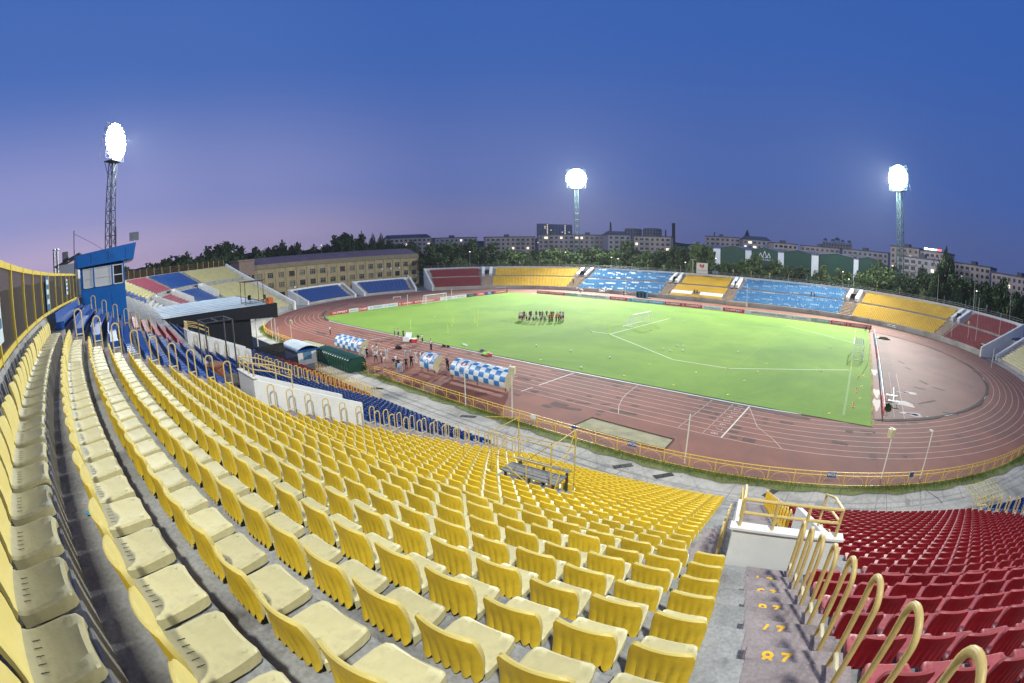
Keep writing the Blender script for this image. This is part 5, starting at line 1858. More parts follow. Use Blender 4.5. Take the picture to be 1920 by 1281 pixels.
G1, G2, G3 = 'boards behind the left goal', 'boards along the far touchline', 'boards behind the right goal'
XL = -56.0
lb = [(-31.8, -26.2, B_RED, [('OLIMPBET', .03, 4.3, T_WHT)], 'red board with white capitals nearest the left corner'), (-26.2, -23.3, B_WHT, [('olimpbet.kz', 0, 2.2, T_GRY)], 'short white board beside the red corner board'),
      (-23.3, -20.5, B_RED, [('O', -.34, 0, T_WHT), ('OLIMPBET', .12, 1.8, T_WHT)], 'short red board left of the long white club board'), (-20.5, -10.8, B_WHT, [('FC ORDABASY', -.22, 4.0, T_BLU), ('FC ORDABASY', .26, 3.9, T_BLU)], 'long white board with blue club lettering left of the goal'),
      (-10.8, 4.2, B_RED, [('O', -.46, 0, T_WHT), ('OLIMPBET', -.28, 3.6, T_WHT), ('КОСЫМШАСЫН', .12, 7.0, T_WHT)], 'long red board right behind the left goal'), (4.2, 14.6, B_WHT, [('FC ORDABASY', -.24, 4.2, T_GRY), ('FC ORDABASY', .24, 4.2, T_GRY)], 'pale board right of the left goal'),
      (14.6, 18.6, B_BLK, [('CASPIAN', .0, 2.2, T_GRY)], 'black board in the row behind the left goal'), (18.6, 22.6, B_RED, [('OLIMPBET', 0.05, 2.6, T_WHT)], 'short red board left of the blue board'),
      (22.6, 26.6, B_BLU, [('PFL', 0, 1.5, T_WHT)], 'small blue board in the row behind the left goal'), (26.6, 33.2, B_RED, [('OLIMPBET', 0, 5.0, T_WHT)], 'last red board at the far end behind the left goal')]
for y0, y1, m_, tx, lab in lb:
    board((XL, y0), (XL, y1), m_, tx, lab, G1)
YB = 36.75
fb = [(-46.4, -35.0, B_RED, [('OLIMPBET', -.32, 3.6, T_WHT), ('O', -.12, 0, T_WHT), ('КОСЫМШАСЫН ЖҮКТЕ', .2, 5.6, T_WHT)], 'leftmost red board of the far touchline'), (-35.0, -30.2, B_GRN, [], 'pale green board at the left of the far touchline'),
      (-30.2, -18.8, B_WHT, [('ШЫМКЕНТ ҚАЛАСЫНЫҢ ӘКІМДІГІ', 0, 8.6, T_BLK)], 'white board with black capitals left of the middle'), (-18.8, -12.9, B_RED, [('OLIMPBET', 0, 4.6, T_WHT)], 'red board between white and cyan boards'),
      (-12.9, -1.0, B_CYN, [('O', -.46, 0, T_WHT), ('FCORDABASY', -.15, 5, T_WHT), ('FCORDABASY', .28, 4.4, T_WHT)], 'cyan board below the blue seats'), (-1.0, 10.2, B_RED, [('OLIMPBET', -.27, 4.3, T_WHT), ('O', 0, 0, T_WHT), ('OLIMPBET', .27, 4.3, T_WHT)], 'red board with two words below the white banners'),
      (10.2, 16.1, B_WHT, [('fcordabasy.kz', 0, 4.6, T_GRY)], 'short white board right of the double red board'), (16.1, 22.2, B_RED, [('OLIMPBET', 0, 4.8, T_WHT)], 'red board left of the long white board'),
      (22.2, 40.3, B_WHT, [('ШЫМКЕНТ ҚАЛАСЫНЫҢ ӘКІМДІГІ', -.13, 9.6, T_BLK), ('fc_ordabasy', .33, 4.2, T_GRY)], 'longest white board below the right blue seats'), (40.3, 45.6, B_GRN, [('ЛЕНГЕР', .1, 3, T_WHT)], 'green board near the right corner'),
      (45.6, 56.8, B_RED, [('OLIMPBET', -.29, 3.7, T_WHT), ('O', -.07, 0, T_WHT), ('КОСЫМШАСЫН ЖҮКТЕ', .23, 5.0, T_WHT)], 'red board at the right end of the far touchline')]
for x0, x1, m_, tx, lab in fb:
    board((x0, YB), (x1, YB), m_, tx, lab, G2)
rb = [(31.0, 20.5, B_WHT, 'white board at the far end behind the right goal'), (20.5, 10.0, B_CYN, 'cyan board behind the right goal, second from the far end'), (10.0, -0.5, B_RED, 'red board directly behind the right goal'),
      (-0.5, -10.0, B_WHT, 'white board behind the right goal line, fourth from the far end'), (-10.0, -17.0, B_CYN, 'blue printed board behind the right goal line'), (-17.0, -24.0, B_WHT, 'white board with a red corner behind the goal line'), (-24.0, -31.5, B_RED, 'red framed board nearest the camera behind the goal line')]
for y0, y1, m_, lab in rb:
    board((57.3, y0), (57.3, y1), m_, [('FC ORDABASY', 0, 6.0, T_WHT if m_ is not B_WHT else T_BLU)], lab, G3)

# ------------------------------------------------------------------ poles along the track
def lamp_pole(x, y, h, lab, box):
    o = thing('track_pole', lab, 'pole', (x, y, 0), math.atan2(-y, -x), 'white poles along the track')
    MB().tube((0, 0, 0), (0, 0, h), .055, 8, r1=.045).build('shaft', POLEW, o)
    if box == 'speaker':
        MB().rbox((.12, 0, h + .05), (.45, .55, .62)).build('speaker_box', mat('cream_speaker_case', (0.50, 0.45, 0.26), 0.6, 0.1, 2), o)
        MB().tube((0, .05, h + .36), (.25, .2, h + .5), .05, 6).build('bracket', POLEW, o)
    elif box == 'lamp':
        MB().rbox((.15, 0, h + .02), (.35, .12, .10)).build('lamp_head', POLEW, o)


for x, y, h, lab, bx in ((41.4, -52.7, 3.9, 'plain white pole on the fence beside the finish line', None), (19.0, -53.7, 3.9, 'plain white pole in front of the checked dugout', None), (25.2, -53.7, 4.6, 'white pole carrying a loudspeaker box at the end of the checked dugout', 'speaker'),
                         (56.9, -47.9, 3.6, 'white pole with a cream loudspeaker box below the right corner', 'speaker'), (60.6, -46.6, 3.9, 'white pole with a small lamp head at the right bend', 'lamp'), (-34.4, -54.9, 4.8, 'white pole at the corner of the black pavilion', None),
                         (-32.5, -54.3, 2.7, 'short white pole beside the pavilion', None), (-30.9, -52.2, 3.4, 'white pole with a loudspeaker box beside the left bend', 'speaker'), (-88.5, 25.5, 6.0, 'white pole with a lamp head before the left maroon seats', 'lamp'),
                         (-58.5, 48.2, 6.5, 'white lamp pole in front of the left yellow block', 'lamp'), (-21.5, 51.3, 6.5, 'white lamp pole in front of the left blue block', 'lamp'), (19.0, 51.6, 6.5, 'white lamp pole in front of the right blue block', 'lamp'),
                         (56.5, 48.0, 6.0, 'thin pale pole in front of the right yellow block', 'lamp'), (-81.0, -30.5, 5.5, 'white pole before the end of the left stand', 'lamp'), (78.6, 33.2, 8.4, 'tall white flag pole before the right maroon seats', None),
                         (82.6, 30.0, 5.6, 'white pole with a loudspeaker box before the right maroon seats', 'speaker'), (84.2, 27.6, 11.5, 'tallest white flag pole at the right end of the far stand', None), (90.5, 26.5, 9.0, 'thin white pole behind the yellow van', None),
                         (87.0, 18.5, 2.6, 'short white post beside the yellow van', None), (84.0, 10.0, 3.4, 'white post in front of the right end stand', None)):
    lamp_pole(x, y, h, lab, bx)
for k, (s, h) in enumerate(((70.5, 7.5), (81, 7), (92, 5), (97, 5))):
    p = FP(s, FU[19] + 1.2)
    MB().tube((0, 0, 0), (0, 0, ZT + h), .07, 6, r1=.05).build('flag_pole', POLEW, None, loc=(p[0], p[1], 0), label='pale pole behind the right end of the far stand, %s from the left' % nth(k + 1), cat='pole', group='poles behind the far stand')
# hurdles lying about
def hurdle_row(x, y, rz, n, lab):
    o = thing('hurdle_bench', lab, 'bench', (x, y, 0), rz)
    MB().box(-n * .5, n * .5, -.04, .04, .62, .74).build('board', GOALW, o)
    for sx in (-1, 1):
        MB().path([(sx * n * .45, 0, .68), (sx * n * .45, 0, .03), (sx * n * .45, .5, .03)], .035, 5).build('leg', GOALW, o)


hurdle_row(-72.0, -.3, 1.2, 2.6, 'white hurdle standing in the left bend behind the goal')
hurdle_row(-66.8, 41.2, -2.5, 3.4, 'white hurdle rack before the left yellow block')
for k, (dx, dy) in enumerate(((0, 0), (1.4, -1.8), (2.8, -3.6))):
    hurdle_row(79.4 + dx, 33.0 + dy * .9, -.9, 1.9, 'white hurdle before the right maroon seats, %s from the left' % nth(k + 1))
o = thing('starting_stand', 'small white frame trolley behind the boards at the right goal line', 'trolley', (58.6, -25.6, 0), .05)
for sy in (-1.2, 1.2):
    MB().box(-.7, .9, sy - .06, sy + .06, .45, .53).build('bench_board', GOALW, o)
    for x in (-.4, .6):
        MB().tube((x, sy, 0), (x, sy, .46), .03, 5).build('leg', DKSTEEL, o)
MB().tube((.1, -1.2, .5), (.25, 1.9, 1.3), .07, 6).build('white_bar', GOALW, o)
# green cloth and leaf pile by the boards
for k, (c, rx, ry, h, lab) in enumerate((((59.6, 24.0, 0), 1.6, 1.1, .5, 'heap of cut green branches at the far end of the right boards'), ((58.0, -28.4, 0), .45, .9, .5, 'small heap of green leaves behind the boards by the right corner'))):
    vs, fc = [], []
    rr = np.random.RandomState(k + 3)
    for i in range(900):
        a, d = rr.uniform(0, 2 * PI), math.sqrt(rr.uniform(0, 1))
        z = h * (1 - d * d) * rr.uniform(.2, 1)
        x, y = c[0] + rx * d * math.cos(a), c[1] + ry * d * math.sin(a)
        u = Vector(rr.normal(0, 1, 3)).normalized() * .09
        w = u.cross(Vector(rr.normal(0, 1, 3))).normalized() * .05
        o = len(vs)
        vs += [Vector((x, y, z + .05)) - u, Vector((x, y, z + .05)) + w, Vector((x, y, z + .05)) + u, Vector((x, y, z + .05)) - w]
        fc.append((o, o + 1, o + 2, o + 3))
    b = MB()
    b.add(vs, fc)
    b.build('leaf_heap', mat('cut_green_leaves', (0.03, 0.10, 0.025), 0.8, 0.3, 3), None, label=lab, cat='leaf heap', kind='stuff')

# ------------------------------------------------------------------ dugouts
D_W, D_B = mat('dugout_white', (0.60, 0.62, 0.62), 0.45, 0.05, 0.8), mat('dugout_blue', (0.025, 0.17, 0.40), 0.45, 0.08, 0.8)
D_IN = mat('dugout_inside', (0.42, 0.36, 0.22), 0.7, 0.1, 1)


def dpt(t, r=1.0):
    """Profile of the shell: t 0 at the ground behind, 1 at the front lip. Local +y looks at the pitch."""
    a = -0.35 + t * 2.35
    return (-1.25 * math.cos(a) * r, 0.95 + 1.28 * math.sin(a) * r)


def dugout(loc, rz, L, cols, rows, lab, cx, emb):
    o = thing('dugout', lab, 'dugout', loc, rz, 'checked team dugouts')
    sh = MB()
    n = 14
    vs = []
    for x in (-L / 2, L / 2):
        for r in (.985, .955):
            vs += [(x, *dpt(i / n, r)) for i in range(n + 1)]
    m = n + 1
    fc = []
    for i in range(n):
        fc += [(i, i + 1, 2 * m + i + 1, 2 * m + i), (m + i, m + i + 1, 3 * m + i + 1, 3 * m + i), (i, i + 1, m + i + 1, m + i), (2 * m + i, 2 * m + i + 1, 3 * m + i + 1, 3 * m + i)]
    fc += [(0, m, 3 * m, 2 * m), (n, m + n, 3 * m + n, 2 * m + n)]
    sh.add(vs, fc)
    sh.build('shell', D_IN, o)
    for i in range(cols):
        for j in range(rows):
            x0, x1 = -L / 2 + L * i / cols + .004, -L / 2 + L * (i + 1) / cols - .004
            b = MB()
            q, k = [], 4
            lo, hi = [], []
            for s_ in range(k + 1):
                t = (j + s_ / k) / rows
                y, z = dpt(t, 1.0)
                lo.append((y, z))
                hi.append(dpt(t, 1.018))
            vs = [(x, *p) for x in (x0, x1) for p in lo] + [(x, *p) for x in (x0, x1) for p in hi]
            kk = k + 1
            fc = []
            for s_ in range(k):
                fc.append((2 * kk + s_, 3 * kk + s_, 3 * kk + s_ + 1, 2 * kk + s_ + 1))
                fc.append((s_, 2 * kk + s_, 2 * kk + s_ + 1, s_ + 1))
                fc.append((kk + s_, kk + s_ + 1, 3 * kk + s_ + 1, 3 * kk + s_))
            fc += [(0, kk, 3 * kk, 2 * kk), (k, 2 * kk + k, 3 * kk + k, kk + k)]
            b.add(vs, fc)
            b.build('panel', D_B if (i + j) % 2 else D_W, o)
    # round club emblem wrapped on the shell
    def disc(rad, lift, m_, nm, a0=0, a1=2 * PI, dx=0, dt=0, rin=0.0):
        b = MB()
        k = 22
        vs = []
        for i in range(k + 1):
            a = a0 + (a1 - a0) * i / k
            for rr in (rin, rad):
                t = .50 + dt + rr * math.sin(a) / 3.0
                vs.append((cx + dx + rr * math.cos(a), *dpt(t, lift)))
        b.add(vs, [(2 * i, 2 * i + 1, 2 * i + 3, 2 * i + 2) for i in range(k)])
        b.build(nm, m_, o)
    if emb:
        disc(1.02 * emb, 1.024, D_B, 'emblem_ring')
        disc(.84 * emb, 1.030, D_W, 'emblem_disc')
        for sx in (-1, 1):
            disc(.46 * emb, 1.038, EMR, 'emblem_wing', PI * .5 - sx * .25, PI * .5 - sx * 1.15, sx * .07, -.06 * emb, .06)
        disc(.34 * emb, 1.038, D_B, 'emblem_ball', 0, 2 * PI, 0, -.20 * emb, .22 * emb)
    # bench inside and end boards
    MB().box(-L / 2 + .1, L / 2 - .1, -.55, -.15, .38, .46).build('bench', S_DARK, o)
    for x in (-L / 2 + .02, L / 2 - .02):
        b = MB()
        pr = [(x, *dpt(i / 10, .95)) for i in range(11)] + [(x, .1, .9), (x, -.6, .02)]
        b.add(pr, [tuple(range(len(pr)))])
        b.build('end_panel', D_IN, o)
    for x in (-L / 2 + .1, 0, L / 2 - .1):
        MB().tube((x, -1.0, 0), (x, -1.1, .6), .04, 5).build('foot', DKSTEEL, o)


dugout((14.6, -46.9, 0), 0.02, 8.7, 11, 5, 'blue and white checked dugout nearest the camera, with a round club emblem', -2.35, 1.15)
dugout((5.9, -47.2, 0), 0.02, 2.7, 3, 4, 'small blue and white dugout in the middle with an emblem', 0, 1.0)
dugout((-13.2, -48.4, 0), 0.02, 8.2, 9, 5, 'blue and white checked dugout furthest left, with a round club emblem', 1.9, 1.15)

# green concertina player tunnel
tun = thing('player_tunnel', 'dark green concertina player tunnel beside the walkway', 'tunnel', (-6.6, -54.4, 0), 0)
TG = mat('green_tarpaulin', (0.010, 0.050, 0.032), 0.38, 0.15, 1.5, bump=0.25, bscale=6)
nr_ = 15
Lt, Wt, Ht_ = 10.8, 1.30, 1.80
prev = None
b = MB()
vs, fc = [], []
cols_ = 10
for i in range(nr_ * 4 + 1):
    ph = i / 4.0
    bulge = 0.10 * abs(math.sin(PI * ph))
    x = -Lt / 2 + Lt * i / (nr_ * 4)
    w, h = Wt + bulge, Ht_ + bulge * .9
    ringp = [(-w, 0.02), (-w * 1.0, h * .55), (-w * .96, h * .86), (-w * .78, h * .985), (-w * .3, h * 1.03), (w * .3, h * 1.03), (w * .78, h * .985), (w * .96, h * .86), (w, h * .55), (w, 0.02)]
    vs += [(x, y, z) for y, z in ringp]
for i in range(nr_ * 4):
    for j in range(cols_ - 1):
        fc.append((i * cols_ + j, i * cols_ + j + 1, (i + 1) * cols_ + j + 1, (i + 1) * cols_ + j))
b.add(vs, fc)
b.build('cover', TG, tun, smooth=True)
MB().add([(Lt / 2 - .02, y, z) for y, z in [(-Wt, .02), (Wt, .02), (Wt, 1.0), (Wt * .9, 1.6), (Wt * .3, 1.84), (-Wt * .3, 1.84), (-Wt * .9, 1.6), (-Wt, 1.0)]], [tuple(range(8))]).build('end_flap', TG, tun)
for i in range(nr_ + 1):
    x = -Lt / 2 + Lt * i / nr_
    MB().path([(x, -Wt - .01, .02), (x, -Wt - .01, 1.1), (x, -Wt * .8, 1.80), (x, Wt * .8, 1.80), (x, Wt + .01, 1.1), (x, Wt + .01, .02)], .022, 5).build('rib', TG, tun)
# white kiosk with a curved roof
kio = thing('kiosk', 'small white kiosk with a curved pale roof beside the pavilion', 'kiosk', (-13.6, -57.6, 0), 0)
MB().box(-3, 3, -1.5, 1.5, 0, 2.0).build('wall', WHITE, kio)
b = MB()
vs = [(x, -1.9 + 3.8 * i / 8, 2.15 + .55 * math.sin(PI * i / 8) + dz) for dz in (0, .08) for x in (-3.4, 3.4) for i in range(9)]
fc = []
for d in (0, 18):
    fc += [(d + i, d + i + 1, d + 9 + i + 1, d + 9 + i) for i in range(8)]
fc += [(i, i + 1, 18 + i + 1, 18 + i) for i in range(8)] + [(9 + i, 9 + i + 1, 27 + i + 1, 27 + i) for i in range(8)]
b.add(vs, fc)
b.build('roof', mat('pale_roof_sheet', (0.52, 0.58, 0.60), 0.4, 0.06, 0.5), kio)
MB().box(3.001, 3.05, -.6, .7, .7, 1.8).build('window', mat('bluish_window', (0.10, 0.20, 0.30), 0.2, 0.2, 1), kio)
MB().box(-3.4, 3.4, -1.95, 1.95, 2.003, 2.14).build('blue_trim', BLUEP, kio)
# yellow frames lying at the right bend and yellow rails before the kiosk
o = thing('yellow_barriers', 'pile of pale yellow tube barriers on the walkway at the right', 'barrier', (67.0, -47.8, 0), .62)
PY = mat('pale_yellow_tube', (0.60, 0.52, 0.14), 0.5, 0.1, 4)
for i in range(5):
    MB().tube((-2.2, .5 * i - 1, .15 + .12 * i), (2.4, .5 * i - 1.1, .3 + .12 * i), .03, 5).build('rail', PY, o)
for i in range(9):
    x = -2 + i * .5
    MB().tube((x, -1.1, .2), (x, 1.1, .7), .022, 5).build('bar', PY, o)
MB().path([(-2.2, -1, .1), (-2.6, -2.2, .8), (-1.4, -3.0, .1)], .035, 6).build('loop', PY, o)
for k, x in enumerate(np.arange(-1.0, 12.1, 1.05)):
    o = thing('front_hoop', 'yellow rail hoop in front of the red front row, %s from the left' % nth(k + 1), 'handrail', (x, -60.5, .9), 0, 'hoops in front of the red front row')
    MB().path([(0, 0, 0), (0, 0, 1.25), (.12, 0, 1.42), (.4, 0, 1.42), (.52, 0, 1.25), (.52, 0, 0)], .03, 6).build('hoop', YRAIL, o)
    MB().tube((0, 0, .6), (.52, 0, .6), .022, 5).build('crossbar', YRAIL, o)

# ------------------------------------------------------------------ vehicles
def vehicle(loc, rz, L, W, H, body, stripe, lab, name, cat, truck=False):
    o = thing(name, lab, cat, loc, rz)
    b = MB()
    if truck:
        pr = [(-L / 2, .55), (L * .18, .55), (L * .18, H), (-L / 2, H)]
        b.hexa([(x, -W / 2, z) for x, z in pr], [(x, W / 2, z) for x, z in pr])
        b.build('cargo_box', body, o)
        pr = [(L * .20, .45), (L / 2, .45), (L / 2, 1.25), (L * .45, 2.2), (L * .20, 2.35)]
        MB().hexa([(x, -W / 2 + .05, z) for x, z in pr], [(x, W / 2 - .05, z) for x, z in pr]).build('cab', body, o)
        MB().hexa([(L / 2 - .02, -W * .42, 1.32), (L / 2 - .02, W * .42, 1.32), (L * .455, W * .42, 2.12), (L * .455, -W * .42, 2.12)],
                  [(L / 2 + .03, -W * .42, 1.32), (L / 2 + .03, W * .42, 1.32), (L * .455 + .05, W * .42, 2.12), (L * .455 + .05, -W * .42, 2.12)]).build('windscreen', GLASS_D, o)
    else:
        pr = [(-L / 2, .35), (L / 2, .35), (L / 2 + .02, .95), (L * .40, 1.15), (L * .27, H - .06), (L * .22, H), (-L * .47, H), (-L / 2, H - .2)]
        b.hexa([(x, -W / 2, z) for x, z in pr], [(x, W / 2, z) for x, z in pr])
        b.build('body', body, o)
        MB().hexa([(L * .405, -W * .43, 1.18), (L * .405, W * .43, 1.18), (L * .29, W * .43, H - .14), (L * .29, -W * .43, H - .14)],
                  [(L * .43, -W * .43, 1.19), (L * .43, W * .43, 1.19), (L * .315, W * .43, H - .12), (L * .315, -W * .43, H - .12)]).build('windscreen', GLASS_D, o)
        for sy in (-1, 1):
            for x0, x1 in ((L * .08, L * .26), (-L * .16, L * .04), (-L * .44, -L * .2)):
                MB().box(x0, x1, sy * W / 2 - .02, sy * W / 2 + .02, 1.25, H - .25).build('side_window', GLASS_D, o)
            for i in range(6):
                x = -L * .45 + i * L * .15
                MB().box(x, x + L * .075, sy * W / 2 - .012, sy * W / 2 + .024, .72, 1.1).build('check_stripe', stripe, o)
        MB().box(L * .02, L * .16, -W * .3, W * .3, H + .002, H + .16).build('beacon_bar', BLUEP, o)
    for sy in (-1, 1):
        for x in (-L * .30, L * .30):
            w = MB().tube((x, sy * (W / 2 - .22), .36), (x, sy * (W / 2 + .01), .36), .36, 14).build('wheel', S_DARK, o)
            MB().tube((x, sy * (W / 2 + .011), .36), (x, sy * (W / 2 + .03), .36), .2, 10).build('rim', STEEL, w)
        MB().box(L / 2 + .0, L / 2 + .05, sy * W * .38 - .16, sy * W * .38 + .16, .68, .88).build('headlight', mat('headlight_glass', (0.7, 0.7, 0.65), 0.2, 0), o)
    return o


vehicle((86.6, 24.2, 0), -2.5, 5.2, 2.0, 2.35, mat('ambulance_yellow', (0.60, 0.55, 0.02), 0.3, 0.04, 1), mat('ambulance_red', (0.45, 0.08, 0.02), 0.4, 0, 1), 'bright yellow ambulance van with checked stripes at the right gap between stands', 'ambulance_van', 'van')
vehicle((-111.0, 42.5, 0), -.75, 6.8, 2.3, 3.1, mat('truck_white', (0.62, 0.64, 0.66), 0.35, 0.05, 1), None, 'white box truck parked beside the left end of the far stand', 'box_truck', 'truck', True)
vehicle((-116.5, 51.5, 0), -.6, 4.6, 1.8, 1.75, mat('car_white', (0.55, 0.57, 0.6), 0.3, 0.04, 1), mat('car_white', (0, 0, 0)), 'white car parked behind the box truck', 'parked_car', 'car')
# low white sheds in the gaps
o = thing('gate_shed', 'white shed with dark blue window strips at the right gap', 'shed', (102, 26, 0), -.5)
MB().box(-7, 7, -4, 4, 0, 4.2).build('wall', WHITE, o)
MB().hexa([(-7.6, -4.6, 4.2), (7.6, -4.6, 4.2), (7.6, 4.6, 4.2), (-7.6, 4.6, 4.2)], [(-7.6, -4.6, 4.4), (7.6, -4.6, 4.4), (7.6, 4.6, 5.4), (-7.6, 4.6, 5.4)]).build('roof', mat('dark_blue_roof', (0.02, 0.05, 0.14), 0.5, 0.1, 1), o)
for x in (-4.5, -2.5, -.2, 2.0):
    MB().box(x, x + 1.0, -4.03, -3.99, .6, 3.2).build('window', SIGN_B, o)
MB().box(-6.6, -5.4, -4.03, -3.99, 0, 2.4).build('door', S_DARK, o)
o = thing('ticket_hut', 'white hut at the left end of the far stand', 'hut', (-104, 39, 0), -.7)
MB().box(-2.4, 2.4, -2, 2, 0, 4.6).build('wall', WHITE, o)
MB().box(-2.8, 2.8, -2.4, 2.4, 4.603, 4.8).build('roof', STEEL, o)
MB().box(.2, 1.3, -2.03, -1.99, 0, 2.2).build('door', S_DARK, o)


# ================================================================== PEOPLE
def person_mesh(pose):
    """A figure 1.78 m tall grown with a Skin modifier; x to its left, y forward. Materials: 0 skin, 1 top, 2 trousers or shorts, 3 shoes, 4 hair, 5 lower leg."""
    P_ = {'pelvis': (0, 0, .96), 'waist': (0, .0, 1.10), 'chest': (0, .01, 1.30), 'neck': (0, 0, 1.48), 'head0': (0, .015, 1.58), 'head1': (0, .01, 1.70),
          'shL': (.19, 0, 1.42), 'shR': (-.19, 0, 1.42), 'hipL': (.10, 0, .90), 'hipR': (-.10, 0, .90)}
    for sd, sg in (('L', 1), ('R', -1)):
        P_['kn' + sd] = (sg * .115, .02, .50)
        P_['an' + sd] = (sg * .12, -.02, .09)
        P_['to' + sd] = (sg * .14, .15, .04)
        P_['el' + sd] = (sg * .25, -.03, 1.13)
        P_['wr' + sd] = (sg * .26, .06, .90)
        P_['ha' + sd] = (sg * .25, .10, .80)
    if pose == 'hips':
        for sd, sg in (('L', 1), ('R', -1)):
            P_['el' + sd], P_['wr' + sd], P_['ha' + sd] = (sg * .40, -.08, 1.17), (sg * .20, .05, 1.02), (sg * .15, .08, 1.0)
    elif pose == 'crossed':
        for sd, sg in (('L', 1), ('R', -1)):
            P_['el' + sd], P_['wr' + sd], P_['ha' + sd] = (sg * .26, .06, 1.16), (-sg * .02, .20, 1.20), (-sg * .13, .19, 1.22)
    elif pose == 'phone':
        P_['elR'], P_['wrR'], P_['haR'] = (-.26, .02, 1.16), (-.12, .24, 1.36), (-.08, .28, 1.44)
    elif pose == 'walk':
        P_['knL'], P_['anL'], P_['toL'] = (.11, .20, .52), (.12, .22, .10), (.13, .38, .07)
        P_['knR'], P_['anR'], P_['toR'] = (-.11, -.03, .48), (-.12, -.28, .14), (-.12, -.15, .04)
        P_['elL'], P_['wrL'], P_['haL'] = (.25, -.14, 1.15), (.25, -.10, .92), (.24, -.06, .83)
        P_['elR'], P_['wrR'], P_['haR'] = (-.25, .08, 1.15), (-.22, .24, .98), (-.2, .30, .93)
    elif pose == 'bend':
        for k_ in ('waist', 'chest', 'neck', 'head0', 'head1', 'shL', 'shR'):
            x, y, z = P_[k_]
            d = z - .96
            P_[k_] = (x, y + d * .75 - .08, .96 + d * .66)
        for sd, sg in (('L', 1), ('R', -1)):
            P_['el' + sd], P_['wr' + sd], P_['ha' + sd] = (sg * .27, .22, .95), (sg * .18, .22, .70), (sg * .14, .20, .60)
            P_['kn' + sd] = (sg * .13, .12, .52)
    elif pose == 'sit':
        drop = .50
        for k_ in list(P_):
            x, y, z = P_[k_]
            if k_[:2] not in ('kn', 'an', 'to'):
                P_[k_] = (x, y, z - drop)
        for sd, sg in (('L', 1), ('R', -1)):
            P_['kn' + sd], P_['an' + sd], P_['to' + sd] = (sg * .15, .42, .50), (sg * .15, .48, .09), (sg * .16, .64, .04)
            P_['el' + sd], P_['wr' + sd], P_['ha' + sd] = (sg * .25, .08, .68), (sg * .14, .30, .62), (sg * .10, .38, .60)
    names = list(P_)
    idx = {n: i for i, n in enumerate(names)}
    E_ = [('pelvis', 'waist'), ('waist', 'chest'), ('chest', 'neck'), ('neck', 'head0'), ('head0', 'head1'), ('chest', 'shL'), ('chest', 'shR'), ('pelvis', 'hipL'), ('pelvis', 'hipR')]
    for sd in 'LR':
        E_ += [('sh' + sd, 'el' + sd), ('el' + sd, 'wr' + sd), ('wr' + sd, 'ha' + sd), ('hip' + sd, 'kn' + sd), ('kn' + sd, 'an' + sd), ('an' + sd, 'to' + sd)]
    rad = {'pelvis': (.155, .12), 'waist': (.145, .105), 'chest': (.175, .12), 'neck': (.058, .06), 'head0': (.078, .09), 'head1': (.082, .10)}
    for sd in 'LR':
        rad.update({'sh' + sd: (.075, .075), 'el' + sd: (.048, .048), 'wr' + sd: (.034, .034), 'ha' + sd: (.042, .028), 'hip' + sd: (.095, .10), 'kn' + sd: (.066, .066), 'an' + sd: (.045, .045), 'to' + sd: (.045, .035)})
    me = bpy.data.meshes.new('person')
    me.from_pydata([P_[n] for n in names], [(idx[a], idx[b_]) for a, b_ in E_], [])
    o = bpy.data.objects.new('person', me)
    COL.objects.link(o)
    sk = o.modifiers.new('skin', 'SKIN')
    for n, v in zip(names, me.skin_vertices[0].data):
        v.radius = rad[n]
        v.use_root = (n == 'pelvis')
    sb = o.modifiers.new('sub', 'SUBSURF')
    sb.levels = sb.render_levels = 1
    dg = bpy.context.evaluated_depsgraph_get()
    out = bpy.data.meshes.new_from_object(o.evaluated_get(dg))
    bpy.data.objects.remove(o)
    hz = P_['head0'][2]
    hy = P_['head0'][1]
    out.materials.clear()
    for m_ in range(6):
        out.materials.append(S_DARK)
    pel = P_['pelvis'][2]
    for p in out.polygons:
        c = p.center
        # nearest bone decides the garment
        best, bd = None, 9
        for a, b_ in E_:
            A, B = Vector(P_[a]), Vector(P_[b_])
            ab = B - A
            t = max(0, min(1, (c - A).dot(ab) / ab.length_squared))
            d = (A + ab * t - c).length
            if d < bd:
                best, bd, tt = (a, b_), d, t
        a, b_ = best
        if a.startswith('head') or b_.startswith('head'):
            mi = 4 if (c.z > hz + .09 or (c.y < hy - .015 and c.z > hz - .02)) else 0
        elif a.startswith('el') or a.startswith('wr'):
            mi = 0
        elif a.startswith('sh') and tt > .62:
            mi = 0
        elif b_.startswith('to') or (b_.startswith('an') and tt > .93):
            mi = 3
        elif b_.startswith('an'):
            mi = 5
        elif a.startswith('hip') or b_.startswith('hip') or (a == 'pelvis' and tt < .35):
            mi = 2
        else:
            mi = 1
        p.material_index = mi
        p.use_smooth = True
    return out


POSES = {k: person_mesh(k) for k in ('stand', 'hips', 'crossed', 'phone', 'walk', 'bend', 'sit')}
SKIN = mat('skin', (0.42, 0.24, 0.16), 0.6, 0.06, 6)
HAIR = mat('dark_hair', (0.018, 0.014, 0.012), 0.7, 0.1, 6)
CL_ = {n: mat('cloth_' + n, c, 0.85, 0.10, 8) for n, c in dict(white=(0.62, 0.62, 0.62), grey=(0.38, 0.39, 0.42), black=(0.014, 0.014, 0.017), red=(0.52, 0.035, 0.03), navy=(0.016, 0.022, 0.05), beige=(0.45, 0.38, 0.26), sky=(0.28, 0.42, 0.58), khaki=(0.20, 0.18, 0.11), teal=(0.02, 0.09, 0.09)).items()}
WORDS = {'white': 'white', 'grey': 'grey', 'black': 'black', 'red': 'red', 'navy': 'navy', 'beige': 'beige', 'sky': 'light blue', 'khaki': 'khaki', 'teal': 'dark teal'}


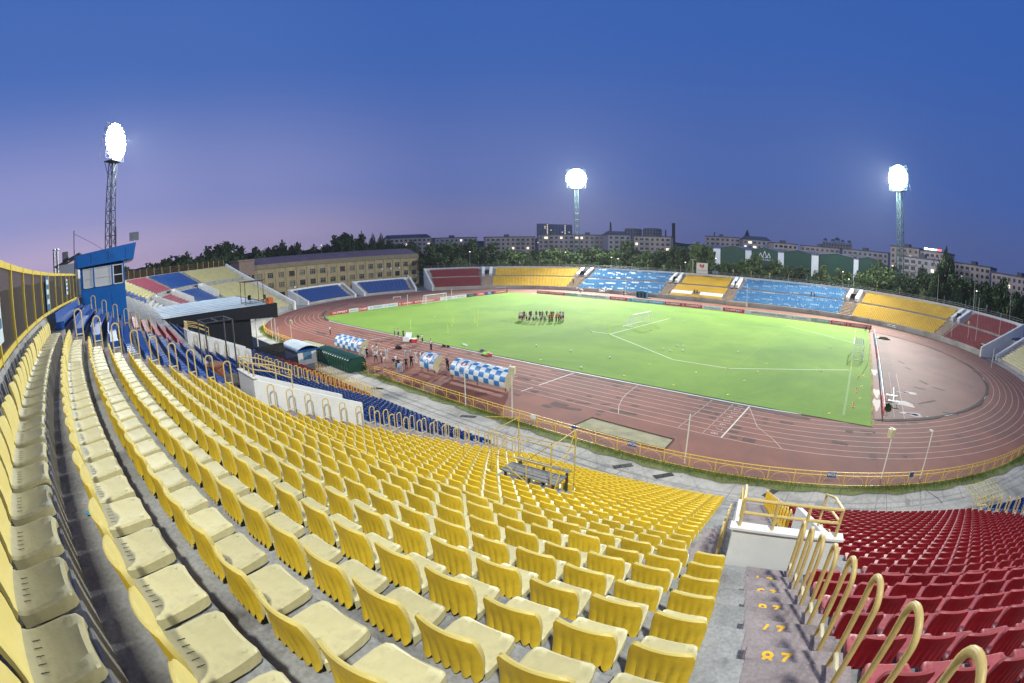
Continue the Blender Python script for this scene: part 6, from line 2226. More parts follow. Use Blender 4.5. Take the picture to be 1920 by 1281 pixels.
def person(x, y, face, pose, top, legs, shorts, lab, grp, shoes='white', z=0.0, cap=False):
    o = link('person', POSES[pose], None, (x, y, z), face, lab, 'person', grp)
    ms = [SKIN, CL_[top], CL_[legs], CL_[shoes], CL_['white'] if cap else HAIR, SKIN if shorts else CL_[legs]]
    for i, m_ in enumerate(ms):
        o.material_slots[i].link = 'OBJECT'
        o.material_slots[i].material = m_
    k = rnd.uniform(.95, 1.05)
    o.scale = (k * rnd.uniform(.96, 1.06), k, k)
    return o


# the huddle: an oval of players and staff in the middle of the left half, all turned inwards
HC = Vector((-9.3, -6.6))
hr = random.Random(11)
N1 = 34
HUD = []
tops = ['grey', 'white', 'grey', 'grey', 'grey', 'white', 'grey', 'black', 'grey', 'grey']
for i in range(N1):
    a = 2 * PI * i / N1
    # oval seen from the camera: long side across the view
    ex, ey = 4.5 * math.cos(a) + hr.uniform(-.25, .25), 2.9 * math.sin(a) + hr.uniform(-.35, .35)
    x, y = HC.x + ex * .72 - ey * .69, HC.y + ex * .69 + ey * .72
    front = math.sin(a) < -.35
    top = hr.choice(tops) if not (front and .25 < math.cos(a) < .80) else 'red'
    if math.sin(a) > .3:
        top = hr.choice(['black', 'black', 'grey', 'teal', 'grey'])
    legs = 'black'
    sh = top != 'red'
    pose = hr.choice(['stand', 'stand', 'hips', 'crossed', 'stand'])
    face = math.atan2(HC.y - y, HC.x - x) - PI / 2 + hr.uniform(-.25, .25)
    HUD.append((x, y, face, pose, top, legs, sh, i))
HUD.sort(key=lambda t: seen((t[0], t[1], 1))[0])
for k, (x, y, face, pose, top, legs, sh, i) in enumerate(HUD):
    lab = 'person in %s top and black %s in the huddle, %s from its left end' % (WORDS[top], 'shorts' if sh else 'trousers', nth(k + 1))
    person(x, y, face, pose, top, legs, sh, lab, 'players and staff in the huddle', 'white' if sh else 'black', .045, cap=(i in (7, 11)))
for i, (dx, dy) in enumerate(((-3.2, -3.6), (3.9, 1.2), (-.6, .8), (.9, 2.0))):
    person(HC.x + dx, HC.y + dy, hr.uniform(0, 6), 'stand', ['grey', 'grey', 'black', 'black'][i], 'black', True,
           ['person in grey top just outside the huddle on its left', 'person in grey top just outside the huddle on its right', 'person in black inside the huddle, left of centre', 'person in black inside the huddle, right of centre'][i], 'players and staff in the huddle', z=.045)
# touchline people
TL = [(-17.6, -37.5, 'hips', 'beige', 'black', True, 'person in a beige top at the near touchline, left of a pair'), (-16.9, -37.2, 'phone', 'grey', 'black', True, 'person in a grey top raising a phone at the near touchline'),
      (-14.7, -37.6, 'stand', 'navy', 'navy', False, 'person in navy standing alone at the near touchline by the cool boxes'), (-9.6, -38.2, 'crossed', 'black', 'beige', False, 'person in black top and beige trousers right of the red cool box'),
      (-9.0, -37.8, 'hips', 'white', 'black', True, 'person in white shirt and black shorts right of the red cool box'), (-4.4, -39.6, 'stand', 'beige', 'black', False, 'person half hidden behind another on the track edge'),
      (-3.9, -40.0, 'crossed', 'white', 'black', False, 'person in white shirt and black trousers on the inner lane'), (-30.1, -44.3, 'stand', 'white', 'black', False, 'lone person in white shirt far left on the track'),
      (-35.5, 46.0, 'stand', 'white', 'black', True, 'lone person in white on the far side of the track')]
for x, y, ps, tp, lg, sh, lab in TL:
    person(x, y, rnd.uniform(-.6, .6) + (0 if y < 0 else PI), ps, tp, lg, sh, lab, 'people along the touchline', 'white' if sh else 'black')
PR = [(-8.9, -49.6, 'white', 'white', 'walk', 'in all white nearest the far dugout'), (-8.1, -49.2, 'white', 'white', 'stand', 'in white with a white cap by the far dugout'), (-6.9, -49.6, 'black', 'navy', 'stand', 'in black top standing right of the far dugout'),
      (-7.9, -48.0, 'white', 'white', 'crossed', 'in white with arms crossed right of the far dugout'), (-7.3, -47.6, 'white', 'white', 'phone', 'in white holding up a phone by the far dugout'), (-8.5, -46.9, 'black', 'black', 'stand', 'in black behind the group by the far dugout'),
      (-8.9, -46.2, 'beige', 'beige', 'stand', 'in beige behind the group by the far dugout'), (-3.8, -50.0, 'white', 'black', 'walk', 'in white shirt and black trousers stepping forward, with a dark bag'), (-3.1, -49.5, 'white', 'black', 'stand', 'in white shirt right beside the one with the bag'),
      (-4.0, -48.0, 'white', 'white', 'stand', 'with dark hair in white behind the pair on the track'), (-.1, -50.9, 'white', 'beige', 'stand', 'in white shirt and beige trousers by the tunnel mouth'), (1.6, -50.5, 'navy', 'beige', 'stand', 'in navy shirt and beige trousers with a back pack'),
      (.7, -49.6, 'white', 'black', 'phone', 'in white shirt behind the one in navy'), (2.2, -50.2, 'black', 'black', 'crossed', 'in black, left of two near the fence'), (2.7, -49.3, 'black', 'black', 'hips', 'in black with hands on hips near the fence'),
      (3.5, -50.6, 'white', 'white', 'stand', 'in white close to the yellow fence'), (-1.3, -46.6, 'sky', 'grey', 'stand', 'in light blue shirt in the middle of the track'), (-.9, -46.1, 'grey', 'grey', 'crossed', 'in grey beside the light blue shirt'),
      (2.2, -48.1, 'black', 'black', 'phone', 'in black raising a camera left of the small dugout'), (1.0, -46.4, 'white', 'white', 'stand', 'in a long white shirt left of the small dugout'), (1.4, -46.0, 'white', 'white', 'stand', 'in white behind, left of the small dugout'),
      (7.5, -46.2, 'black', 'black', 'crossed', 'in black standing right of the small dugout'), (6.6, -45.6, 'black', 'black', 'stand', 'in black further right of the small dugout')]
for k, (x, y, tp, lg, ps, lab) in enumerate(PR):
    person(x, y, rnd.uniform(-1.2, 1.2), ps, tp, lg, False, 'person ' + lab, 'reporters and staff on the track', 'white' if lg == 'white' else 'black')
person(8.6, -46.3, -1.2, 'sit', 'black', 'black', False, 'person in black sitting on the dark bench right of the small dugout', None, 'black')
person(3.9, -51.3, .5, 'bend', 'sky', 'sky', False, 'person in light blue bending down at the yellow fence', None)
person(*FP(1.1, FU[3]), .2, 'stand', 'black', 'black', False, 'person in dark clothes between the two white banners, left one', None, 'black', FZ[3])
person(*FP(1.9, FU[3]), -.2, 'stand', 'navy', 'black', False, 'person in dark clothes between the two white banners, right one', None, 'black', FZ[3])
person(*FP(37.2, FU[11]), 3.0, 'stand', 'black', 'black', False, 'person in black on the gangway of the right blue block', None, 'black', FZ[10])
person(*FP(38.1, FU[11]), 3.2, 'stand', 'beige', 'black', False, 'person in beige beside one in black in the right blue block', None, 'black', FZ[10])
person(*FP(-44.3, FU[4]), 3.1, 'stand', 'black', 'black', False, 'person in black on the stairs right of the left yellow block', None, 'black', FZ[4])
person(-21.5, 50.2, 3.0, 'stand', 'black', 'black', False, 'person in black at the foot of the left blue block', None, 'black')
person(55.3, 33.6, .3, 'sit', 'navy', 'navy', False, 'person in navy crouching at the far right corner of the pitch, left one', None, 'black')
person(56.2, 31.6, 1.3, 'stand', 'navy', 'navy', False, 'person in navy standing at the far right corner of the pitch', None, 'black')
# dark bench right of the small dugout
o = thing('dark_bench', 'low dark bench right of the small dugout', 'bench', (8.7, -46.5, 0), -.1)
for j in range(3):
    MB().box(-.9, .9, -.2 + j * .14, -.08 + j * .14, .40, .44).build('slat', DKSTEEL, o)
for x in (-.8, .8):
    for y in (-.15, .18):
        MB().tube((x, y, 0), (x, y, .4), .025, 5).build('leg', DKSTEEL, o)
# bags and boxes on the touchline
def bag(x, y, m_, w, h, lab, rz=0.3):
    o = thing('kit_bag', lab, 'bag', (x, y, .02), rz)
    b = MB()
    n = 10
    for i, (k, z) in enumerate(((.85, 0), (1, .3), (.9, .75), (.45, 1))):
        pass
    rings = [[(w * k * math.cos(2 * PI * i / n), w * .55 * k * math.sin(2 * PI * i / n), h * z) for i in range(n)] for k, z in ((.9, 0), (1, .35), (.88, .8), (.4, 1))]
    vs = [p for r in rings for p in r]
    fc = [(a * n + i, a * n + (i + 1) % n, (a + 1) * n + (i + 1) % n, (a + 1) * n + i) for a in range(3) for i in range(n)] + [tuple(range(3 * n, 4 * n))]
    b.add(vs, fc)
    b.build('body', m_, o, smooth=True)
    MB().path([(-w * .4, 0, h * .95), (0, 0, h * 1.25), (w * .4, 0, h * .95)], .025, 5).build('handle', S_DARK, o)


bag(-8.8, -42.7, CL_['black'], .7, .5, 'black bag lying alone in the middle of the track')
bag(-11.9, -38.0, CL_['black'], .35, .4, 'black bag beside the white cool box')
bag(-4.6, -36.9, CL_['black'], .4, .25, 'black bag on the track edge, left of two')
bag(-3.8, -36.7, CL_['black'], .3, .25, 'black bag on the track edge, right of two')
bag(4.6, -36.5, mat('lime_bag', (0.30, 0.60, 0.05), 0.6, 0.1, 3), .95, .35, 'lime green and pink kit bag on the touchline', -.2)
bag(5.3, -36.7, mat('pink_bag', (0.60, 0.12, 0.16), 0.6, 0.1, 3), .5, .35, 'pink kit bag beside the lime green one', .5)
bag(2.6, -35.5, mat('purple_bag', (0.10, 0.07, 0.16), 0.6, 0.1, 3), .45, .3, 'purple bag on the turf left of the lime green one')
o = thing('cool_box', 'white cool box with an open lid by the near touchline', 'cool box', (-12.9, -38.1, 0), .4)
MB().box(-.6, .6, -.4, .4, 0, .75).build('box', GOALW, o)
MB().rbox((0, .55, 1.0), (1.2, .08, .85), 0, 0, -.4).build('lid', GOALW, o)
o = thing('cool_box', 'red cool box with a white lid by the near touchline', 'cool box', (-11.2, -37.8, 0), -.1)
MB().box(-.45, .45, -.32, .32, 0, .55).build('box', mat('cool_box_red', (0.5, 0.02, 0.03), 0.5, 0.05, 2), o)
MB().box(-.47, .47, -.34, .34, .553, .66).build('lid', GOALW, o)
o = thing('bottle_rack', 'row of white bottles lying on the turf near the touchline', 'bottles', (-2.6, -34.2, .045), -.25)
for i in range(7):
    MB().tube((-.75 + i * .25, 0, 0), (-.75 + i * .25, 0, .26), .07, 8, r1=.05).build('bottle', GOALW, o)


# ================================================================== SCHOOL BEHIND THE LEFT END
school = thing('school_building', 'long three-storey tan building with rows of dark windows behind the left end', 'building')
TAN = mat('tan_brick', (0.33, 0.26, 0.145), 0.9, 0.14, 0.4, fine=0.08, bscale=3)
TAN2 = mat('dull_tan_band', (0.20, 0.165, 0.115), 0.9, 0.12, 0.5)
PINKB = mat('pinkish_block', (0.22, 0.155, 0.13), 0.9, 0.12, 0.4)
ROOFP = mat('mauve_sheet_roof', (0.13, 0.09, 0.12), 0.6, 0.12, 0.2)
SX = -115.0
SY0, SY1 = -34.0, 40.0
ncol = 17
bw = (SY1 - SY0) / ncol
levels = [0.9, 4.55, 8.2]                         # sill heights
MB().box(SX - 13, SX - .35, SY0, SY1, 0, 12.0).build('core', TAN2, school)
# wall pieces between the openings, so that every window sits in a real recess
b = MB()
for i in range(ncol):
    y0 = SY0 + i * bw
    b.box(SX - .349, SX, y0, y0 + bw * .24, 0, 11.7)
    b.box(SX - .349, SX, y0 + bw * .76, y0 + bw, 0, 11.7)
    zs = [0] + [v for l in levels for v in (l, l + 1.95)] + [11.7]
    for za, zb in zip(zs[::2], zs[1::2]):
        b.box(SX - .349, SX - .03, y0 + bw * .24, y0 + bw * .76, za, zb)
b.build('wall', TAN, school)
for i in range(ncol + 1):
    y0 = SY0 + i * bw
    MB().box(SX + .002, SX + .16, y0 - .28, y0 + .28, 0, 11.6).build('pilaster', TAN, school)
MB().box(SX - .4, SX + .35, SY0 - .3, SY1 + .3, 11.703, 13.4).build('parapet_band', TAN2, school)
MB().hexa([(SX + .4, SY0 - .4, 13.403), (SX + .4, SY1 + .4, 13.403), (SX - 13.3, SY1 + .4, 13.403), (SX - 13.3, SY0 - .4, 13.403)],
          [(SX - 5.5, SY0 + 2, 15.8), (SX - 5.5, SY1 - 2, 15.8), (SX - 7.5, SY1 - 2, 15.8), (SX - 7.5, SY0 + 2, 15.8)]).build('roof', ROOFP, school)
GL = [GLASS_D, mat('curtained_glass', (0.10, 0.075, 0.05), 0.3, 0.35, 1.5), mat('pale_blind_glass', (0.17, 0.15, 0.12), 0.4, 0.25, 2)]
WF = mat('window_frame_paint', (0.40, 0.36, 0.30), 0.7, 0.1, 2)
wr = random.Random(5)
for i in range(ncol):
    for l in levels:
        y0, y1 = SY0 + i * bw + bw * .24, SY0 + i * bw + bw * .76
        w = MB().box(SX - .36, SX - .30, y0, y1, l, l + 1.95).build('window', GL[wr.choice([0, 0, 0, 1, 1, 2])], school)
        f = MB()
        for yy in (y0 + .04, y0 + (y1 - y0) * .34, y0 + (y1 - y0) * .67, y1 - .04):
            f.box(SX - .299, SX - .24, yy - .035, yy + .035, l, l + 1.95)
        for zz in (l + .04, l + 1.35, l + 1.91):
            f.box(SX - .298, SX - .245, y0, y1, zz - .035, zz + .035)
        f.build('frame', WF if wr.random() > .3 else DKSTEEL, w)
        MB().box(SX - .34, SX + .08, y0 - .1, y1 + .1, l - .1, l - .02).build('sill', TAN2, w)
for i, l in ((3, 1), (7, 0), (12, 2), (14, 2), (15, 1), (16, 2), (16, 1), (13, 2), (5, 0), (9, 0)):
    MB().box(SX + .01, SX + .4, SY0 + i * bw + bw * .60, SY0 + i * bw + bw * .80, levels[l] - .75, levels[l] - .15).build('air_conditioner', WHITE, school)
MB().box(SX - 12, SX + 2.2, SY0 - 6.2, SY0 - .31, 0, 15.2).build('stair_block', PINKB, school)
for k in range(4):
    MB().box(SX + 2.203, SX + 2.3, SY0 - 5.6 + k * 1.4, SY0 - 4.9 + k * 1.4, 2, 10.2).build('stair_window', GLASS_D, school)
MB().box(SX - 12.5, SX + 2.6, SY0 - 6.6, SY0 - .4, 15.203, 15.7).build('stair_roof', PINKB, school)
# parked cars half hidden behind the low stands
for k, y in enumerate((-20, -13, -2, 8, 16, 24, 30)):
    c = [(0.02, 0.06, 0.14), (0.3, 0.3, 0.32), (0.02, 0.02, 0.025), (0.03, 0.07, 0.16)][k % 4]
    vehicle((-108, y, 0), PI / 2 + .05, 4.5, 1.8, 1.7, mat('car_paint_%s' % 'abcd'[k % 4], c, 0.3, 0.04, 1), mat('car_paint_%s' % 'abcd'[k % 4], c), 'car parked below the school windows, %s from the left' % nth(k + 1), 'parked_car', 'car')

# ================================================================== GREEN SPORTS HALL BEHIND THE FAR STAND
hallb = thing('sports_hall', 'dark green sports hall with a row of gables and white piers behind the far trees', 'building')
HY = 122.0
HG = mat('dark_green_cladding', (0.006, 0.045, 0.032), 0.45, 0.15, 0.25)
HWt = mat('white_hall_pier', (0.62, 0.63, 0.66), 0.7, 0.08, 0.4)
HRf = mat('pale_blue_roof', (0.15, 0.18, 0.28), 0.6, 0.1, 0.2)


def hx(px_az):
    return CAM[0] + (HY - CAM[1]) * math.tan(math.radians(px_az))


gables = [(-21.0, -18.6), (-17.3, -14.35), (-13.5, -10.34), (-9.48, -6.16), (-5.16, -0.84), (-.1, 2.3)]
zt = 17.0
for k, (a0, a1) in enumerate(gables):
    x0, x1 = hx(a0), hx(a1)
    pk = 1.0
    pr = [(x0, hill(x0, HY)), (x1, hill(x1, HY)), (x1, zt), ((x0 + x1) / 2, zt + pk), (x0, zt)]
    MB().hexa([(x, HY, z) for x, z in pr], [(x, HY + 40, z) for x, z in pr]).build('gable', HG, hallb)
    rf = MB()
    for xa, xb, za, zb in ((x0 - .2, (x0 + x1) / 2, zt - .0, zt + pk), ((x0 + x1) / 2, x1 + .2, zt + pk, zt - .0)):
        rf.hexa([(xa, HY - .4, za + .06), (xb, HY - .4, zb + .06), (xb, HY + 40, zb + .06), (xa, HY + 40, za + .06)], [(xa, HY - .4, za + .25), (xb, HY - .4, zb + .25), (xb, HY + 40, zb + .25), (xa, HY + 40, za + .25)])
    rf.build('roof', HRf, hallb)
    if k < len(gables) - 1:
        xa, xb = x1 + .22, hx(gables[k + 1][0]) - .22
        MB().box(xa, xb, HY - .25, HY + 38, 5, zt - .5).build('pier', HWt, hallb)
        MB().box(xa - .1, xb + .1, HY - .4, HY + 38, zt - .497, zt - .15).build('pier_cap', HRf, hallb)
lx = (hx(-13.5) + hx(-10.34)) / 2
lg = mat('white_logo_paint', (0.6, 0.62, 0.62), 0.6, 0)
for dx, w, h in ((-1.9, 1.6, 1.9), (0, 1.9, 2.7), (1.9, 1.6, 1.9)):
    b = MB()
    for p, q in (((dx - w / 2, 0), (dx, h)), ((dx, h), (dx + w / 2, 0)), ((dx - w / 2, 0), (dx - w * .1, 0)), ((dx + w * .1, 0), (dx + w / 2, 0))):
        b.tube((lx + p[0], HY - .1, 13.9 + p[1]), (lx + q[0], HY - .1, 13.9 + q[1]), .16, 4)
    b.build('logo_peak', lg, hallb)
l_ = link('lettering', text_mesh('ALATAU', 1.2, lg, width=6.0), hallb, (lx, HY - .1, 12.9))
l_.rotation_euler = (PI / 2, 0, 0)

# ================================================================== HOUSING ON THE RISE BEYOND
WALLC = [mat('pinkish_grey_panel', (0.55, 0.44, 0.40), 0.9, 0.18, 0.12), mat('grey_panel', (0.48, 0.44, 0.43), 0.9, 0.18, 0.12), mat('buff_panel', (0.58, 0.47, 0.39), 0.9, 0.18, 0.12)]
WDARK = mat('far_dark_window', (0.02, 0.022, 0.028), 0.3, 0.3, 0.4)
WLIT = emit('far_lit_window', (1.0, 0.80, 0.55), 1.3)
ROOFD = mat('far_roof', (0.13, 0.13, 0.16), 0.8, 0.2, 0.05)
br = random.Random(21)


def azp(az, d):
    a = math.radians(az)
    return CAM[0] + d * math.sin(a), CAM[1] + d * math.cos(a)


def apartment(az0, az1, d0, d1, elev, floors, lab, wm, pitched=False, name='apartment_block', lit=.06, bay=3.2):
    """Block whose front runs between two bearings from the camera; top at the given elevation angle."""
    p, q = Vector(azp(az0, d0)), Vector(azp(az1, d1))
    d = q - p
    L = d.length
    an = math.atan2(d.y, d.x)
    top = CAM[2] + (d0 + d1) / 2 * math.tan(math.radians(elev))
    base = min(hill(*p), hill(*q)) - 1
    o = thing(name, lab, 'building', (p.x, p.y, 0), an, 'housing beyond the stadium')
    D = 13.0
    MB().box(0, L, 0, D, base, top).build('wall', wm, o)
    if pitched:
        MB().hexa([(-.5, -.6, top + .01), (L + .5, -.6, top + .01), (L + .5, D + .6, top + .01), (-.5, D + .6, top + .01)], [(2, D * .4, top + 2.6), (L - 2, D * .4, top + 2.6), (L - 2, D * .6, top + 2.6), (2, D * .6, top + 2.6)]).build('roof', ROOFD, o)
    else:
        MB().box(-.3, L + .3, -.3, D + .3, top + .01, top + .6).build('roof', ROOFD, o)
        for k in range(max(1, int(L / 22))):
            MB().box(L * (k + .4) / max(1, int(L / 22)), L * (k + .4) / max(1, int(L / 22)) + 3, 4, 8, top + .61, top + 2.2).build('roof_hut', ROOFD, o)
    nb = max(2, int(L / bay))
    win, litw, bal = MB(), MB(), MB()
    for i in range(nb):
        x = L * (i + .5) / nb
        loggia = (i % 5 in (1, 2))
        for f in range(floors):
            z = top - 2.4 - f * 2.9
            if z < base:
                break
            w = .75 if not loggia else 1.15
            (litw if br.random() < lit else win).box(x - w, x + w, -.06, .05, z, z + 1.45)
            if loggia:
                bal.box(x - bay * .48, x + bay * .48, -.9, -.02, z - .9, z + .02)
    win.build('windows', WDARK, o)['kind'] = 'stuff'
    if litw.v:
        litw.build('lit_windows', WLIT, o)['kind'] = 'stuff'
    if bal.v:
        bal.build('balconies', WALLC[1], o)['kind'] = 'stuff'
    return o


BL = [(-57.5, -52.0, 330, 335, 1.35, 4, 'low apartment block with a hipped roof left of the far stand'), (-51.5, -46.5, 340, 350, 1.15, 4, 'grey apartment block above the trees left of the high-rises'),
      (-45.5, -39.6, 325, 330, 1.12, 5, 'apartment block below the left high-rise'), (-39.2, -31.3, 322, 318, 1.35, 5, 'long pinkish apartment block behind the left far mast'), (-30.9, -28.2, 300, 305, 1.45, 5, 'apartment block with a pale gable end right of the left far mast'),
      (-27.8, -23.4, 300, 296, 1.35, 5, 'apartment block below the two round towers'), (-19.2, -15.0, 330, 330, 1.65, 5, 'apartment block left of the spire'), (-14.6, -11.2, 318, 322, 1.55, 5, 'apartment block right below the spire'),
      (-10.8, -7.9, 300, 305, 1.35, 5, 'dark apartment block right of the spire'), (-7.5, -2.6, 310, 305, 1.30, 5, 'long low apartment block above the middle gables'), (-2.2, 3.6, 300, 290, 1.35, 5, 'apartment block left of the right far mast'),
      (3.9, 7.6, 270, 262, 2.25, 7, 'tall apartment block right behind the right far mast'), (7.8, 11.0, 258, 250, 2.15, 7, 'tall apartment block with roof letters right of the mast'), (4.8, 11.6, 228, 222, 1.25, 5, 'nearer apartment block with lit windows below the roof letters'),
      (12.4, 17.2, 260, 252, 1.35, 6, 'apartment block right of the poplar'), (17.4, 25.5, 240, 225, .95, 6, 'long apartment block at the right edge')]
for k, (a0, a1, d0, d1, el, fl, lab) in enumerate(BL):
    apartment(a0, a1, d0, d1, el, fl, lab, WALLC[k % 3], pitched=(k in (0, 4, 7)))
# high-rises and round towers far off
for k, (az, w, d, el, m_) in enumerate(((-38.7, 11, 900, 2.72, WALLC[1]), (-37.7, 9, 910, 2.66, WALLC[2]), (-36.7, 13, 900, 2.62, mat('bluish_tower', (0.26, 0.33, 0.42), 0.6, 0.1, 0.05)), (-35.8, 10, 915, 2.60, MATS['bluish_tower']))):
    x, y = azp(az, d)
    top = CAM[2] + d * math.tan(math.radians(el))
    o = thing('high_rise', 'far high-rise tower left of the mast, %s of four from the left' % nth(k + 1), 'building', (x, y, 0), math.radians(-az), 'distant high-rises')
    MB().box(-w, w, -10, 10, 0, top).build('wall', m_, o)
    win, litw = MB(), MB()
    for f in range(18):
        for i in range(5):
            z = top - 3 - f * 3
            xx = -w + 2 * w * (i + .5) / 5
            (litw if (k < 3 and i == 4 and f % 1 == 0 and f < 14) or br.random() < .08 else win).box(xx - .8, xx + .8, -10.2, -9.95, z, z + 1.4)
    win.build('windows', WDARK, o)['kind'] = 'stuff'
    litw.build('lit_windows', WLIT, o)['kind'] = 'stuff'
for k, (az, w, d, el) in enumerate(((-27.9, 11, 610, 2.25), (-25.6, 12, 600, 2.33))):
    x, y = azp(az, d)
    top = CAM[2] + d * math.tan(math.radians(el))
    o = thing('round_tower', 'far drum-shaped building on the skyline, %s of two' % ['left', 'right'][k], 'building', (x, y, 0))
    MB().tube((0, 0, 0), (0, 0, top - 1), w, 24).build('wall', WALLC[2], o)
    MB().tube((0, 0, top - .99), (0, 0, top), w * .93, 24).build('roof', ROOFD, o)
    win = MB()
    for f in range(6):
        for i in range(20):
            a = 2 * PI * i / 20
            win.rbox((w * math.cos(a), w * math.sin(a), top - 3 - f * 3), (.3, 1.6, 1.5), a)
    win.build('windows', WDARK, o)['kind'] = 'stuff'
x, y = azp(-23.05, 450)
o = thing('chimney_stack', 'tall dark chimney on the skyline', 'chimney', (x, y, 0))
MB().tube((0, 0, 0), (0, 0, CAM[2] + 450 * math.tan(math.radians(3.05))), 2.0, 12, r1=1.5).build('shaft', DKSTEEL, o)
MB().tube((0, 0, CAM[2] + 450 * math.tan(math.radians(3.05)) - .9), (0, 0, CAM[2] + 450 * math.tan(math.radians(3.05)) + .1), 1.75, 12).build('rim', DKSTEEL, o)
for k, (az, d, el, lab) in enumerate(((-30.6, 380, 3.0, 'thin mast on the skyline between the far mast and the round towers'), (-24.0, 520, 2.25, 'small lattice pylon beside the dark chimney'), (-18.1, 520, 2.2, 'small pylon on the skyline left of the spire'))):
    x, y = azp(az, d)
    top = CAM[2] + d * math.tan(math.radians(el))
    o = thing('pylon', lab, 'pylon', (x, y, 0))
    for sx in (-1, 1):
        for sy in (-1, 1):
            MB().tube((sx * 1.6, sy * 1.6, 0), (sx * .25, sy * .25, top), .22, 4).build('leg', DKSTEEL, o)
    b = MB()
    for z in np.linspace(top * .5, top, 9):
        w = 1.6 + (.25 - 1.6) * z / top
        b.box(-w, w, -w, w, z - .15, z)
    b.build('bracing', DKSTEEL, o)['kind'] = 'stuff'
x, y = azp(-14.1, 420)
o = thing('spire_tower', 'dark pointed spire on the skyline', 'tower', (x, y, 0))
top = CAM[2] + 420 * math.tan(math.radians(2.75))
MB().box(-2.6, 2.6, -2.6, 2.6, 0, top - 8.6).build('shaft', mat('dark_red_brick', (0.10, 0.05, 0.045), 0.9, 0.2, 0.3), o)
MB().hexa([(-3, -3, top - 8.59), (3, -3, top - 8.59), (3, 3, top - 8.59), (-3, 3, top - 8.59)], [(-.1, -.1, top), (.1, -.1, top), (.1, .1, top), (-.1, .1, top)]).build('spire', DKSTEEL, o)
x, y = azp(-2.9, 500)
o = thing('domed_hotel', 'large pale building with small domes on the skyline', 'building', (x, y, 0), math.radians(2.9))
top = CAM[2] + 500 * math.tan(math.radians(1.95))
MB().box(-16, 16, -9, 9, 0, top).build('wall', WALLC[2], o)
for xx, h, r_ in ((-13, 3.0, 2.2), (-5, 3.2, 2.0), (0, 5.0, 3.0), (6, 3.2, 2.0), (13, 3.0, 2.2)):
    d = MB().tube((xx, -4, top + .01), (xx, -4, top + h * .5), r_, 12).build('drum', HWt, o)
    bb = MB()
    for j in range(4):
        a0, a1 = PI / 2 * j / 4, PI / 2 * (j + 1) / 4
        bb.tube((xx, -4, top + h * .5 + r_ * math.sin(a0)), (xx, -4, top + h * .5 + r_ * math.sin(a1)), r_ * math.cos(a0), 12, r1=max(.05, r_ * math.cos(a1)))
    bb.build('dome', ROOFD, d)
win = MB()
for f in range(7):
    for i in range(10):
        win.box(-15 + i * 3.1, -13.6 + i * 3.1, -9.2, -8.95, top - 3 - 3 * f, top - 1.4 - 3 * f)
win.build('windows', WDARK, o)['kind'] = 'stuff'
# glowing roof letters on the tall block at right
RL = emit('roof_sign_white', (0.8, 0.9, 1.0), 4.0)
RD = emit('roof_sign_red', (1.0, 0.12, 0.08), 4.0)
p0, p1 = Vector(azp(8.3, 255)), Vector(azp(10.8, 250))
an = math.atan2(p1.y - p0.y, p1.x - p0.x)
zz = CAM[2] + 254 * math.tan(math.radians(2.15)) + .7
o = thing('roof_sign', 'glowing white and red letters on the roof of the tall block', 'sign', (p0.x, p0.y, zz), an)
for k, (x, w, m_) in enumerate(((0, 2.0, RL), (2.9, 1.0, RL), (4.3, .9, RL), (5.6, 1.0, RL), (7.2, .9, RL), (8.6, 1.4, RD), (10.4, .5, RD))):
    MB().box(x, x + w, 0, .3, .1, .9 if k else 1.1).build('letter', m_, o)
# far wooded ridges that close the view at left
hz = mat('far_hill_wood', (0.028, 0.032, 0.030), 0.95, 0.3, 0.02)


def ridge(az0, az1, d, e0, e1, lab, seed):
    rr = random.Random(seed)
    n = 90
    vs, fc = [], []
    for i in range(n + 1):
        t = i / n
        az = az0 + (az1 - az0) * t
        el = e0 + (e1 - e0) * t + .18 * math.sin(t * 17 + seed) + .12 * rr.uniform(-1, 1)
        el *= min(1, 5 * t, 5 * (1 - t)) if False else 1
        for dd, k in ((d - 60, 0), (d, 1), (d + 80, .2)):
            x, y = azp(az, dd)
            vs.append((x, y, -2 + k * (CAM[2] + d * math.tan(math.radians(el)) + 2)))
    for i in range(n):
        o = 3 * i
        fc += [(o, o + 3, o + 4, o + 1), (o + 1, o + 4, o + 5, o + 2)]
    b = MB()
    b.add(vs, fc)
    return b.build('hills', hz, None, kind='structure', smooth=True)


ridge(-130, -58, 700, .55, .75, '', 2)
ridge(-60, 60, 1500, .85, .55, '', 4)

# ================================================================== TREES
LEAF = [mat('leaf_dark', (0.060, 0.090, 0.042), 0.8, 0.35, 0.35, spec=0.15), mat('leaf_mid', (0.100, 0.145, 0.052), 0.8, 0.35, 0.35, spec=0.15), mat('leaf_olive', (0.110, 0.150, 0.055), 0.8, 0.35, 0.35, spec=0.15)]
BARK = mat('bark', (0.05, 0.04, 0.03), 0.9, 0.3, 3)


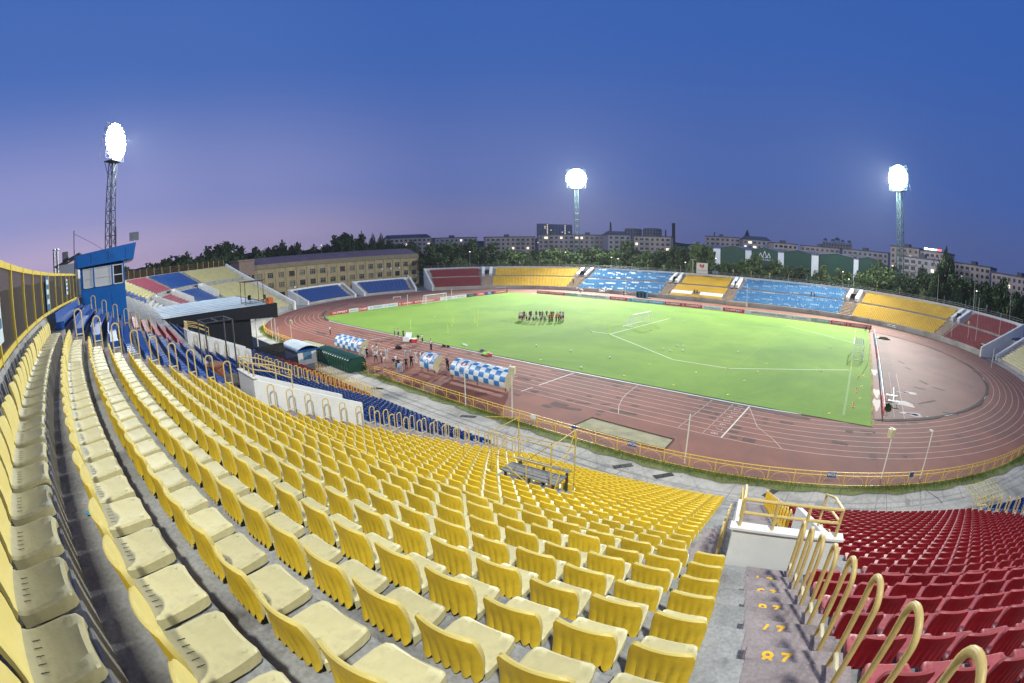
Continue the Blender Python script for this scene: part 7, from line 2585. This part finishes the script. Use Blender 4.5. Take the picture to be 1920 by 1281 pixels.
def crown_mesh(seed, shape, m_):
    """Unit crown: radius about 1, height about 1 (scaled by the tree). Leaf clumps spread through the volume."""
    r = np.random.RandomState(seed)
    cl = []
    while len(cl) < 46:
        p = r.uniform(-1, 1, 3)
        n = np.linalg.norm(p)
        if n > 1 or n < .35:
            continue
        if shape == 'round' and p[2] < -.75:
            continue
        cl.append(p * (0.80 + .22 * r.uniform()))
    V, Fq = [], []
    for c in cl:
        R = r.uniform(.20, .36)
        k = 74
        dv = r.normal(0, 1, (k, 3))
        dv /= np.linalg.norm(dv, axis=1)[:, None]
        pos = c + dv * (R * r.uniform(.45, 1.0, (k, 1)))
        if shape == 'willow':
            pos[:, 2] -= .35 * (np.hypot(pos[:, 0], pos[:, 1])) ** 2 + r.uniform(0, .25, k)
        a = r.normal(0, 1, (k, 3))
        a /= np.linalg.norm(a, axis=1)[:, None]
        nn = dv + .7 * r.normal(0, 1, (k, 3))
        b_ = np.cross(nn, a)
        b_ /= np.linalg.norm(b_, axis=1)[:, None] + 1e-9
        s = r.uniform(.045, .085, (k, 1))
        ln = 2.2 if shape == 'willow' else 1.2
        if shape == 'willow':
            a = a * .3 + np.array([0, 0, -1])
        for i in range(k):
            o = len(V)
            V += [pos[i] - a[i] * s[i] * ln, pos[i] + b_[i] * s[i], pos[i] + a[i] * s[i] * ln, pos[i] - b_[i] * s[i]]
            Fq.append((o, o + 1, o + 2, o + 3))
    V = np.array(V)
    if shape == 'poplar':
        t = (V[:, 2] + 1) / 2
        w = np.clip(np.sin(np.clip(t, 0, 1) * PI * .92 + .12), .08, 1) ** .8
        V[:, 0] *= w
        V[:, 1] *= w
    return np_mesh('crown', V, np.array(Fq), m_)


CROWNS = {}
for i in range(4):
    for j, m_ in enumerate(LEAF):
        CROWNS[('round', i, j)] = crown_mesh(10 + i, 'round', m_)
CROWNS[('willow', 0, 2)] = crown_mesh(31, 'willow', LEAF[2])
CROWNS[('poplar', 0, 0)] = crown_mesh(41, 'poplar', LEAF[0])
CROWNS[('poplar', 0, 1)] = crown_mesh(42, 'poplar', LEAF[1])
tb2 = MB()
tb2.path([(0, 0, 0), (.02, .01, .25), (-.01, .02, .5), (.01, 0, .75)], [.035, .028, .02, .008], 7)
for a in range(5):
    t = a * 1.3
    tb2.path([(0, 0, .32 + .05 * a), (.16 * math.cos(t), .16 * math.sin(t), .52 + .05 * a), (.26 * math.cos(t), .26 * math.sin(t), .70 + .04 * a)], [.016, .011, .004], 5)
TRUNK = tb2.mesh('trunk', BARK, True)
trr = random.Random(77)
TREE_N = [0]


def tree(x, y, h, w, shape, tone, lab, grp=None):
    z = hill(x, y)
    o = thing('leafy_tree' if shape != 'poplar' else 'poplar_tree', lab, 'tree', (x, y, z), trr.uniform(0, 6), grp)
    var = (shape, trr.randrange(4) if shape == 'round' else 0, tone)
    c = link('crown', CROWNS[var], o, (0, 0, h * .56))
    c.scale = (w, w * trr.uniform(.85, 1.1), h * .46)
    t = link('trunk', TRUNK, o)
    t.scale = (h, h, h)
    return o


# belt of trees behind the far stand: bearing, distance, elevation of the top, crown half-width, tone
def belt(az, d, el, w, tone, shape='round', lab='', grp='trees behind the far stand'):
    x, y = azp(az, d)
    top = CAM[2] + d * math.tan(math.radians(el))
    h = max(5.0, top - hill(x, y))
    return tree(x, y, h, w, shape, tone, lab, grp)


SPEC = [(-51.9, 212, .35, 8.5, 0, 'round', 'broad dark tree right of the school'), (-50.0, 218, .62, 9, 0, 'round', 'tallest dark tree right of the school'), (-47.2, 215, .45, 9, 0, 'round', 'dark tree behind the left yellow block'),
        (-48.6, 203, -1.0, 4.6, 2, 'willow', 'pale willow behind the left yellow block'), (-39.8, 200, -1.0, 5.2, 2, 'willow', 'pale willow left of the left far mast'), (-44.8, 222, .1, 8, 0, 'round', 'dark tree above the left yellow block'),
        (-42.2, 214, -.25, 7.5, 1, 'round', 'bushy tree left of the mast'), (-37.6, 212, -.35, 7, 1, 'round', 'bushy tree just left of the mast foot'), (-35.2, 208, -.45, 7, 1, 'round', 'bushy tree just right of the mast foot'),
        (-33.0, 214, -.1, 7, 0, 'round', 'dark tree right of the mast foot'), (-30.6, 206, -.3, 6.5, 1, 'round', 'tree behind the right end of the left blue block'), (-28.6, 222, .75, 5.0, 0, 'round', 'tall dark tree below the round towers'),
        (-26.4, 204, -.7, 6.5, 1, 'round', 'low tree below the chimney'), (-24.2, 210, -.2, 6.5, 0, 'round', 'dark tree left of the large green tree'), (-19.6, 176, .75, 6.3, 2, 'round', 'large bright green tree beside the emblem sign'),
        (-22.4, 200, .35, 6, 0, 'round', 'dark tree behind the large green tree'), (-17.0, 186, -1.2, 5, 1, 'round', 'low bush right of the large green tree'), (-13.2, 178, -.55, 7.0, 1, 'round', 'broad green tree before the logo gable'),
        (-10.4, 176, -1.0, 6.2, 1, 'round', 'green tree right of the logo gable'), (-7.6, 184, -1.1, 6, 0, 'round', 'dark tree before the third gable'), (-4.4, 172, -.95, 4.6, 2, 'round', 'lighter tree between the third and fourth gables'),
        (-1.8, 178, -1.1, 6, 1, 'round', 'bushy tree before the fourth gable'), (1.0, 172, -.75, 6.0, 1, 'round', 'tree at the right end of the green hall'), (3.6, 176, -.35, 6.5, 1, 'round', 'tree at the foot of the right far mast'),
        (6.2, 168, -.75, 6, 0, 'round', 'dark tree right of the right far mast'), (2.4, 190, .35, 4.5, 0, 'round', 'tall narrow tree left of the right mast'), (8.6, 182, .35, 5, 0, 'round', 'dark tree before the nearer apartment block'),
        (11.35, 168, 2.95, 3.2, 0, 'poplar', 'tall poplar standing above the right end of the far stand'), (10.2, 160, .2, 4.5, 0, 'round', 'dark tree at the foot of the poplar, left'), (12.6, 162, .1, 4.6, 0, 'round', 'dark tree at the foot of the poplar, right'),
        (14.6, 166, -.15, 5.6, 0, 'round', 'dark tree right of the poplar'), (16.8, 160, -.5, 5.6, 0, 'round', 'dark tree behind the right maroon seats'), (19.0, 158, .0, 5.6, 0, 'round', 'dark tree near the right edge'), (21.2, 150, -1.0, 5.4, 0, 'round', 'low dark tree at the right edge'),
        (8.9, 150, -1.6, 3.2, 2, 'round', 'small light green tree below the poplar'), (23.2, 150, -.9, 5.5, 0, 'round', 'dark tree just inside the right edge')]
for az, d, el, w, tn, sh, lab in SPEC:
    belt(az, d, el, w, tn, sh, lab)
# second line filling the belt
k = 0
for az in np.arange(-54, 25, 1.75):
    if -58 < az < -52.5:
        continue
    d = trr.uniform(226, 262)
    k += 1
    belt(az + trr.uniform(-.5, .5), d, trr.uniform(-.75, -.15) if az < -6 else trr.uniform(-.5, .15), trr.uniform(6.5, 9.5), trr.choice([0, 0, 1]), 'round', 'dark tree in the rear line behind the far stand, %s from the left' % nth(k), 'rear trees behind the far stand')
k = 0
for az in np.arange(-47, 22, 2.1):
    k += 1
    s_ = trr.uniform(168, 190) if az > -25 else trr.uniform(190, 206)
    belt(az + trr.uniform(-.6, .6), s_, trr.uniform(-2.1, -1.5), trr.uniform(3.6, 5.2), trr.choice([0, 1, 1, 2]), 'round', 'low bushy tree close behind the far stand, %s from the left' % nth(k), 'bushes behind the far stand')
# trees behind the left wing and the school
LT = [(-85.6, 235, .75, 10, 'dark tree next to the booth on the left skyline'), (-83.6, 225, 1.35, 10.5, 'dark tree on the left skyline, second from the booth'), (-81.2, 230, 1.45, 10, 'dark tree with twin tops on the left skyline'), (-79.6, 226, 1.1, 8, 'lower dark tree left of the big round one'),
      (-77.6, 228, 2.25, 10.5, 'big round tree above the left wing'), (-75.2, 235, 1.2, 8, 'dark tree right of the big round one'), (-73.0, 262, 1.2, 7.5, 'dark tree left of the school roof'), (-70.6, 262, 1.75, 8.5, 'tree rising behind the left part of the school roof'),
      (-68.6, 270, 1.35, 7, 'low tree behind the school roof, left'), (-66.6, 272, 1.0, 8, 'low tree behind the school roof, middle'), (-64.2, 275, 1.05, 7, 'low tree behind the school roof, right of the middle'), (-62.6, 266, 2.25, 8.5, 'large tree behind the school roof, left half'),
      (-61.0, 268, 2.15, 8.0, 'large tree behind the school roof, right half'), (-59.0, 270, 2.1, 3.6, 'narrow tree behind the school, left of a pair'), (-58.0, 272, 2.1, 3.4, 'narrow tree behind the school, right of a pair'), (-56.6, 275, 1.1, 7, 'low tree behind the right end of the school'),
      (-54.4, 265, .9, 7, 'tree between the school and the far apartment block')]
for az, d, el, w, lab in LT:
    belt(az, d, el, w, 0, 'poplar' if w < 4 else 'round', lab, 'trees on the left skyline')
k = 0
for az in np.arange(-90, -72, 1.6):
    k += 1
    belt(az, trr.uniform(190, 215), trr.uniform(.1, .6), trr.uniform(7, 9), 0, 'round', 'dark tree behind the left wing fence, %s from the left' % nth(k), 'trees behind the left wing')
# bare looking trees outside the net fence near the camera
for k, (s, u) in enumerate(((40, 33), (34, 36), (27, 35), (21, 38))):
    x, y = P(s, u)
    tree(x, y, 15.2 + .5 * (k % 2), 3.0, 'round', 0, 'tree crown seen through the brown net fence, %s from the camera' % nth(k + 1), 'trees outside the net fence')
# street lamps and lights among the trees
LWH = ['behind the left yellow block', 'right of the left far mast', 'behind the left blue block, left of a pair', 'behind the left blue block, right of a pair', 'left of the large green tree', 'beside the large green tree', 'before the fourth gable', 'behind the school roof', 'right of the poplar, left of a pair', 'right of the poplar, right of a pair', 'low behind the right blue block', 'behind the right maroon seats']
LG = emit('street_lamp_glow', (1.0, 0.93, 0.8), 3.0)
for k, (az, d, el) in enumerate(((-47.4, 196, -.55), (-36.0, 200, -.7), (-30.5, 196, -1.25), (-29.7, 196, -1.4), (-21.6, 180, -1.55), (-17.9, 182, -.9), (-2.1, 165, -1.25), (-65.2, 250, 1.05), (12.0, 215, .1), (13.4, 215, 0), (-1.3, 165, -2.0), (15.5, 148, -1.3))):
    x, y = azp(az, d)
    h = CAM[2] + d * math.tan(math.radians(el)) - hill(x, y)
    o = thing('street_lamp', 'small lit street lamp among the trees ' + LWH[k], 'street lamp', (x, y, hill(x, y)), 0, 'street lamps among the trees')
    MB().tube((0, 0, 0), (0, 0, h), .08, 5).build('pole', STEEL, o)
    MB().rbox((0, 0, h + .1), (.36, .36, .2)).build('lamp_head', LG, o)


# ================================================================== HAZE ADDED FOR LAMP GLOW
hzm = bpy.data.materials.new('lamp_glow_haze')
hzm.use_nodes = True
hn = hzm.node_tree
hn.nodes.clear()
h_out = hn.nodes.new('ShaderNodeOutputMaterial')
h_vol = hn.nodes.new('ShaderNodeVolumePrincipled')
h_vol.inputs['Color'].default_value = (0.86, 0.90, 1.0, 1)
h_vol.inputs['Density'].default_value = HAZE
h_vol.inputs['Anisotropy'].default_value = 0.25
hn.links.new(h_vol.outputs[0], h_out.inputs['Volume'])
MB().box(-2700, 2700, -2700, 2700, -8.0, 110.0).build('haze', hzm, None, kind='stuff', label='thin haze added over the whole ground for a glow round the lamps', cat='haze')
SC.cycles.volume_bounces = 0
